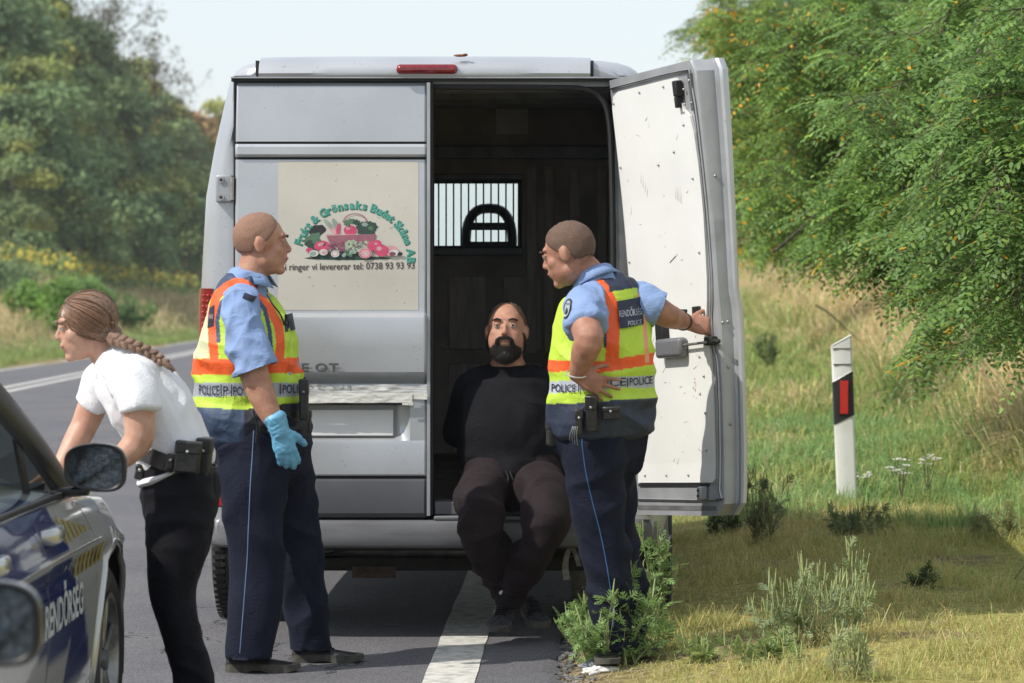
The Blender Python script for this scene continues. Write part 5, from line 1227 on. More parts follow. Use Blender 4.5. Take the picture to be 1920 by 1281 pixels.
pouch(B, W(1062, 800, 13.16), frame((.1, 1, 0)), (.05, .05, .09)); pouch(B, W(1086, 793, 13.05), I3, (.032, .03, .10), name='torch_holder'); pouch(B, W(1110, 776, 13.03), frame((.2, 1, .1)), (.045, .035, .14), name='radio')
pouch(B, W(1146, 775, 13.03), frame((.1, 1, .1)), (.07, .03, .05)); pouch(B, W(1040, 812, 13.22), frame((-.4, 1, 0)), (.06, .05, .10), name='holster')
m = MB(); m.tube([W(1100, 746, 13.02), W(1104, 765, 13.02)], [.008, .010], n=8); m.build('aerial', M_seal, B)
m = MB(); a = W(1074, 800, 13.0)
for k in range(4): m.tube([a + np.array((.006 * k, 0, 0)), a + np.array((.008 * k - .01, -.002, -.03)), a + np.array((.010 * k - .012, 0, -.055 - .006 * k))], [(.003, .002), (.005, .002), (.004, .0015)], n=6)
m.build('keys', M_zinc, B)
def bracelet(parent, c, axis, r, th, mat, name):
    axis = np.array(axis, float); axis /= np.linalg.norm(axis); a = np.cross(axis, (0, 0, 1.)); a /= np.linalg.norm(a); b_ = np.cross(axis, a)
    P = [np.array(c) + (a * math.cos(t) + b_ * math.sin(t)) * r for t in np.linspace(0, 2 * math.pi, 21)]; m = MB(); m.tube(P, [th] * 21, axis, n=6, sub=1); return m.build(name, mat, parent)
bracelet(B, W(1081, 701, 13.03), W(1084, 690, 13.02) - W(1082, 710, 13.035), .040, .0035, pm('white_metal_bracelet', (.75, .75, .72), rough=.3, metal=.6), 'bracelet')
bracelet(B, W(1281, 603, 13.52), W(1288, 606, 13.56) - W(1270, 600, 13.45), .035, (.009, .003), M_seal, 'watch_strap'); pouch(B, W(1281, 588, 13.51), I3, (.03, .012, .028), M_seal, 'watch', .004)

W = _W
# ------------------------------------------------------------------ seated man
C_ = empty('person', (W(950, 0, 14.1)[0], 14.1, .53), 'bearded man in black T-shirt and brown trousers sitting on the van sill', 'person', 'people around the van')
YC = 14.12
torso = [(957, 905, YC - .02, (.185, .15)), (955, 860, YC, (.195, .165)), (955, 810, YC + .01, (.205, .165)), (953, 750, YC + .03, (.205, .145)), (952, 716, YC + .05, (.175, .115)), (952, 697, YC + .05, (.10, .08)), (952, 672, YC + .05, (.064, .064))]
aI = [(880, 722, YC + .05, .062), (872, 770, YC + .08, .058), (868, 815, YC + .14, .054), (873, 840, YC + .13, .047), (886, 868, YC + .12, .034), (905, 880, YC + .18, .03)]
aJ = [(1026, 722, YC + .05, .062), (1036, 770, YC + .08, .058), (1042, 820, YC + .14, .056), (1030, 850, YC + .2, .047), (1000, 880, YC + .24, .032)]
hc = W(950, 622, YC + .0); RC = frame((-.05, -1, .20))
lgI = [(920, 905, 14.08, (.085, .075)), (902, 925, 13.84, (.075, .075)), (903, 970, 13.69, (.066, .066)), (924, 1040, 13.80, (.050, .050)), (970, 1122, 13.99, (.040, .040))]
lgJ = [(996, 905, 14.08, (.085, .075)), (1020, 928, 13.84, (.075, .075)), (1022, 970, 13.67, (.066, .066)), (994, 1045, 13.74, (.050, .050)), (953, 1118, 13.88, (.040, .040))]
fr = (0, -1, 0)
sk = [TB(torso, (1, 0, 0), 24, 4, 2.2), TB([(952, 700, YC + .05, .068), (951, 668, YC + .04, .066), (950, 640, YC + .02, .062)], (1, 0, 0)), TB([(890, 718, YC + .05, .054), (952, 704, YC + .05, .058), (1015, 718, YC + .05, .054)], (0, 0, 1)), TB(aI, fr), TB(aJ, fr), TB(lgI, (1, 0, 0)), TB(lgJ, (1, 0, 0))] + head_parts(hc, RC, 1.07, jaw=1.22)
sk += hand_parts(W(905, 880, YC + .18), (.8, .2, -.3), (0, 1, 0), (0, 0, 1), .5, .95) + hand_parts(W(1000, 880, YC + .24), (-.8, .1, -.2), (0, 1, 0), (0, 0, 1), .5, .95)
remesh('body', sk, .006, 3, M_skin, C_)
head_extras(C_, hc, RC, 1.07, M_dhair, M_dhair, low=-.012, front=.092, grow=.0005, bristle=.010, scalp=M_shave2)
# beard
def TC(p): return hc + RC @ (np.array(p) * np.array((1.14, 1.07, 1.07)))
bp_ = [ellipsoid(TC((0, .034, -.078)), (.068, .066, .056), 20, 14, RC), ellipsoid(TC((0, .062, -.108)), (.040, .034, .034), 16, 10, RC), ellipsoid(TC((.060, .006, -.040)), (.013, .028, .045), 12, 8, RC), ellipsoid(TC((-.060, .006, -.040)), (.013, .028, .045), 12, 8, RC),
       tube([TC(p) for p in ((-.034, .083, -.072), (-.026, .098, -.048), (0, .108, -.040), (.026, .098, -.048), (.034, .083, -.072))], [(.010, .006), (.009, .006), (.008, .006), (.009, .006), (.010, .006)], RC @ np.array((0, 0, 1.)), 8, 3)]
o = remesh('beard', bp_, .005, 2, M_dhair, C_, fold=lambda v, n: (vnoise(v * 190, 3) - .5) * .006, cut=lambda c: ~(((np.abs((c - hc) @ RC[:, 0]) < .022) & (((c - hc) @ RC[:, 2]) > -.078) & (((c - hc) @ RC[:, 2]) < -.049))))
bv_ = np.empty(len(o.data.vertices) * 3, np.float32); o.data.vertices.foreach_get('co', bv_); bv_ = bv_.reshape(-1, 3) + worldloc(C_); bn_ = bv_ - TC((0, .0, -.05)); bn_ /= np.linalg.norm(bn_, axis=1)[:, None]
ii = rng.integers(0, len(bv_), 5200); Pb = bv_[ii]; db = bn_[ii] * .8 + np.array((0, 0, -.6)) + rng.normal(0, .35, (len(ii), 3)); db /= np.linalg.norm(db, axis=1)[:, None]; sbv = np.cross(db, rng.normal(0, 1, (len(ii), 3))); sbv /= np.linalg.norm(sbv, axis=1)[:, None]
Tb = np.stack([Pb - sbv * .0006, Pb + sbv * .0006, Pb + db * rng.uniform(.006, .016, (len(ii), 1))], 1).reshape(-1, 3); tag(mesh('beard_hair', Tb, np.arange(len(Tb)).reshape(-1, 3).astype(np.int32), M_dhair, C_, smooth=False), kind='stuff')
M_ts = pm('black_t_shirt', (.016, .016, .019), (.010, .010, .013), scale=7, rough=.9, bump=.3, bscale=240, spec=.1, crease=.28)
o, v, f = remesh('t_shirt', [TB([(956, 900, YC - .02, (.212, .18))] + [(q[0], q[1], q[2], tuple(np.array(q[3]) + .016)) for q in torso[1:-2]] + [(952, 699, YC + .05, (.115, .09))], (1, 0, 0), 24, 4, 2.2),
     TB([(900, 716, YC + .05, .064), (882, 730, YC + .05, .074), (873, 770, YC + .08, .076), (868, 815, YC + .13, .078)], fr, 20, 4), TB([(1006, 716, YC + .05, .064), (1024, 730, YC + .05, .074), (1036, 770, YC + .08, .076), (1042, 815, YC + .13, .078)], fr, 20, 4),
     TB([(888, 718, YC + .05, .064), (930, 706, YC + .05, .062)], (0, 0, 1)), TB([(974, 706, YC + .05, .062), (1018, 718, YC + .05, .064)], (0, 0, 1))],
     .0085, 4, M_ts, C_, fold=folds(.010, 9, 61, dirs=((1, 0, -.35), (1, .2, .5), (.4, .1, 1))), ret=True)
o, tv, tf = remesh('trousers', [TB([(957, 930, YC - .05, (.19, .14)), (957, 900, YC - .02, (.215, .175)), (957, 878, YC, (.212, .175))], (1, 0, 0), 24, 4, 2.4),
     TB([(922, 902, 14.10, (.115, .095)), (904, 920, 13.86, (.102, .098)), (899, 946, 13.70, (.092, .094)), (904, 990, 13.66, (.082, .084)), (922, 1040, 13.78, (.068, .068)), (948, 1088, 13.92, (.056, .056)), (968, 1112, 13.98, (.052, .052))], (1, 0, 0), 22, 4),
     TB([(995, 902, 14.10, (.115, .095)), (1018, 920, 13.86, (.102, .098)), (1028, 946, 13.70, (.092, .094)), (1020, 990, 13.64, (.082, .084)), (997, 1040, 13.72, (.068, .068)), (966, 1090, 13.83, (.056, .056)), (952, 1114, 13.87, (.050, .050))], (1, 0, 0), 22, 4)],
     .0085, 4, M_brown, C_, fold=folds(.012, 8, 71, dirs=((1, 0, -.35), (1, .4, .5), (.5, .1, 1))), ret=True)
m = MB(); m.tube([W(948, 884, 13.92), W(953, 895, 13.90), W(951, 908, 13.87)], [.003] * 3, n=5); m.tube([W(956, 884, 13.92), W(962, 900, 13.89)], [.003] * 2, n=5); m.build('drawstring', M_seal, C_)
MB().tube([W(950, 1112, 13.87), W(948, 1122, 13.87), W(947, 1130, 13.88)], [(.040, .040)] * 3, (1, 0, 0), n=12).build('sock', M_white, C_)
shoe(C_, W(948, 1150, 14.02) * (1, 1, 0) + (0, 0, .105), (-.10, -1, -.22), .27, .100, .085, M_shoeg, 'running_shoe', solemat=M_sole); shoe(C_, W(992, 1140, 14.12) * (1, 1, 0) + (0, 0, .10), (.22, -1, -.18), .27, .100, .085, M_shoeg, 'running_shoe')

# ------------------------------------------------------------------ woman leaning on the car
D = empty('person', W(360, 1382, 11.3) * (1, 1, 0), 'woman with a brown braid and white polo shirt leaning over the police car', 'person', 'people around the van')
YD = 11.3
torso = [(338, 915, YD, (.125, .10)), (334, 870, YD, (.135, .105)), (316, 820, YD, (.145, .112)), (290, 770, YD, (.135, .10)), (258, 722, YD, (.145, .098)), (232, 697, YD, (.125, .08)), (212, 680, YD, (.06, .055))]
aN = [(250, 722, 11.12, .052), (259, 760, 11.08, .054), (262, 800, 11.07, .051), (258, 828, 11.07, .050), (236, 852, 11.06, .043), (212, 870, 11.05, .032), (205, 878, 11.05, .028)]
aF = [(196, 708, 11.42, .048), (176, 755, 11.45, .052), (158, 798, 11.45, .047), (142, 828, 11.42, .044), (122, 862, 11.38, .034), (112, 882, 11.36, .028)]
lN = [(336, 930, 11.24, (.08, .085)), (325, 1110, 11.2, (.055, .058)), (366, 1300, 11.22, (.05, .05)), (378, 1350, 11.22, (.04, .04))]
lF = [(336, 930, 11.38, (.08, .085)), (325, 1110, 11.42, (.055, .058)), (360, 1290, 11.44, (.05, .05)), (370, 1345, 11.44, (.04, .04))]
hc = W(160, 612, YD - .02); RD = frame((-.93, -.25, -.18))
sk = [TB(torso, side, 24, 4, 2.2), TB([(214, 690, YD, .056), (196, 662, YD, .052), (180, 640, YD, .05)], side), TB([(248, 722, 11.14, .045), (228, 708, YD, .05), (200, 706, 11.40, .045)], (1, 0, 0)), TB(aN, side), TB(aF, side), TB(lN, side), TB(lF, side)] + head_parts(hc, RD, .95, ears=False, jaw=.88)
sk += hand_parts(W(205, 878, 11.05), (-.75, .2, -.25), (.2, .1, -1), (-.3, 1, 0), .3, .88) + hand_parts(W(112, 882, 11.36), (-.8, -.1, -.3), (.2, 0, -1), (0, -1, 0), .3, .88)
remesh('body', sk, .006, 3, M_skinl, D)
head_extras(D, hc, RD, .95, M_bhair, None, skinm=M_skinl)
TDh = lambda p: hc + RD @ (np.array(p) * .95)
remesh('scalp_hair', [ellipsoid(TDh((0, -.022, .030)), (.079, .098, .092), 24, 16, RD), ellipsoid(TDh((0, -.055, -.02)), (.066, .058, .058), 20, 12, RD), ellipsoid(TDh((0, -.088, -.045)), (.030, .030, .034), 16, 10, RD)], .0045, 4, M_bhair, D,
       cut=lambda c: ~((((c - hc) @ RD)[:, 1] > .046) & (((c - hc) @ RD)[:, 2] < .060)))
# combed strands from the hairline back to the knot, each lying on the head
m = MB(); er = np.array((.082, .103, .0955)); ec = np.array((0, -.016, .030)); knot = np.array((0, -.100, -.045)); hcol = []
for k in range(520):
    a_ = rng.uniform(-1, 1); lay_ = rng.uniform(0, 1)
    p0 = np.array((.080 * math.sin(a_ * 1.5), .074 - .062 * abs(a_) ** 2.2, .082 - .105 * abs(a_) ** 1.6)) + np.array((0, -.05 * lay_, .012 * lay_))
    d0 = (p0 - ec) / er; d0 /= np.linalg.norm(d0); d1 = (knot - ec) / er; d1 /= np.linalg.norm(d1); om = math.acos(np.clip(d0 @ d1, -1, 1)); P = []
    lift = 1.0 + rng.uniform(-.012, .028) + (.02 if rng.random() < .06 else 0)
    for q in np.linspace(0, 1, 10):
        dd = (math.sin((1 - q) * om) * d0 + math.sin(q * om) * d1) / math.sin(om); dd = dd / np.linalg.norm(dd); P.append(TDh(ec + dd * er * (lift + .018 * math.sin(q * math.pi)) + rng.normal(0, .0006, 3)))
    r_ = rng.uniform(.0011, .0026); m.tube(P, [r_ * .5] + [r_] * 8 + [r_ * .7], (0, 0, 1), n=4, sub=1); tn = rng.uniform(.6, 1.5); hcol.append(tn)
nv = [len(x) for x in m.v]; col = np.repeat(np.array(hcol), nv)[:, None] * np.array((.22, .125, .078)); M_strand = pm('hair_strand', (1, 1, 1), (.85, .85, .85), scale=60, rough=.4, attr=True, spec=.4)
tag(m.build('hair', M_strand, D, col=col), kind='stuff')
def TD(p): return hc + RD @ (np.array(p) * .95)
o, v, f = remesh('polo_shirt', [TB([(333, 868, YD, (.158, .128)), (326, 845, YD, (.162, .130)), (312, 812, YD, (.160, .128)), (288, 768, YD, (.165, .132)), (260, 730, YD, (.175, .128)), (234, 702, YD, (.16, .108)), (216, 682, YD, (.085, .08))], side, 24, 4, 2.2),
     TB([(236, 706, 11.16, .066), (251, 726, 11.10, .068), (257, 748, 11.08, .070), (261, 771, 11.07, .069)], side, 20, 4, flat=True), TB([(206, 704, 11.42, .062), (190, 724, 11.44, .066), (174, 760, 11.46, .062)], side, 20, 4, flat=True), TB([(262, 800, YD - .05, (.10, .06)), (244, 770, YD - .05, (.11, .07)), (232, 740, YD, (.12, .07))], side, 18, 4)],
     .007, 3, M_white, D, fold=folds(.0055, 11, 83, dirs=((1, 0, .5), (1, .2, -.5), (.5, .1, 1))), ret=True)
collar(D, W(205, 680, YD), (-.62, 0, .8), (-.75, -.2, -.6), .062, .030, M_white, gap=.7, drop=.04, point=.02)
drape_line(D, [(190, 705), (203, 722), (212, 745)], 11.15, bvh_of(v, f), .002, M_grey, 'placket')
m = MB(); m.tube([W(268, 904, YD), W(295, 896, YD), W(325, 884, YD), W(345, 876, YD)], [(.125, .020), (.165, .026), (.172, .024), (.168, .018)], (0, -1, 0), n=24); 
m.build('shirt_tail', M_white, D)
o, tv, tf = remesh('trousers', [TB([(338, 960, YD, (.150, .126)), (337, 920, YD, (.165, .130)), (332, 885, YD, (.160, .124)), (325, 858, YD, (.152, .118))], side, 26, 4, 2.2),
     TB([(338, 900, 11.23, (.10, .112)), (338, 960, 11.22, (.10, .116)), (333, 1010, 11.21, (.094, .108)), (327, 1060, 11.2, (.086, .094)), (323, 1110, 11.2, (.076, .080)), (333, 1160, 11.2, (.070, .070)), (349, 1220, 11.21, (.066, .066)), (368, 1300, 11.22, (.055, .062)), (380, 1355, 11.22, (.05, .055))], side, 22, 4),
     TB([(336, 900, 11.38, (.10, .112)), (334, 960, 11.4, (.098, .112)), (328, 1040, 11.42, (.086, .096)), (324, 1110, 11.43, (.076, .076)), (334, 1160, 11.43, (.070, .068)), (347, 1220, 11.43, (.066, .064)), (360, 1300, 11.44, (.05, .054)), (370, 1350, 11.44, (.045, .05))], side, 22, 4)],
     .008, 4, M_jeans, D, fold=folds(.0055, 12, 91, dirs=((1, 0, -.2), (1, .3, .3), (1, 0, -.6))), ret=True)
nb = np.array((.34, 0, .94)); nb /= np.linalg.norm(nb)
belt(D, W(326, 862, YD), .166, .142, ((0, -1, 0), (nb[2], 0, -nb[0] * -1 * -1)), .055, M_leather)
def tiltR(a): c, s = math.cos(a), math.sin(a); return np.array(((c, 0, s), (0, 1, 0), (-s, 0, c)))
pouch(D, W(352, 858, 11.10), tiltR(.10), (.085, .045, .105)); pouch(D, W(382, 858, 11.22), tiltR(.1), (.05, .09, .13), name='holster'); pouch(D, W(320, 868, 11.11), tiltR(.2), (.03, .03, .055)); pouch(D, W(262, 886, 11.2), tiltR(.25), (.03, .03, .05))
# braid from the nape over the shoulder down the back
br = catmull(np.array([TD((0, -.09, -.02)), W(206, 632, YD - .06), W(228, 640, YD - .08), W(256, 650, YD - .09), W(286, 664, YD - .09), W(308, 680, YD - .10)]), 4)
m = MB()
m.ell(TD((0, -.095, -.045)), (.03, .03, .032), 14, 9)
for i, p in enumerate(br[3:]):
    d = br[min(i + 4, len(br) - 1)] - br[i + 2]; d /= np.linalg.norm(d); r_ = .020 - .0005 * i; s_ = np.cross(d, (0, 1, 0)); q = 1 if i % 2 else -1
    Rr = frame(d * .8 + s_ * .55 * q, (0, -1, .1)); m.ell(p + s_ * .008 * q, (r_ * .8, r_ * 1.35, r_ * .8), 12, 8, 0, Rr)
m.tube([br[-1], W(318, 688, YD - .1), W(328, 695, YD - .1)], [.012, .011, .004], n=8)
m.tube([W(312, 682, YD - .1), W(320, 690, YD - .1), W(324, 698, YD - .1)], [.009, .007, .003], n=8)
m.build('braid', M_bhair, D)
m = MB()
for k in range(26):
    a = rng.uniform(-1, 1); s0 = TD((.08 * a, -.09, .03 + rng.uniform(-.06, .06))); e0 = br[1] + rng.normal(0, .008, 3); mid = (s0 + e0) / 2 + np.array((0.01, -.012, .005)) ; m.tube([s0, mid, e0], [.004, .005, .003], n=5)
m.build('hair_strands', M_bhair, D)
tag([o_ for o_ in D.children if o_.name.startswith('hair_strands')][0], kind='stuff')
shoe(D, W(378, 0, 11.22) * (1, 1, 0), (-1, 0, 0), .25, .09, .08, M_leather); shoe(D, W(370, 0, 11.44) * (1, 1, 0), (-1, 0, 0), .25, .09, .08, M_leather)
# ================================================================== police cars
M_carsilver = pm('car_silver', (.50, .50, .47), (.46, .46, .43), scale=2, rough=.22, metal=.55, coat=1.0)
M_carblue = pm('car_blue_foil', (.010, .030, .17), (.009, .026, .15), scale=2, rough=.25, coat=1.0)
M_carblack = pm('car_black_trim', (.016, .016, .017), (.01, .01, .01), rough=.4)
M_carglass = glassmat('car_window_glass', (.14, .16, .16))
M_mirrorglass = pm('mirror_glass', (.17, .19, .20), (.07, .08, .085), scale=150, rough=.07, metal=.9, contrast=(.46, .60))
M_yel = pm('yellow_foil', (.40, .31, .07), (.33, .25, .05), rough=.4, coat=.6)
M_seam = pm('panel_gap', (.10, .10, .10), (.05, .05, .05), rough=.7)
# livery: blue foil between two slanting borders, in the car's own measure (x right, y forward)
def livery():
    m = bpy.data.materials.new('police_livery'); m.use_nodes = True; N, L = nodes(m); b = N['Principled BSDF']
    b.inputs['Metallic'].default_value = .12; b.inputs['Roughness'].default_value = .22; b.inputs['Coat Weight'].default_value = 1; b.inputs['Coat Roughness'].default_value = .04
    at = N.new('ShaderNodeVertexColor'); at.layer_name = 'Col'; L.new(at.outputs[0], b.inputs['Base Color']); return m
M_liv = livery()
def polyin(x, y, P):
    ins = np.zeros(len(x), bool); n = len(P)
    for i in range(n):
        x0, y0 = P[i]; x1, y1 = P[(i + 1) % n]
        c = ((y0 > y) != (y1 > y)) & (x < (x1 - x0) * (y - y0) / (y1 - y0 + 1e-12) + x0); ins ^= c
    return ins
def make_car(loc, yaw, label, mirror_up=0.0, mirror_s=1.0):
    """everything in the car's own measure (x to its right, y forward, origin on the ground under the rear bumper), then put in place"""
    root = empty('police_car', loc, label, 'police car', 'police cars parked behind the van'); root.rotation_euler = (0, 0, yaw)
    L0 = np.array(loc, float)
    def mk(name, V, F, mat, parent=None, **k):
        par = parent or root; off = worldloc(par)
        return mesh(name, np.asarray(V, float) + off, F, mat, par, **k)
    # ---- body tub: closed sections swept along y, only as fine as it shows
    ys = np.concatenate([np.linspace(0, .4, 6), np.linspace(.5, 4.3, 153), np.linspace(4.32, 4.55, 8)])
    wsc = np.interp(ys, [0, .1, .5, 1, 3.6, 4.0, 4.3, 4.45, 4.55], [.80, .92, .985, 1, 1, .985, .93, .86, .70])
    belt = np.interp(ys, [0, .8, 2.0, 3.0, 3.2, 3.5, 3.9, 4.3, 4.45, 4.55], [.90, .945, .935, .915, .905, .880, .845, .76, .66, .50])
    def section(w_, zb):
        k = (zb - .20) / .72
        pts = [(0, .20), (.60, .20), (.80, .205), (.852, .24), (.872, .30), (.885, .42), (.892, .52), (.894, .60), (.893, .655), (.888, .70), (.893, .725), (.898, .745), (.896, .765), (.880, .80), (.864, .84), (.842, .885), (.815, .915), (.70, .935), (.45, .955), (0, .965)]
        pts = catmull(np.array(pts), 3); x = pts[:, 0] * w_; z = np.where(pts[:, 1] > .5, .5 + (pts[:, 1] - .5) * (zb - .5) / .415, pts[:, 1]); return np.stack([x, z], 1)
    V = []; S = [section(a, b_) for a, b_ in zip(wsc, belt)]; ns = len(S[0])
    for y, s_ in zip(ys, S):
        for x, z in s_: V.append((x, y, z))
        for x, z in s_[-2:0:-1]: V.append((-x, y, z))
    V = np.array(V); k = 2 * ns - 2
    # wheel arches pulled into the mesh: faces inside the arch are dropped, a lip tube follows it
    F = []
    cen = [(.78, .335), (3.72, .335)]; RA_ = .375
    for i in range(len(ys) - 1):
        for j in range(k):
            q = (i * k + j, i * k + (j + 1) % k, (i + 1) * k + (j + 1) % k, (i + 1) * k + j); c = V[list(q)].mean(axis=0)
            if abs(c[0]) > .55 and any(math.hypot(c[1] - a, c[2] - b_) < RA_ for a, b_ in cen): continue
            F.append(q)
    # snap the arch border onto the circle
    for a, b_ in cen:
        r_ = np.hypot(V[:, 1] - a, V[:, 2] - b_); sel = (np.abs(V[:, 0]) > .55) & (r_ < RA_ + .03) & (r_ > RA_ - .045)
        V[sel, 1] = a + (V[sel, 1] - a) * RA_ / r_[sel]; V[sel, 2] = b_ + (V[sel, 2] - b_) * RA_ / r_[sel]
    y, z = V[:, 1], V[:, 2]; col = np.tile(np.array((.60, .60, .57)), (len(V), 1)); sidev = np.abs(V[:, 0]) > .6
    up = polyin(y, z, [(1.35, .94), (2.66, .94), (2.76, .775), (1.55, .775)])
    lo = polyin(y, z, [(1.70, .752), (2.78, .752), (3.02, .60), (3.19, .42), (3.22, .34), (2.70, .35), (2.78, .49), (2.45, .47), (2.22, .52), (2.05, .64)])
    col[sidev & (up | lo)] = (.010, .030, .17)
    bodyo = mk('body', V, F, M_liv, angle=50, col=col)
    bv = bvh_of(V, F); off0 = np.zeros(3)
    def lay(P2, off=.002, sgn=1):
        """(y, z) points onto the right flank"""
        P = np.array([(1.6 * sgn, a, b_) for a, b_ in P2]); return drape(P, (-sgn, 0, 0), bv, off, back=0)
    def line(P2, r_, mat, name, sgn=1, parent=None):
        P = lay(catmull(np.array(P2), 5), -.001, sgn); 
        v, f = tube(P, [r_] * len(P), (0, 0, 1), 5, 1); return mk(name, v, f, mat, parent or root)
    for sgn in (1, -1):
        # doors: their gaps, handles
        for nm, y0, y1, yh in (('front_door', 2.40, 3.30, 2.50), ('rear_door', 1.25, 2.38, 1.60)):
            d = line([(y0, .90), (y0 - .02, .80), (y0 + (.01 if nm == 'front_door' else .12), .55), (y0 + (.03 if nm == 'front_door' else .26), .34), (y1 - .1, .31), (y1 - .02, .40), (y1, .6), (y1 - .02, .8), (y1 - .08, .88)], .0022, M_seam, nm, sgn)
            zc = .842; xb = .885
            v, f = tube([(sgn * (xb - .02), yh - .085, zc), (sgn * (xb + .012), yh - .06, zc), (sgn * (xb + .016), yh + .05, zc + .002), (sgn * (xb - .02), yh + .085, zc)], [(.020, .010), (.026, .014), (.026, .014), (.018, .010)], (0, 0, 1), 12, 4)
            h = mk('door_handle', v, f, M_carsilver, d)
            v, f = ellipsoid((sgn * (xb - .024), yh, zc - .012), (.02, .06, .028), 14, 8); mk('handle_recess', v, f, M_seam, h)
        line([(.3, .775), (1.2, .772), (2.2, .768), (3.0, .760), (3.4, .752)], .0035, M_carsilver, 'crease_line', sgn)
        if sgn == 1:
            lp = []; m = MB()
            for s_, y0, y1, z0, z1 in (('RENDŐRSÉG', 2.30, 3.0, .555, .69),):
                v, f = text2d(s_, 1.0, .02, 3); a = (v[:, 0] - v[:, 0].min()) / np.ptp(v[:, 0]); b_ = (v[:, 1] - v[:, 1].min()) / np.ptp(v[:, 1])
                m.add(lay(list(zip(y0 + a * (y1 - y0), z0 + b_ * (z1 - z0))), .004), f, 0 if s_ != 'POLICE' else 1)
            for a_ in ('P', 'S', 'I'):
                v, f = text2d(a_, .03, .001, 2); yy = {'P': 2.66, 'S': 2.74, 'I': 2.82}[a_]; m.add(lay(list(zip(yy + v[:, 0], .715 + v[:, 1])), .004), f)
            vv = np.vstack(m.v); mk('lettering', vv, m.f, [pm('white_foil', (.60, .62, .62), rough=.35), M_carblue], bodyo, smooth=False, midx=m.m)
            m = MB()
            for q in range(7):
                y0 = 2.86 + q * .085
                m.add(lay([(y0, .74), (y0 + .045, .74), (y0 + .045 - .02, .68), (y0 - .02, .68)], .003), [(0, 1, 2, 3)])
                y0 = 2.74 + q * .08; m.add(lay([(y0, .875 - .012 * q), (y0 + .045, .868 - .012 * q), (y0 + .06, .795), (y0 + .015, .795)], .003), [(0, 1, 2, 3)])
            mk('yellow_stripes', np.vstack(m.v), m.f, M_yel, bodyo, smooth=False)
    # arch lips, liners, wheels
    for sgn in (1, -1):
        for a, b_ in cen:
            t = np.linspace(-.35, math.pi + .35, 31); P = lay([(a + RA_ * 1.0 * math.cos(q), max(b_ + RA_ * math.sin(q), .2)) for q in t], -.002, sgn)
            P[:, 0] = sgn * np.maximum(np.abs(P[:, 0]), .855)
            v, f = tube(P, [.012] * 31, (sgn, 0, 0), 8, 1); mk('arch_lip', v, f, M_carsilver, bodyo)
            V2 = []; t = np.linspace(-.3, math.pi + .3, 20)
            for q in t:
                for xx in (.56, .87): V2.append((sgn * xx, a + RA_ * math.cos(q), b_ + RA_ * math.sin(q)))
            mk('wheel_housing', V2, [(2 * i, 2 * i + 1, 2 * i + 3, 2 * i + 2) for i in range(19)], M_carblack, bodyo)
            m = MB(); c = (sgn * .775, a, .318); torus_tyre(m, c, .316, .205, .215, 0, 56); w_ = mk('wheel', np.vstack(m.v), m.f, M_rubber, root, angle=35)
            m = MB(); n = 40; t = np.arange(n) * 2 * math.pi / n; 
            rg = [(.10, .222), (.10, .205), (.086, .198), (.05, .190), (-.02, .185)]
            V3 = [(c[0] + sgn * x, c[1] + r_ * math.cos(q), c[2] + r_ * math.sin(q)) for x, r_ in rg for q in t]
            m.add(V3, [(i * n + j, i * n + (j + 1) % n, (i + 1) * n + (j + 1) % n, (i + 1) * n + j) for i in range(4) for j in range(n)])
            for sp in range(5):
                for dq in (-.16, .16):
                    q = sp * 2 * math.pi / 5 + .3; p0 = np.array((c[0] + sgn * .075, c[1] + .045 * math.cos(q), c[2] + .045 * math.sin(q))); p1 = np.array((c[0] + sgn * .082, c[1] + .195 * math.cos(q + dq), c[2] + .195 * math.sin(q + dq)))
                    m.tube([p0, (p0 + p1) / 2, p1], [(.010, .022), (.010, .014), (.010, .017)], (sgn, 0, 0), n=10, sub=3)
            m.cyl((c[0] + sgn * .05, c[1], c[2]), (c[0] + sgn * .092, c[1], c[2]), .034, 18); mk('rim', np.vstack(m.v), m.f, pm('alloy', (.34, .34, .33), (.2, .2, .19), scale=20, rough=.4, metal=.7), w_, angle=40)
            m = MB(); m.cyl((c[0] - sgn * .02, c[1], c[2]), (c[0] + sgn * .01, c[1], c[2]), .135, 24); mk('brake_disc', np.vstack(m.v), m.f, M_under, w_)
    # greenhouse: pillars, roof, glass
    zb = .93; A0 = (.815, 3.22, .91); A1 = (.60, 2.38, 1.405)
    roof = [(.575, 2.38, 1.41), (.60, 1.6, 1.455), (.59, .75, 1.42), (.56, .28, 1.34)]
    V = []; 
    for hw, yy, zz in roof:
        for q in np.linspace(-1, 1, 13): V.append((q * hw, yy + .05 * (1 - q * q) * (yy > 2), zz + .035 * (1 - q * q)))
    mk('roof', V, [(i * 13 + j, i * 13 + j + 1, (i + 1) * 13 + j + 1, (i + 1) * 13 + j) for i in range(3) for j in range(12)], M_carsilver)
    for sgn in (1, -1):
        s3 = lambda p: (p[0] * sgn, p[1], p[2])
        m = MB(); m.tube([s3(p) for p in ((.80, 3.30, .895), (.745, 3.0, 1.075), (.665, 2.66, 1.265), (.60, 2.36, 1.405), (.60, 2.0, 1.435), (.605, 1.6, 1.448), (.60, 1.0, 1.43), (.585, .6, 1.385), (.62, .3, 1.25), (.74, .12, .97))], [(.030, .070)] * 5 + [(.022, .040)] * 3 + [(.03, .06), (.03, .08)], (sgn, 0, .3), n=12, sub=5)
        mk('roof_pillar', np.vstack(m.v), m.f, M_carblack)
        m = MB(); m.tube([s3((.735, 1.98, .93)), s3((.62, 1.92, 1.43))], [(.014, .045)] * 2, (sgn, 0, .3), n=8, sub=2); mk('door_pillar', np.vstack(m.v), m.f, M_carblack); m = MB(); m.tube([s3((.74, 2.9, .93)), s3((.715, 2.86, 1.10))], [(.012, .018)] * 2, (sgn, 0, .3), n=8, sub=2); mk('door_pillar', np.vstack(m.v), m.f, M_carblack)
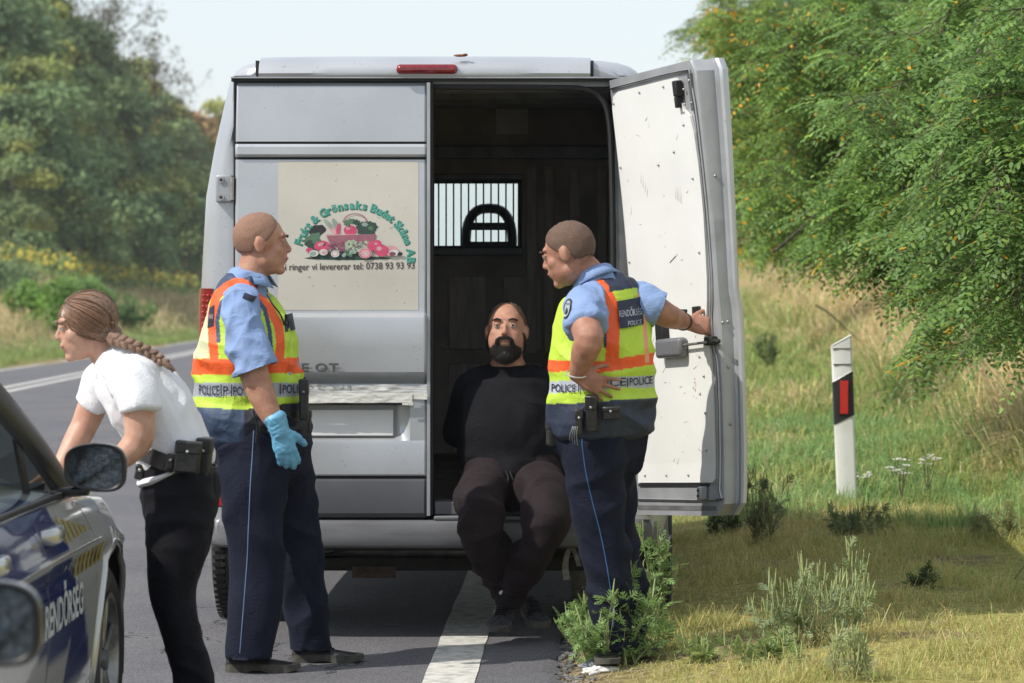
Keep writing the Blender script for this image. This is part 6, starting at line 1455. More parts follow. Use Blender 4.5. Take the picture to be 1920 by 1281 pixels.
        V = [s3(p) for p in ((.80, 3.15, .925), (.80, .75, .945), (.605, .70, 1.40), (.61, 1.6, 1.44), (.605, 2.36, 1.40), (.69, 2.75, 1.21))]
        if sgn == -1: mk('side_window', V, [(0, 1, 2, 3, 4, 5)], M_carglass, smooth=False)      # the right hand windows are wound down
        else: mk('headlining', [(-.58, 2.3, 1.42), (.58, 2.3, 1.42), (.58, .6, 1.38), (-.58, .6, 1.38)], [(0, 1, 2, 3)], M_carblack, smooth=False)
        m = MB(); m.tube([s3(p) for p in ((.822, 3.24, .908), (.828, 2.9, .922), (.828, 2.0, .938), (.820, 1.0, .948), (.79, .6, .95))], [(.006, .010)] * 5, (sgn, 0, 0), n=8, sub=4); mk('window_trim', np.vstack(m.v), m.f, M_carblack)
        m = MB(); m.tube([s3(p) for p in ((.829, 3.20, .897), (.835, 2.9, .910), (.835, 2.0, .926), (.828, 1.0, .936))], [.0035] * 4, (sgn, 0, 0), n=6, sub=4); mk('bright_strip', np.vstack(m.v), m.f, M_chrome)
    V = []
    for t_, (hw, yy, zz) in ((0, (.78, 3.34, .90)), (.5, (.70, 2.86, 1.19)), (1, (.585, 2.40, 1.41))):
        for q in np.linspace(-1, 1, 9): V.append((q * hw, yy + .14 * (1 - q * q) * (1 - .5 * t_), zz + .02 * (1 - q * q)))
    mk('windscreen', V, [(i * 9 + j, i * 9 + j + 1, (i + 1) * 9 + j + 1, (i + 1) * 9 + j) for i in range(2) for j in range(8)], M_carglass)
    mk('rear_window', [(-.6, .10, .98), (.6, .10, .98), (.52, .36, 1.33), (-.52, .36, 1.33)], [(0, 1, 2, 3)], M_carglass, smooth=False)
    m = MB(); m.box(-.72, .72, 2.95, 3.35, .80, .93); m.box(-.70, .70, .5, .9, .6, .95); mk('dashboard', np.vstack(m.v), m.f, M_carblack, smooth=False)
    for sx in (-.36, .36):
        for yy in (2.0, 1.1):
            m = MB(); m.tube([(sx, yy, .5), (sx, yy - .05, .85), (sx, yy - .12, 1.12)], [(.12, .22), (.09, .21), (.06, .17)], (0, -1, 0), n=14, sub=3, p=3); m.tube([(sx, yy - .12, 1.13), (sx, yy - .14, 1.20), (sx, yy - .14, 1.28)], [(.05, .12), (.055, .13), (.04, .11)], (0, -1, 0), n=12, sub=2, p=3); mk('seat', np.vstack(m.v), m.f, M_carblack)
    # lights
    for sgn in (1, -1):
        m = MB(); m.ell((sgn * .66, 4.38, .62), (.15, .12, .07), 14, 9); mk('headlight', np.vstack(m.v), m.f, pm('lamp_glass', (.6, .62, .63), rough=.1))
        m = MB(); m.ell((sgn * .70, .06, .78), (.14, .08, .09), 14, 9); mk('tail_light', np.vstack(m.v), m.f, M_redlens)
    # door mirrors: shell, silver cap, glass looking back
    for sgn in (1, -1):
        mu, ms = mirror_up, mirror_s
        c = np.array((sgn * (.930 + .03 * (ms > 1)), 3.02, 1.003 + mu)); hw, hh = .094 * ms, .074 * ms
        nn = 40; V = []; outl = []
        for i in range(nn):
            a = 2 * math.pi * i / nn; ca, sa = math.cos(a), math.sin(a); e = 2 / 3.2
            x = hw * math.copysign(abs(ca) ** e, ca); zz = hh * math.copysign(abs(sa) ** e, sa)
            if x < 0: zz *= 1 + x / hw * (.18 if zz > 0 else .10)
            zz += .012 * ms * (x / hw) * (-.4); outl.append((x * sgn, zz))
        rings = [(1.0, 0.0), (1.03, .012), (1.02, .035), (.92, .07), (.66, .095), (.25, .108)]
        for sc_, yy in rings:
            for x, zz in outl: V.append((c[0] + x * sc_, c[1] + yy * ms, c[2] + zz * sc_))
        F = [(i * nn + j, i * nn + (j + 1) % nn, (i + 1) * nn + (j + 1) % nn, (i + 1) * nn + j) for i in range(5) for j in range(nn)] + [tuple(5 * nn + j for j in range(nn))]
        V = np.array(V); mi = []
        for q in F:
            cz = V[list(q)].mean(axis=0); mi.append(1 if (cz[2] > c[2] - .015 * ms + .0 * mu and cz[1] > c[1] + .008) or (cz[0] * sgn > c[0] * sgn + hw * .85 and cz[1] > c[1] + .014) else 0)
        mo = mk('mirror', V, F, [M_carblack, M_carsilver], midx=mi, angle=50)
        m = MB()
        for sc_, yy in ((1.0, 0.0), (.90, -.001), (.86, .014)):
            m.v.append(np.array([(c[0] + x * sc_, c[1] + yy, c[2] + zz * sc_) for x, zz in outl]))
        mk('mirror_rim', np.vstack(m.v), [(i * nn + j, i * nn + (j + 1) % nn, (i + 1) * nn + (j + 1) % nn, (i + 1) * nn + j) for i in range(2) for j in range(nn)], M_carblack, mo)
        mk('mirror_glass', [(c[0] + x * .87, c[1] + .010, c[2] + zz * .87) for x, zz in outl], [tuple(range(nn))], M_mirrorglass, mo, smooth=False)
        m = MB(); m.tube([(sgn * .80, 3.06, .92), (sgn * .85, 3.05, .925 + mu * .7), (c[0] - sgn * .03, 3.05, .93 + mu)], [(.03, .018), (.028, .016), (.03, .018)], (0, -1, 0), n=10, sub=3); mk('mirror_foot', np.vstack(m.v), m.f, M_carblack, mo)
    # wiper and aerial bits seen through the glass edge
    m = MB(); m.box(-.62, .62, 4.48, 4.54, .22, .5); mk('grille', np.vstack(m.v), m.f, M_carblack, smooth=False)
    return root
car1 = make_car((-2.50, 7.18, 0), math.radians(.3), 'silver and blue police car with the RENDŐRSÉG lettering on its door')
car2 = make_car((-1.935, 2.62, 0), 0.02, 'nearest police car, of which only the right door mirror shows', mirror_up=.06, mirror_s=.98)
# ================================================================== plants
def leafmat(name, trans=.35, rough=.5):
    m = bpy.data.materials.new(name); m.use_nodes = True; N, L = nodes(m); b = N['Principled BSDF']; b.inputs['Roughness'].default_value = rough; b.inputs['Specular IOR Level'].default_value = .35
    at = N.new('ShaderNodeVertexColor'); at.layer_name = 'Col'; L.new(at.outputs[0], b.inputs['Base Color'])
    tb = N.new('ShaderNodeBsdfTranslucent'); hs = N.new('ShaderNodeHueSaturation'); hs.inputs['Hue'].default_value = .485; hs.inputs['Value'].default_value = 1.35; L.new(at.outputs[0], hs.inputs['Color']); L.new(hs.outputs[0], tb.inputs[0])
    ms = N.new('ShaderNodeMixShader'); ms.inputs[0].default_value = trans; L.new(b.outputs[0], ms.inputs[1]); L.new(tb.outputs[0], ms.inputs[2]); L.new(ms.outputs[0], N['Material Output'].inputs[0]); return m
M_leaf = leafmat('leaf'); M_grass = leafmat('grass_blade', .25, .7); M_far = leafmat('far_leaf', .2, .8)
M_bark = pm('bark', (.12, .10, .08), (.05, .042, .035), scale=9, rough=.95, bump=1, bscale=30, stretch=(3, 3, .6))
M_twig = pm('twig', (.15, .13, .06), (.10, .10, .045), scale=20, rough=.9)
def norm(a): return a / (np.linalg.norm(a, axis=-1, keepdims=True) + 1e-9)

# ------------------------------------------------------------------ grass blades
def blades(name, X, Y, h_, wd_, lean, col, label, seg=2, droop=.4, hsize=None):
    n = len(X); Z = gz(X, Y); P = np.stack([X, Y, Z - .01], 1); az = rng.uniform(0, 2 * math.pi, n); d = np.stack([np.cos(az), np.sin(az), np.zeros(n)], 1)
    az2 = rng.uniform(0, 2 * math.pi, n); s_ = np.stack([np.cos(az2), np.sin(az2), np.zeros(n)], 1) * wd_[:, None] / 2
    m = P + d * (lean * h_ * .35)[:, None] + np.array((0, 0, 1)) * (h_ * .6)[:, None]
    t = P + d * (lean * h_ * (1 + droop))[:, None] + np.array((0, 0, 1)) * (h_ * np.clip(1 - lean * .45, .15, 1))[:, None]
    V = np.stack([P - s_, P + s_, m + s_ * .7, m - s_ * .7, t], 1).reshape(-1, 3); b_ = np.arange(n)[:, None] * 5
    F3 = np.concatenate([b_ + np.array([[0, 1, 2]]), b_ + np.array([[0, 2, 3]]), b_ + np.array([[3, 2, 4]])])
    c = np.repeat(col, 5, axis=0)
    o = mesh(name, V, F3.astype(np.int32), M_grass, smooth=False, col=c); tag(o, label, kind='stuff'); o['category'] = 'grass'; return o
def gcol(X, Y, n):
    g, ea, nn = ground_mix(X, Y); u = rng.uniform(0, 1, n); isg = (u < g * 1.0)
    a = np.where(isg[:, None], np.array((.24, .34, .10)), np.array((.68, .56, .31)))
    old = (rng.uniform(0, 1, n) < .38)[:, None]; a = np.where(old & isg[:, None], np.array((.42, .42, .14)), a)
    near = (sstep(21, 17, Y) * (X > -.5) * .35)[:, None]; near = near * 1.6; a = a * (1 - near) + np.array((.46, .46, .13)) * near
    return a * rng.uniform(.6, 1.3, n)[:, None] * (1 + rng.normal(0, .08, (n, 3)))
def scatter(n, xf, y0, y1, pw=1.0):
    Y = y0 + (y1 - y0) * rng.uniform(0, 1, n) ** pw; a, b_ = xf(Y); return a + (b_ - a) * rng.uniform(0, 1, n), Y
right_x = lambda Y: (np.full_like(Y, -.02), np.maximum(.13 * Y + .5, 1))
X, Y = scatter(150000, right_x, 11.6, 22, 1.0)
g, ea, nn = ground_mix(X, Y); P3 = np.stack([X * 1.0, Y, X * 0], 1); dens = fbm(P3 * 3.2, 3, 77)
keep = (rng.uniform(0, 1, len(X)) < np.clip(1.1 - ea * .9, .1, 1) * np.clip((dens - .30) * 5, .25, 1)) & (X > -.05 + .25 * rng.uniform(0, 1, len(X)) ** 2); X, Y = X[keep], Y[keep]; n = len(X); dens = dens[keep]
h_ = rng.gamma(3.2, .0125, n) * (.55 + .9 * sstep(.4, .7, dens)); blades('grass', X, Y, h_ + .012, rng.uniform(.0018, .0042, n), rng.uniform(.3, 1.3, n), gcol(X, Y, n), 'short dry matted grass on the near verge')
mid_x = lambda Y: (np.full_like(Y, .2), np.minimum(.128 * Y + .4, 6.5))
X, Y = scatter(95000, mid_x, 20, 64, 1.35); n = len(X); dens = fbm(np.stack([X * 1.4, Y * 1.0, X * 0], 1), 3, 78)
dry = X > 2.5
h_ = rng.gamma(4, .025, n) * (.5 + 1.1 * dens) * np.where(dry, 2.0, .75); lean = np.where(dry, rng.uniform(.5, 1.5, n), rng.uniform(.2, 1.0, n))
blades('grass', X, Y, h_, rng.uniform(.004, .009, n) * (1 + Y / 60), lean, gcol(X, Y, n), 'taller green and straw grass on the far verge and bank')
# a lush band behind the post
X, Y = scatter(26000, lambda Y: (.5 + (Y - 17.5) * .06, np.minimum(.125 * Y + .3, 2.9)), 17.6, 27); n = len(X)
cl = fbm(np.stack([X * 2.2, Y * .8, X * 0], 1), 2, 90); k_ = cl > .44; X, Y, cl = X[k_], Y[k_], cl[k_]; n = len(X)
blades('grass', X, Y, rng.gamma(5, .017, n) * (.6 + cl), rng.uniform(.004, .007, n), rng.uniform(.2, 1.0, n), (np.array((.22, .36, .13)) * rng.uniform(.6, 1.5, n)[:, None] * (1 + rng.normal(0, .08, (n, 3)))), 'lush blue-green grass in the hollow behind the white post')
# left bank
def left_x(Y): return x_left(Y) - 15, x_left(Y) - .15
X, Y = scatter(130000, left_x, 68, 330, 1.3); n = len(X); e = x_left(Y) - X; nn = fbm(np.stack([X * .5, Y * .25, X * 0], 1), 3, 95)
gr = sstep(3.6, 1.4, e + (nn - .5) * 3); u = rng.uniform(0, 1, n)
col = np.where((u < gr)[:, None], np.array((.27, .36, .11)), np.array((.62, .51, .28))); col = np.where(((u > .6) & (nn > .52))[:, None], np.array((.25, .27, .10)), col) * rng.uniform(.65, 1.25, n)[:, None]
blades('grass', X, Y, rng.gamma(5, .07, n) * np.where(e < 3, .5, 1.25) * (.6 + nn * .8), rng.uniform(.02, .05, n) * (Y / 110), rng.uniform(.1, .8, n), col, 'tall brown and green grass on the bank across the road')
# goldenrod along the bank top
m_n = 26000; X, Y = scatter(m_n, lambda Y: (x_left(Y) - 13.5, x_left(Y) - 7.5), 95, 340, 1.2); n = len(X); cl = fbm(np.stack([X * .35, Y * .18, X * 0], 1), 2, 97); k_ = cl > .44; X, Y, cl = X[k_], Y[k_], cl[k_]; n = len(X)
Z = gz(X, Y); hh = rng.uniform(.2, 1.5, n) * (.6 + cl); P = np.stack([X, Y, Z + hh], 1); s_ = rng.uniform(.06, .15, n) * (Y / 150) ** .5
def quads(P, size, normals, asp=.6, jit=.6):
    n = len(P); nr = norm(normals + rng.normal(0, jit, (n, 3))); t = norm(np.cross(nr, rng.normal(0, 1, (n, 3)))); b_ = np.cross(nr, t); size = np.broadcast_to(size, (n,))[:, None]
    V = np.stack([P - t * size - b_ * size * asp * .2, P - b_ * size * asp, P + t * size, P + b_ * size * asp], 1).reshape(-1, 3); return V, (np.arange(n)[:, None] * 4 + np.arange(4)).astype(np.int32)
V, F = quads(P, s_, np.tile((0, -.7, .7), (n, 1)).astype(float)); top = (hh > 1.12 + .2 * rng.normal(0, 1, n)) & (rng.uniform(0, 1, n) < .55)
col = np.where(top[:, None], np.array((.60, .50, .07)), np.array((.20, .29, .085))) * rng.uniform(.6, 1.2, n)[:, None]
o = mesh('goldenrod', V, F, M_far, smooth=False, col=np.repeat(col, 4, axis=0)); tag(o, 'band of yellow flowering goldenrod along the top of the bank', kind='stuff')

# ------------------------------------------------------------------ trees across the road: trunk, limbs, crown of leaf clumps
def far_crown(seed, H, Wd, n, hue, sparse=0.0):
    r_ = np.random.default_rng(seed); nb = int(34 + 10 * r_.random()); cs = []
    for k in range(nb):
        t = r_.uniform(.12, 1.0); a = r_.uniform(0, 2 * math.pi); rr = Wd * .5 * (1.0 - .62 * max(t - .35, 0) / .65) * r_.uniform(.35, 1.0)
        cs.append((rr * math.cos(a), rr * math.sin(a), H * t * .96, r_.uniform(.10, .2) * Wd * (1.15 - .45 * t)))
    cs = np.array(cs); idx = r_.integers(0, nb, n); c = cs[idx]; d = norm(r_.normal(0, 1, (n, 3))); d[:, 2] = np.where(d[:, 2] < -.3, -d[:, 2], d[:, 2]); rad = c[:, 3] * r_.uniform(.55, 1.08, n)
    P = c[:, :3] + d * rad[:, None] * np.array((1, 1, .72)); P += r_.normal(0, .12, (n, 3))
    V, F = quads(P, r_.uniform(.10, .26, n), d * .8 + np.array((0, 0, .5)), .62, .55)
    tone = .75 + .5 * r_.random(nb)[idx] + r_.normal(0, .12, n); warm = (r_.random(nb)[idx] > .72)[:, None]
    col = np.array(hue) * tone[:, None]; col = np.where(warm, col * np.array((1.45, 1.12, .75)), col)
    return V, F, np.repeat(np.clip(col, .004, 1), 4, axis=0), cs
HUES = [(.20, .275, .095), (.17, .255, .105), (.26, .31, .10), (.21, .285, .11), (.40, .27, .11)]
crowns = []
for i, (H, Wd, hu) in enumerate(((14, 11, 0), (12.5, 12, 1), (15, 10, 2), (13, 11, 3), (9.5, 9, 4))):
    V, F, c, cs = far_crown(50 + i, H, Wd, 17000, HUES[hu]); o = mesh('crown', V, F, M_far, smooth=False, col=c); crowns.append((o.data, cs, H)); bpy.data.objects.remove(o)
def trunk_mesh(H, cs, seed):
    r_ = np.random.default_rng(seed); m = MB(); top = (r_.uniform(-.4, .4), r_.uniform(-.4, .4), H * .85)
    m.tube([(0, 0, -.4), (.1, 0, H * .25), (.2, .1, H * .55), top], [.26, .2, .13, .05], (0, -1, 0), n=8, sub=3)
    for k in range(9):
        c = cs[r_.integers(0, len(cs))]; z0 = max(min(c[2] * .55, H * .7), 1.0); m.tube([(.15, .05, z0), (c[0] * .5, c[1] * .5, (z0 + c[2]) / 2 + .3), tuple(c[:3])], [.11, .07, .02], (0, -1, 0), n=6, sub=2)
    o = m.build('trunk', M_bark); d = o.data; bpy.data.objects.remove(o); return d
trunks = [trunk_mesh(H, cs, 5 + i) for i, (d, cs, H) in enumerate(crowns)]
def place_tree(px, Y, kind, sc_, lab, rot=0, hs=1.0, group='trees beyond the road'):
    x = (px - VX) / FPX * Y; z = float(gz(np.array([x]), np.array([Y]))[0]); t = empty('broadleaf_tree', (x, Y, z), lab, 'tree', group); t.rotation_euler = (0, 0, rot)
    for nm, d in (('crown', crowns[kind][0]), ('trunk', trunks[kind])):
        c = bpy.data.objects.new(nm, d); COL.objects.link(c); c.parent = t; c.scale = (sc_, sc_, sc_ * hs)
    return t
LT = [(-70, 158, 1, 1.18, 'dark dense tree cut by the left edge of the picture'), (40, 165, 0, 1.12, 'tall dark tree, second from the left edge'), (-10, 178, 2, 1.28, 'tallest tree rising behind the dark ones at the left edge'),
      (110, 178, 3, .93, 'rounded green tree below the bare branches'), (60, 150, 1, .80, 'low bluish green tree in front of the tall left trees'), (150, 188, 1, .95, 'broad tree behind the woman with the braid'),
      (190, 200, 0, .88, 'mid green tree below the thin half-bare tree'), (235, 215, 2, .86, 'yellowish green tree left of the van'), (130, 160, 3, .62, 'small dark tree low at the foot of the wood'), (275, 232, 3, .92, 'green tree left of the rust-brown tree'),
      (215, 180, 1, .62, 'low dark tree above the goldenrod band'), (320, 250, 4, 1.32, 'tree turning rust brown beside the van roof'), (300, 215, 0, .70, 'dark green tree low beside the van'), (365, 262, 4, 1.15, 'brown tinged tree touching the van side'),
      (350, 232, 1, .76, 'bluish tree low against the van side'), (390, 300, 0, 1.05, 'tree partly hidden by the van roof corner'), (380, 268, 2, .80, 'green tree partly hidden by the van pillar'), (430, 330, 3, 1.1, 'tree mostly hidden behind the van'), (20, 140, 3, .50, 'low leafy tree at the left edge above the bank')]
for k, (px, Y, kd, s_, lab) in enumerate(LT): place_tree(px, float(Y) + 28, kd, s_ * (1.17 if px < 90 else 1.30), lab, k * 1.3)
# the thin half bare tree standing up above the wood
def bare_tree(px, Y, H, lab, seed, leaves=900):
    x = (px - VX) / FPX * Y; z = float(gz(np.array([x]), np.array([Y]))[0]); t = empty('half_bare_tree', (x, Y, z), lab, 'tree', 'thin trees above the wood'); r_ = np.random.default_rng(seed); m = MB(); tips = []
    def br(p, d, L_m, r0, lv):
        d = d / np.linalg.norm(d); q = p + d * L_m * .5 + r_.normal(0, .05 * L_m, 3); e = q + (d + r_.normal(0, .18, 3)) * L_m * .5; m.tube([p, q, e], [r0, r0 * .8, r0 * .6], (0, -1, 0), n=6 if lv < 2 else 4, sub=2); tips.append((e, lv))
        if lv < 5:
            for k in range(3 if lv else 5): dd = d + r_.normal(0, .55, 3) + np.array((0, 0, .15)); br(p + (e - p) * r_.uniform(.35, 1), dd, L_m * r_.uniform(.55, .8), r0 * .55, lv + 1)
    br(np.array((x, Y, z + H * .35)), np.array((r_.uniform(-.1, .1), 0, 1.)), H * .33, .13, 0); m.tube([(x, Y, z - .3), (x + .1, Y, z + H * .2), (x, Y, z + H * .36)], [.22, .18, .14], n=8)
    m.build('trunk', M_bark, t)
    T_ = np.array([q for q, lv in tips if lv >= 4]); P = T_[r_.integers(0, len(T_), leaves)] + r_.normal(0, .22, (leaves, 3)); V, F = quads(P, r_.uniform(.07, .15, leaves), r_.normal(0, 1, (leaves, 3)), .6); c = np.array((.13, .11, .035)) * r_.uniform(.5, 1.3, leaves)[:, None]
    mesh('crown', V, F, M_far, t, smooth=False, col=np.repeat(c, 4, axis=0)); return t
bare_tree(238, 225, 21, 'thin half-bare tree standing up against the sky left of the van', 3, 2600)
bare_tree(283, 228, 19, 'leaning thin tree with a tuft of leaves nearest the van roof', 8, 1500)
bare_tree(120, 210, 19.5, 'bare grey twigs above the wood, left of the thin tree', 14, 300)

# ------------------------------------------------------------------ bushes on the left bank
def bush(px, Y, H, Wd, hue, n, lab, name='bush', grp=None, zoff=0.0, size=(.05, .12)):
    x = (px - VX) / FPX * Y; z = float(gz(np.array([x]), np.array([Y]))[0]) + zoff; t = empty(name, (x, Y, z), lab, 'bush', grp)
    r_ = np.random.default_rng(int(px + Y * 7)); nb = 22; cs = np.stack([r_.normal(0, Wd * .22, nb), r_.normal(0, Wd * .22, nb), r_.uniform(.2, .85, nb) * H], 1); idx = r_.integers(0, nb, n); d = norm(r_.normal(0, 1, (n, 3)))
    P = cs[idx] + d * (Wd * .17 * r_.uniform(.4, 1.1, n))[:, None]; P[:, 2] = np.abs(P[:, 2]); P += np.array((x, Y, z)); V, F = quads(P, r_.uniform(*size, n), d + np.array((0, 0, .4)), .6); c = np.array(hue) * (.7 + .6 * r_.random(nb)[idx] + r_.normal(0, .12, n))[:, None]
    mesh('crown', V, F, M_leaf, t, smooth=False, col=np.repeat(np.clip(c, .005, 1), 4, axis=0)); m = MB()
    for k in range(8): c0 = cs[r_.integers(0, nb)]; m.tube([(x, Y, z - .1), (x + c0[0] * .6, Y + c0[1] * .6, z + c0[2] * .5), (x + c0[0], Y + c0[1], z + c0[2])], [.03, .02, .008], n=5, sub=2)
    m.build('stem', M_twig, t); return t
BG = 'bushes on the bank across the road'
bush(85, 112, 2.0, 2.6, (.19, .34, .06), 5200, 'bright green bush on the bank above the woman', grp=BG)
bush(180, 150, 1.9, 2.4, (.17, .29, .08), 2600, 'light green bush behind the goldenrod', grp=BG)
bush(225, 138, 1.2, 2.2, (.11, .20, .05), 1800, 'small dark green bush below the goldenrod', grp=BG)
bush(10, 128, 1.6, 3.2, (.15, .23, .10), 2400, 'grey-green bush at the left edge of the bank', grp=BG)

# ------------------------------------------------------------------ false acacias on the right: boughs with feathered leaves
def pinnate(P, D, U, L_, pairs, lw, ll, rs, droop=.35):
    """P base, D direction, U up-side of n compound leaves -> leaflet quads (4 verts each) and a leaf index"""
    n = len(P); S = norm(np.cross(D, U)); N_ = np.cross(S, D); out = []; idx = []
    for k in range(pairs + 1):
        t = (.22 + .78 * k / pairs); q = P + D * (L_ * t)[:, None] - np.array((0, 0, 1)) * (L_ * t * t * droop)[:, None]
        dd = norm(D - np.array((0, 0, 1)) * (2 * t * droop)); sz = (1 - .35 * abs(t - .55)) 
        for sg in ((1, -1) if k < pairs else (0,)):
            ax_ = norm(dd * (.28 if sg else 1) + S * sg - N_ * .10 + rs.normal(0, .10, (n, 3)) - np.array((0, 0, 1)) * .18); wx = norm(np.cross(ax_, N_ + rs.normal(0, .22, (n, 3))))
            l_ = (ll * sz)[:, None]; w_ = (lw * sz)[:, None]
            out.append(np.stack([q + ax_ * l_ * .06, q + ax_ * l_ * .38 + wx * w_ * .5, q + ax_ * l_ * .80 + wx * w_ * .36, q + ax_ * l_, q + ax_ * l_ * .80 - wx * w_ * .36, q + ax_ * l_ * .38 - wx * w_ * .5], 1)); idx.append(np.arange(n))
    return np.concatenate(out), np.concatenate(idx)
def acacia(name_lab, base, seed, boughs, dens, ll=.036, hex_=True, hue=(.115, .225, .065), pairs=7, yellow=.02):
    """boughs: rows (start xyz, end xyz, droop); leaves hang along them and their side twigs"""
    rs = np.random.default_rng(seed); bx, by = base; bz = float(gz(np.array([bx]), np.array([by]))[0])
    t = empty('false_acacia', (bx, by, bz), name_lab, 'tree', 'false acacia trees overhanging the right verge'); m = MB()
    m.tube([(bx, by, bz - .3), (bx - .05, by, bz + 1.2), (bx + .1, by, bz + 2.6), (bx + .1, by, bz + 5.0)], [.14, .11, .09, .05], n=10, sub=3)
    Ps, Ds, Us, tone, tw = [], [], [], [], MB()
    for bi, (s0, e0, dr) in enumerate(boughs):
        s0 = np.array(s0, float); e0 = np.array(e0, float); Lb = np.linalg.norm(e0 - s0); mid = (s0 + e0) / 2 + np.array((0, 0, dr * Lb)) + rs.normal(0, .06 * Lb, 3)
        path = catmull(np.array([s0, mid, e0]), 10); m.tube(path, [max(.012 * (1 - i / 22) , .004) for i in range(len(path))], n=6, sub=1)
        nt = int(Lb * dens)
        for k in range(nt):
            u = rs.uniform(.12, 1.0); i = min(int(u * 20), 19); p = path[i] + (path[i + 1] - path[i]) * rs.random(); dB = norm(path[i + 1] - path[i]); a = rs.uniform(0, 2 * math.pi)
            side = norm(np.cross(dB, np.array((0, 0, 1.)))); dv = norm(dB * .7 + side * rs.uniform(-1, 1) * 1.0 + np.array((0, 0, rs.uniform(-.55, .45)))); Lt = rs.uniform(.25, .7) * (1.15 - .6 * u)
            e = p + dv * Lt - np.array((0, 0, Lt * .22)); tw.tube([p, (p + e) / 2 + np.array((0, 0, .04)), e], [.005, .0035, .002], n=3, sub=1); tn = rs.normal(0, .16) + 1
            nl = int(Lt / .055) + 3
            for q in range(nl):
                s_ = (q + .6) / nl; pp = p + (e - p) * s_; sg = 1 if q % 2 else -1; sd = norm(np.cross(dv, np.array((0, 0, 1.)))) * sg
                D = norm(dv * (.45 + .8 * (q == nl - 1)) + sd * .95 + np.array((0, 0, rs.uniform(-.35, .25))) + rs.normal(0, .12, 3)); Ps.append(pp); Ds.append(D); Us.append(norm(np.array((rs.normal(0, .25), rs.normal(0, .25) - .15, 1.)))); tone.append(tn + rs.normal(0, .10))
    Ps, Ds, Us, tone = map(np.array, (Ps, Ds, Us, tone)); n = len(Ps); L_ = rs.uniform(.15, .27, n) * (ll / .036) ** .3
    Q, idx = pinnate(Ps, Ds, Us, L_, pairs, np.full(n, ll * .46) * rs.uniform(.85, 1.15, n), np.full(n, ll) * rs.uniform(.8, 1.15, n), rs)
    c = np.array(hue) * tone[idx][:, None] * (1 + rs.normal(0, .10, (len(idx), 1))); yl = rs.random(len(idx)) < yellow * .5; yc = (rs.random(n) < yellow * .35)[idx] & (rs.random(len(idx)) < .7)
    c[yl | yc] = np.array((.62, .36, .03)); lt = rs.random(len(idx)) < .25; c[lt & ~(yl | yc)] *= np.array((1.35, 1.22, .9)); c = np.clip(c, .004, 1)
    if hex_: V = Q.reshape(-1, 3); F = (np.arange(len(idx))[:, None] * 6 + np.arange(6)).astype(np.int32); c = np.repeat(c, 6, axis=0)
    else: V = Q[:, [0, 1, 3, 5]].reshape(-1, 3); F = (np.arange(len(idx))[:, None] * 4 + np.arange(4)).astype(np.int32); c = np.repeat(c, 4, axis=0)
    mesh('crown', V, F, M_leaf, t, smooth=False, col=c); tag(tw.build('twigs', M_twig, t, smooth=False, angle=None), kind='stuff'); m.build('trunk', M_bark, t)
    return t, len(idx)
def bg(px, py, Y): return W(px, py, Y)
def fan(rs, pts, start, jitter, n_, drp=.12):
    """boughs from around start to points spread over pixel targets"""
    out = []
    for (px, py, Y) in pts:
        for k in range(n_): out.append((np.array(start) + rs.normal(0, .5, 3) * np.array((1, 1, 1.2)), W(px + rs.normal(0, jitter), py + rs.normal(0, jitter * .7), Y + rs.normal(0, .5)), drp))
    return out
rs = np.random.default_rng(99)
tot = 0
# nearest branches reaching in from the right edge
t, k = acacia('nearest false acacia, its feathery branches hanging in from the right edge', (4.6, 16.6), 1, fan(rs, [(1830, 90, 15.6), (1760, 260, 16.2), (1900, 200, 15.2), (1800, 330, 16.0), (1880, 420, 16.0), (1760, 570, 17.2), (1830, 560, 16.6), (1890, 560, 16.0), (1780, 520, 17.0), (1880, 30, 15.4), (1890, 600, 16.4)], W(2150, 240, 16.8), 16, 2), 10, .046, True, (.15, .265, .075)); tot += k
t, k = acacia('false acacia with drooping branches over the dry bank', (5.2, 21.5), 2, fan(rs, [(1560, 170, 20), (1640, 250, 20), (1700, 350, 20.5), (1600, 330, 21), (1620, 440, 21.5), (1720, 450, 21), (1680, 500, 21.5), (1580, 430, 22.5), (1750, 180, 20), (1700, 90, 20), (1620, 60, 21), (1800, 480, 20.5), (1770, 580, 20.5), (1850, 580, 20.5), (1850, 330, 20.0), (1860, 480, 20)], W(1900, 260, 22), 26, 2), 10.5, .050, True, (.14, .25, .062)); tot += k
t, k = acacia('tall false acacia behind the hanging branches', (6.4, 29), 3, fan(rs, [(1420, 120, 27), (1480, 60, 27), (1560, 20, 28), (1500, 230, 27), (1440, 330, 27), (1500, 400, 28), (1560, 420, 28), (1480, 430, 28.5), (1600, 130, 28), (1660, 30, 28), (1650, 200, 28), (1600, 280, 28), (1740, 60, 28), (1800, 140, 28), (1450, 410, 29)], W(1640, 240, 29), 30, 3), 8.5, .062, False, (.145, .25, .058), 6, .05); tot += k
t, k = acacia('yellow-flecked false acacia next to the open door', (7.3, 41), 4, fan(rs, [(1370, 50, 39), (1410, 150, 39), (1360, 0, 40), (1400, 260, 39), (1420, 380, 39), (1400, 430, 40), (1440, 20, 40), (1400, 110, 40), (1460, 180, 40), (1470, 330, 40), (1420, 460, 40), (1500, 280, 40), (1540, 400, 40)], W(1500, 220, 41), 30, 3), 7.0, .080, False, (.17, .265, .055), 5, .10); tot += k
t, k = acacia('farthest false acacia, its crown edge against the sky', (9.2, 60), 5, fan(rs, [(1350, 30, 58), (1370, 70, 58), (1390, 120, 58), (1340, 0, 58), (1430, 60, 58), (1420, 10, 58), (1450, 170, 58), (1460, 260, 58), (1440, 360, 58), (1450, 450, 59), (1500, 100, 59), (1500, 380, 59), (1560, 300, 59), (1420, 440, 59)], W(1480, 180, 60), 30, 3), 5.0, .10, False, (.135, .23, .06), 4, .06); tot += k
print('leaflets', tot)
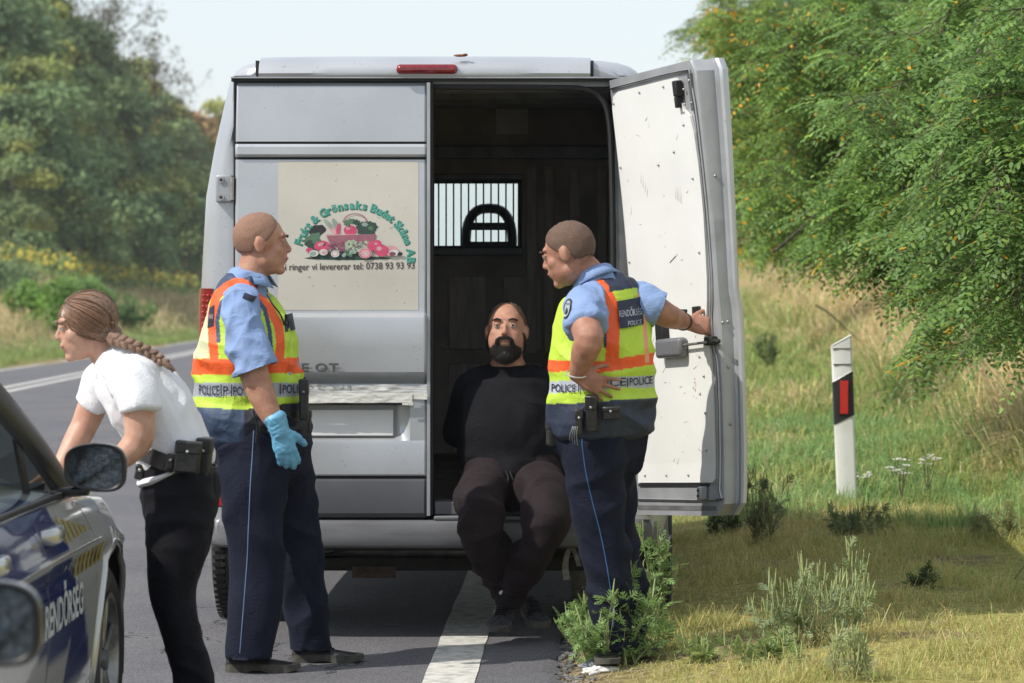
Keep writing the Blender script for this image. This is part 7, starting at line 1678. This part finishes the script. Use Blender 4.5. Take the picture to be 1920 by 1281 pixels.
# dark leafy mass behind and under them
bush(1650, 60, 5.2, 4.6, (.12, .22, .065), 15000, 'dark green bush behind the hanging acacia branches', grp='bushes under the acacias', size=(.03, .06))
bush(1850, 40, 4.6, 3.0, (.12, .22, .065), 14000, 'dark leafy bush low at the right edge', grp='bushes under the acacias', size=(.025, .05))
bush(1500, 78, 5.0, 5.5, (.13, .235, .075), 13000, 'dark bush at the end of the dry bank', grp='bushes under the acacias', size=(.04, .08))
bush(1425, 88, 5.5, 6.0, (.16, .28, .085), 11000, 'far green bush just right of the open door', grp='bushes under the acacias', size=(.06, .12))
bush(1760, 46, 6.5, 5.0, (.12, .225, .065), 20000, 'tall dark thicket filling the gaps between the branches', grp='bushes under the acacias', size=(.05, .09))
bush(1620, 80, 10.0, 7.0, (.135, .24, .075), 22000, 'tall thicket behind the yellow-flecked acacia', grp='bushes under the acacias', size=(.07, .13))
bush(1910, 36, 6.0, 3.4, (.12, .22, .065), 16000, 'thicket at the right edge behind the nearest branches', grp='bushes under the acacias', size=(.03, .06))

# ------------------------------------------------------------------ ragweed and other weeds
def ragweed(px, py, H, Wd, nst, seed, lab, hue=(.24, .37, .13), spikes=.2, leafy=1.0, name='ragweed', Y=None, dark=1.0, cat='weed'):
    if Y is None:   # stand it on the verge where its foot is seen
        Y = 13.0
        for _ in range(30): x = (px - VX) / FPX * Y; z = float(gz(np.array([x]), np.array([Y]))[0]); Y = Y + ((HC - z) * FPX / max(py - VY, 1) - Y) * .6
    rs = np.random.default_rng(seed); x = (px - VX) / FPX * Y; z = float(gz(np.array([x]), np.array([Y]))[0]); t = empty(name, (x, Y, z), lab, cat, 'weeds on the verge'); st = MB(); P = []; D = []; sz = []; tn = []; SP = MB()
    def leafs(p, d, k0):
        for k in range(k0): P.append(p); D.append(norm(d * .4 + rs.normal(0, .6, 3) + np.array((0, 0, .15)))); sz.append(rs.uniform(.035, .085)); tn.append(rs.normal(1, .2))
    for s_ in range(nst):
        a = rs.uniform(0, 2 * math.pi); sp_ = rs.uniform(0, 1) ** .7; b0 = np.array((x + rs.normal(0, Wd * .10), Y + rs.normal(0, Wd * .10), 0)); b0[2] = float(gz(b0[:1], b0[1:2])[0]) - .02
        h_ = H * rs.uniform(.45, 1.0) * (1 - .25 * sp_); e = b0 + np.array((math.cos(a) * sp_ * Wd * .5, math.sin(a) * sp_ * Wd * .4, h_)); mid = b0 * .45 + e * .55 + np.array((0, 0, -.04 * h_)) + rs.normal(0, .02, 3)
        path = catmull(np.array([b0, mid, e]), 8); st.tube(path, [.0035 * (1 - i / 20) + .001 for i in range(len(path))], n=5, sub=1)
        for i in range(3, len(path)):
            dd = norm(path[i] - path[i - 1]); leafs(path[i], dd, int(rs.poisson(1.5 * leafy)))
            if rs.random() < .55:
                sd = norm(dd + rs.normal(0, .7, 3)); Ls = rs.uniform(.05, .16) * H / .5 * (1.2 - i / 17); q = path[i] + sd * Ls + np.array((0, 0, Ls * .5)); st.tube([path[i], (path[i] + q) / 2, q], [.002, .0015, .001], n=4, sub=1)
                for u in (.4, .7, 1.0): leafs(path[i] + (q - path[i]) * u, sd, int(rs.poisson(1.3 * leafy)))
                if rs.random() < spikes:
                    q2 = q + norm(sd * .25 + np.array((0, 0, 1))) * rs.uniform(.04, .08); SP.tube([q, (q + q2) / 2, q2], [.0030, .0028, .0015], n=5, sub=2)
        if rs.random() < spikes * 2: q2 = e + norm(np.array((rs.normal(0, .2), rs.normal(0, .2), 1))) * rs.uniform(.05, .10); SP.tube([e, (e + q2) / 2, q2], [.0034, .0032, .0015], n=5, sub=2)
    P, D, sz, tn = np.array(P), np.array(D), np.array(sz), np.array(tn); Vs = []; n = len(P)
    S = norm(np.cross(D, rs.normal(0, .3, (n, 3)) + np.array((0, 0, 1)))); 
    for u, ang, l_ in ((0, 0, 1.0), (.25, .8, .5), (.25, -.8, .5), (.5, .7, .38), (.5, -.7, .38), (.72, .6, .24), (.72, -.6, .24)):
        b0 = P + D * (sz * u)[:, None]; ax_ = norm(D * math.cos(ang) + S * math.sin(ang)); w_ = np.cross(ax_, np.cross(D, S)); w_ = norm(w_) * (sz * .055)[:, None]; l2 = (sz * l_)[:, None]
        Vs.append(np.stack([b0, b0 + ax_ * l2 * .5 + w_, b0 + ax_ * l2, b0 + ax_ * l2 * .5 - w_], 1))
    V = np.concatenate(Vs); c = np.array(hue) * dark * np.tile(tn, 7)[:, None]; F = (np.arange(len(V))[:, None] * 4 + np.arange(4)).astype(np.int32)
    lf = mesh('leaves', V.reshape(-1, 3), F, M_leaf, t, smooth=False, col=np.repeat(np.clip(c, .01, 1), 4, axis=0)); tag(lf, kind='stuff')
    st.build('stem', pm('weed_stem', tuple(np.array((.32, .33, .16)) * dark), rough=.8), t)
    if SP.v: SP.build('flower_spike', pm('weed_spike', tuple(np.array((.42, .47, .22)) * dark), tuple(np.array((.30, .35, .14)) * dark), scale=90, rough=.9), t)
    return t
ragweed(1168, 1250, .40, .36, 15, 1, 'big bushy ragweed at the feet of the officer by the door', spikes=.25, leafy=.85)
ragweed(1100, 1240, .33, .26, 9, 2, 'ragweed clump between the seated man and the officer', spikes=.25, leafy=.8)
ragweed(1222, 1200, .56, .22, 5, 3, 'tall thin ragweed sprig in front of the rear wheel', spikes=.15, leafy=.9)
ragweed(1500, 1215, .38, .34, 14, 4, 'grey-green weed with many flower spikes, in front of the shaded grass', hue=(.27, .35, .18), spikes=1.0, leafy=.28)
ragweed(1590, 1195, .36, .26, 7, 5, 'thin weed with upright spikes leaning right', hue=(.27, .35, .16), spikes=1.0, leafy=.22)
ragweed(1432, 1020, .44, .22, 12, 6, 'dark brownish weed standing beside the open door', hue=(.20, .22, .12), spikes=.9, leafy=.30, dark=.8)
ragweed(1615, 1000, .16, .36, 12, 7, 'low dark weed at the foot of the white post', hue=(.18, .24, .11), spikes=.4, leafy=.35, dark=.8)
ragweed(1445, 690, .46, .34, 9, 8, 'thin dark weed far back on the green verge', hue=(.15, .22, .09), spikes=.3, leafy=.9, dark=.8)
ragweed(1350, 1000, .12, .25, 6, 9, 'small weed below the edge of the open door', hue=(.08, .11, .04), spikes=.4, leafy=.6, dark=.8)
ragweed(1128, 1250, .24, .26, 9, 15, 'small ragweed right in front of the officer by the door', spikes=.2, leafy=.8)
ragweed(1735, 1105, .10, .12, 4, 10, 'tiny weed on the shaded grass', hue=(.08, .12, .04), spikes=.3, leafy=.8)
ragweed(1585, 1275, .20, .20, 6, 11, 'pale seeding weed at the bottom edge', hue=(.36, .40, .2), spikes=1.0, leafy=.3)
ragweed(1870, 1010, .22, .35, 9, 12, 'straggly stalks at the right edge of the verge', hue=(.26, .28, .12), spikes=.2, leafy=.4)
ragweed(1440, 1245, .14, .30, 6, 13, 'low green tuft left of the spiky weeds', hue=(.25, .34, .12), spikes=.3, leafy=.8)
ragweed(1320, 1240, .09, .2, 4, 14, 'low weed between the big ragweed and the spiky weed', hue=(.27, .34, .12), spikes=.2, leafy=.8)
for k, (px, py, lab) in enumerate(((1690, 905, 'white yarrow flower head left of its twin'), (1738, 915, 'white yarrow flower head right of its twin'), (1615, 930, 'small white flowers beside the post'), (1680, 960, 'small white flowers low on the green grass'))):
    Y = 19.5 + k * .3; x = (px - VX) / FPX * Y; z = float(gz(np.array([x]), np.array([Y]))[0]); t = empty('yarrow', (x, Y, z), lab, 'flower', 'white flowers on the verge'); H = .24 if k < 2 else .12; m = MB(); m2 = MB()
    for s_ in range(7):
        e = np.array((x + rng.normal(0, .03), Y + rng.normal(0, .03), z + H * rng.uniform(.8, 1.1))); m.tube([(x, Y, z), (x * .5 + e[0] * .5, Y, z + H * .55), e], [.003, .002, .0015], n=4, sub=2)
        for q in range(6): m2.ell(e + rng.normal(0, .011, 3) * (1, 1, .3), (.008, .008, .004), 6, 4)
    m.build('stem', M_twig, t); m2.build('flower', pm('white_petals', (.75, .74, .68), (.6, .58, .5), rough=.8), t)
# fallen twig by the right edge
t = MB(); t.tube([W(1870, 1098, 15.2), W(1905, 1096, 15.2), W(1945, 1105, 15.2)], [.006, .007, .005], n=6); t.tube([W(1895, 1096, 15.2), W(1910, 1075, 15.2), W(1920, 1062, 15.2)], [.004, .003, .002], n=5)
o = t.build('twig', M_twig, loc=(W(1905, 1098, 15.2)[0], 15.2, .1)); tag(o, 'dry fallen twig on the shaded grass at the right edge', 'twig')
# dry sticks on the bank
for k, pts in enumerate(([(1530, 572), (1560, 592), (1612, 640)], [(1668, 520), (1680, 560), (1690, 600)])):
    Y = 33 if k == 0 else 26; m = MB(); m.tube([W(x, y, Y) for x, y in pts], [.014, .011, .006], n=6); o = m.build('dead_branch', M_twig, loc=tuple(W(*pts[-1], Y))); tag(o, ('dead branch leaning over the dry grass', 'thin dead stem hanging below the acacia leaves')[k], 'branch')

# ------------------------------------------------------------------ delineator post
PYd = 19.6
def pp(px, py, dy=0): return W(px, py, PYd + dy)
post = empty('delineator_post', (pp(1590, 955)[0], PYd, float(gz(np.array([pp(1590, 955)[0]]), np.array([PYd]))[0])), 'white roadside post with a black band and red reflector', 'post')
M_pw = pm('white_post_plastic', (.80, .80, .77), (.66, .65, .60), scale=6, rough=.45, bump=.05, stretch=(1, 1, .5), contrast=(.25, .5)); M_pb = pm('black_post_band', (.025, .025, .028), rough=.45); M_pr = pm('red_reflector', (.60, .015, .02), (.48, .01, .015), scale=120, rough=.2, coat=.6)
lx = lambda py: np.interp(py, [628, 955, 1010], [1558, 1571, 1573]); rx_ = lambda py: np.interp(py, [628, 955, 1010], [1597, 1608, 1610])
def post_seg(t0l, t0r, t1l, t1r, mi, m, grow=0.0):
    """a stretch of the post between a slanted top edge and a slanted bottom edge"""
    secs = []
    for (yl, yr) in ((t0l, t0r), (t1l, t1r)):
        ring = []
        for u, dy in ((0, .055), (0, .02), (.04, .003), (.12, -.002), (.5, -.006), (.9, -.002), (.97, .004), (1, .02), (1, .05), (.8, .075), (.2, .075)):
            py = yl * (1 - u) + yr * u; px = lx(py) * (1 - u) + rx_(py) * u; p = pp(px, py); p[1] += dy * 1.0 - grow * (dy < .03); p[0] += grow * (1 if u > .5 else -1) * (abs(u - .5) > .4); ring.append(p)
        secs.append(ring)
    n = 11; m.add(secs[0] + secs[1], [(j, (j + 1) % n, n + (j + 1) % n, n + j) for j in range(n)] + [tuple(range(n)), tuple(range(2 * n - 1, n - 1, -1))], mi)
m = MB(); post_seg(649, 628, 717, 695, 0, m); m.build('post_top', M_pw, post, angle=30, bevel=.003)
m = MB(); post_seg(717, 695, 797, 778, 0, m, .0015); bnd = m.build('black_band', M_pb, post, angle=30)
m = MB(); post_seg(797, 778, 1010, 1010, 0, m); m.build('post_shaft', M_pw, post, angle=30, bevel=.003)
m = MB(); a, b_ = pp(1575, 714), pp(1590, 776); m.box(a[0], b_[0], PYd - .018, PYd - .006, b_[2], a[2]); m.build('reflector', M_pr, bnd, bevel=.002)
m = MB(); a, b_ = pp(1572, 711), pp(1593, 779); m.box(a[0], b_[0], PYd - .012, PYd - .004, b_[2], a[2]); m.build('reflector_frame', M_seal, bnd, bevel=.002)
m = MB(); m.box(pp(1562, 0)[0], pp(1597, 0)[0], PYd - .009, PYd - .003, pp(0, 684)[2], pp(0, 682.5)[2]); m.build('moulding_line', M_pb, post, smooth=False); m = MB(); m.box(pp(1560, 0)[0], pp(1596, 0)[0], PYd - .009, PYd - .003, pp(0, 654)[2], pp(0, 653)[2]); m.build('moulding_line', M_pb, post, smooth=False)

# ------------------------------------------------------------------ litter by the verge
def crumple(name, px, py, Y, sz, mat, lab, cat, seed, flat=.5):
    c = W(px, py, Y); c[2] = float(gz(c[:1], c[1:2])[0]) + sz * flat * .7; v, f = ellipsoid((0, 0, 0), (1, .7, flat), 22, 14); v = v * (1 + (vnoise(v * 2.4, seed) - .5)[:, None] * 1.1 + (vnoise(v * 6, seed + 1) - .5)[:, None] * .5) * sz
    o = mesh(name, v + c, f, mat, smooth=False, loc=c); tag(o, lab, cat); return o
crumple('paper_litter', 1122, 1248, 12.85, .05, pm('white_paper', (.80, .79, .77), (.66, .65, .62), scale=20, rough=.8), 'crumpled white paper lying under the ragweed', 'paper', 4, .35)
crumple('plastic_wrapper', 1117, 1222, 12.95, .045, pm('clear_wrapper', (.42, .45, .50), (.2, .22, .26), scale=30, rough=.2, coat=.6), 'shiny grey plastic wrapper behind the white paper', 'wrapper', 7, .5)
crumple('red_litter', 1129, 1227, 12.90, .022, pm('dark_red_foil', (.22, .012, .02), rough=.4), 'dark red scrap between paper and wrapper', 'litter', 9, .6)
crumple('paper_scrap', 935, 1200, 13.99, .009, M_board, 'tiny white scrap on the asphalt beside the edge line', 'scrap', 3, .6)
# straw and dead stalks on the shoulder
m = MB()
for k in range(900):
    x = rng.uniform(-.14, .45); y = rng.uniform(11.7, 13.6); a = rng.uniform(0, math.pi); l_ = rng.uniform(.02, .09); z = float(gz(np.array([x]), np.array([y]))[0]) + .006; d = np.array((math.cos(a), math.sin(a), rng.normal(0, .12))) * l_ / 2; w_ = np.array((-math.sin(a), math.cos(a), 0)) * .0016; c = np.array((x, y, z)); m.add([c - d - w_, c - d + w_, c + d + w_, c + d - w_], [(0, 1, 2, 3)])
tag(m.build('straw', pm('straw', (.50, .42, .28), (.3, .24, .15), scale=30, rough=.9), smooth=False, angle=None), 'dead stalks strewn on the bare shoulder', 'straw', kind='stuff')

# pieces too small to be picked out one by one stay joined: say so
for o_ in bpy.data.objects:
    b_ = o_.name.split('.')[0]
    if b_ in ('screws', 'scratches', 'latch_bolts', 'catch_bolts', 'edge_bolts', 'hinge_bolts', 'lamp_facets', 'laces', 'keys', 'flower', 'flower_spike', 'basket_print', 'twigs', 'rust_patch', 'roof_bow', 'lettering', 'arc_lettering', 'phone_lettering', 'yellow_stripes', 'badge_lettering', 'stem') and o_.parent is not None: o_['kind'] = 'stuff'

# ------------------------------------------------------------------ summer haze over the road
hm = bpy.data.materials.new('haze_air'); hm.use_nodes = True; N, L = nodes(hm); N.remove(N['Principled BSDF'])
pv = N.new('ShaderNodeVolumePrincipled'); pv.inputs['Density'].default_value = .0003; pv.inputs['Color'].default_value = (.88, .92, .97, 1); pv.inputs['Anisotropy'].default_value = .1
L.new(pv.outputs[0], N['Material Output'].inputs['Volume'])
o = MB().box(-510, 510, -40, 910, -9.6, 26).build('haze', hm, smooth=False); tag(o, 'thin bluish summer haze over the road and fields', kind='stuff')
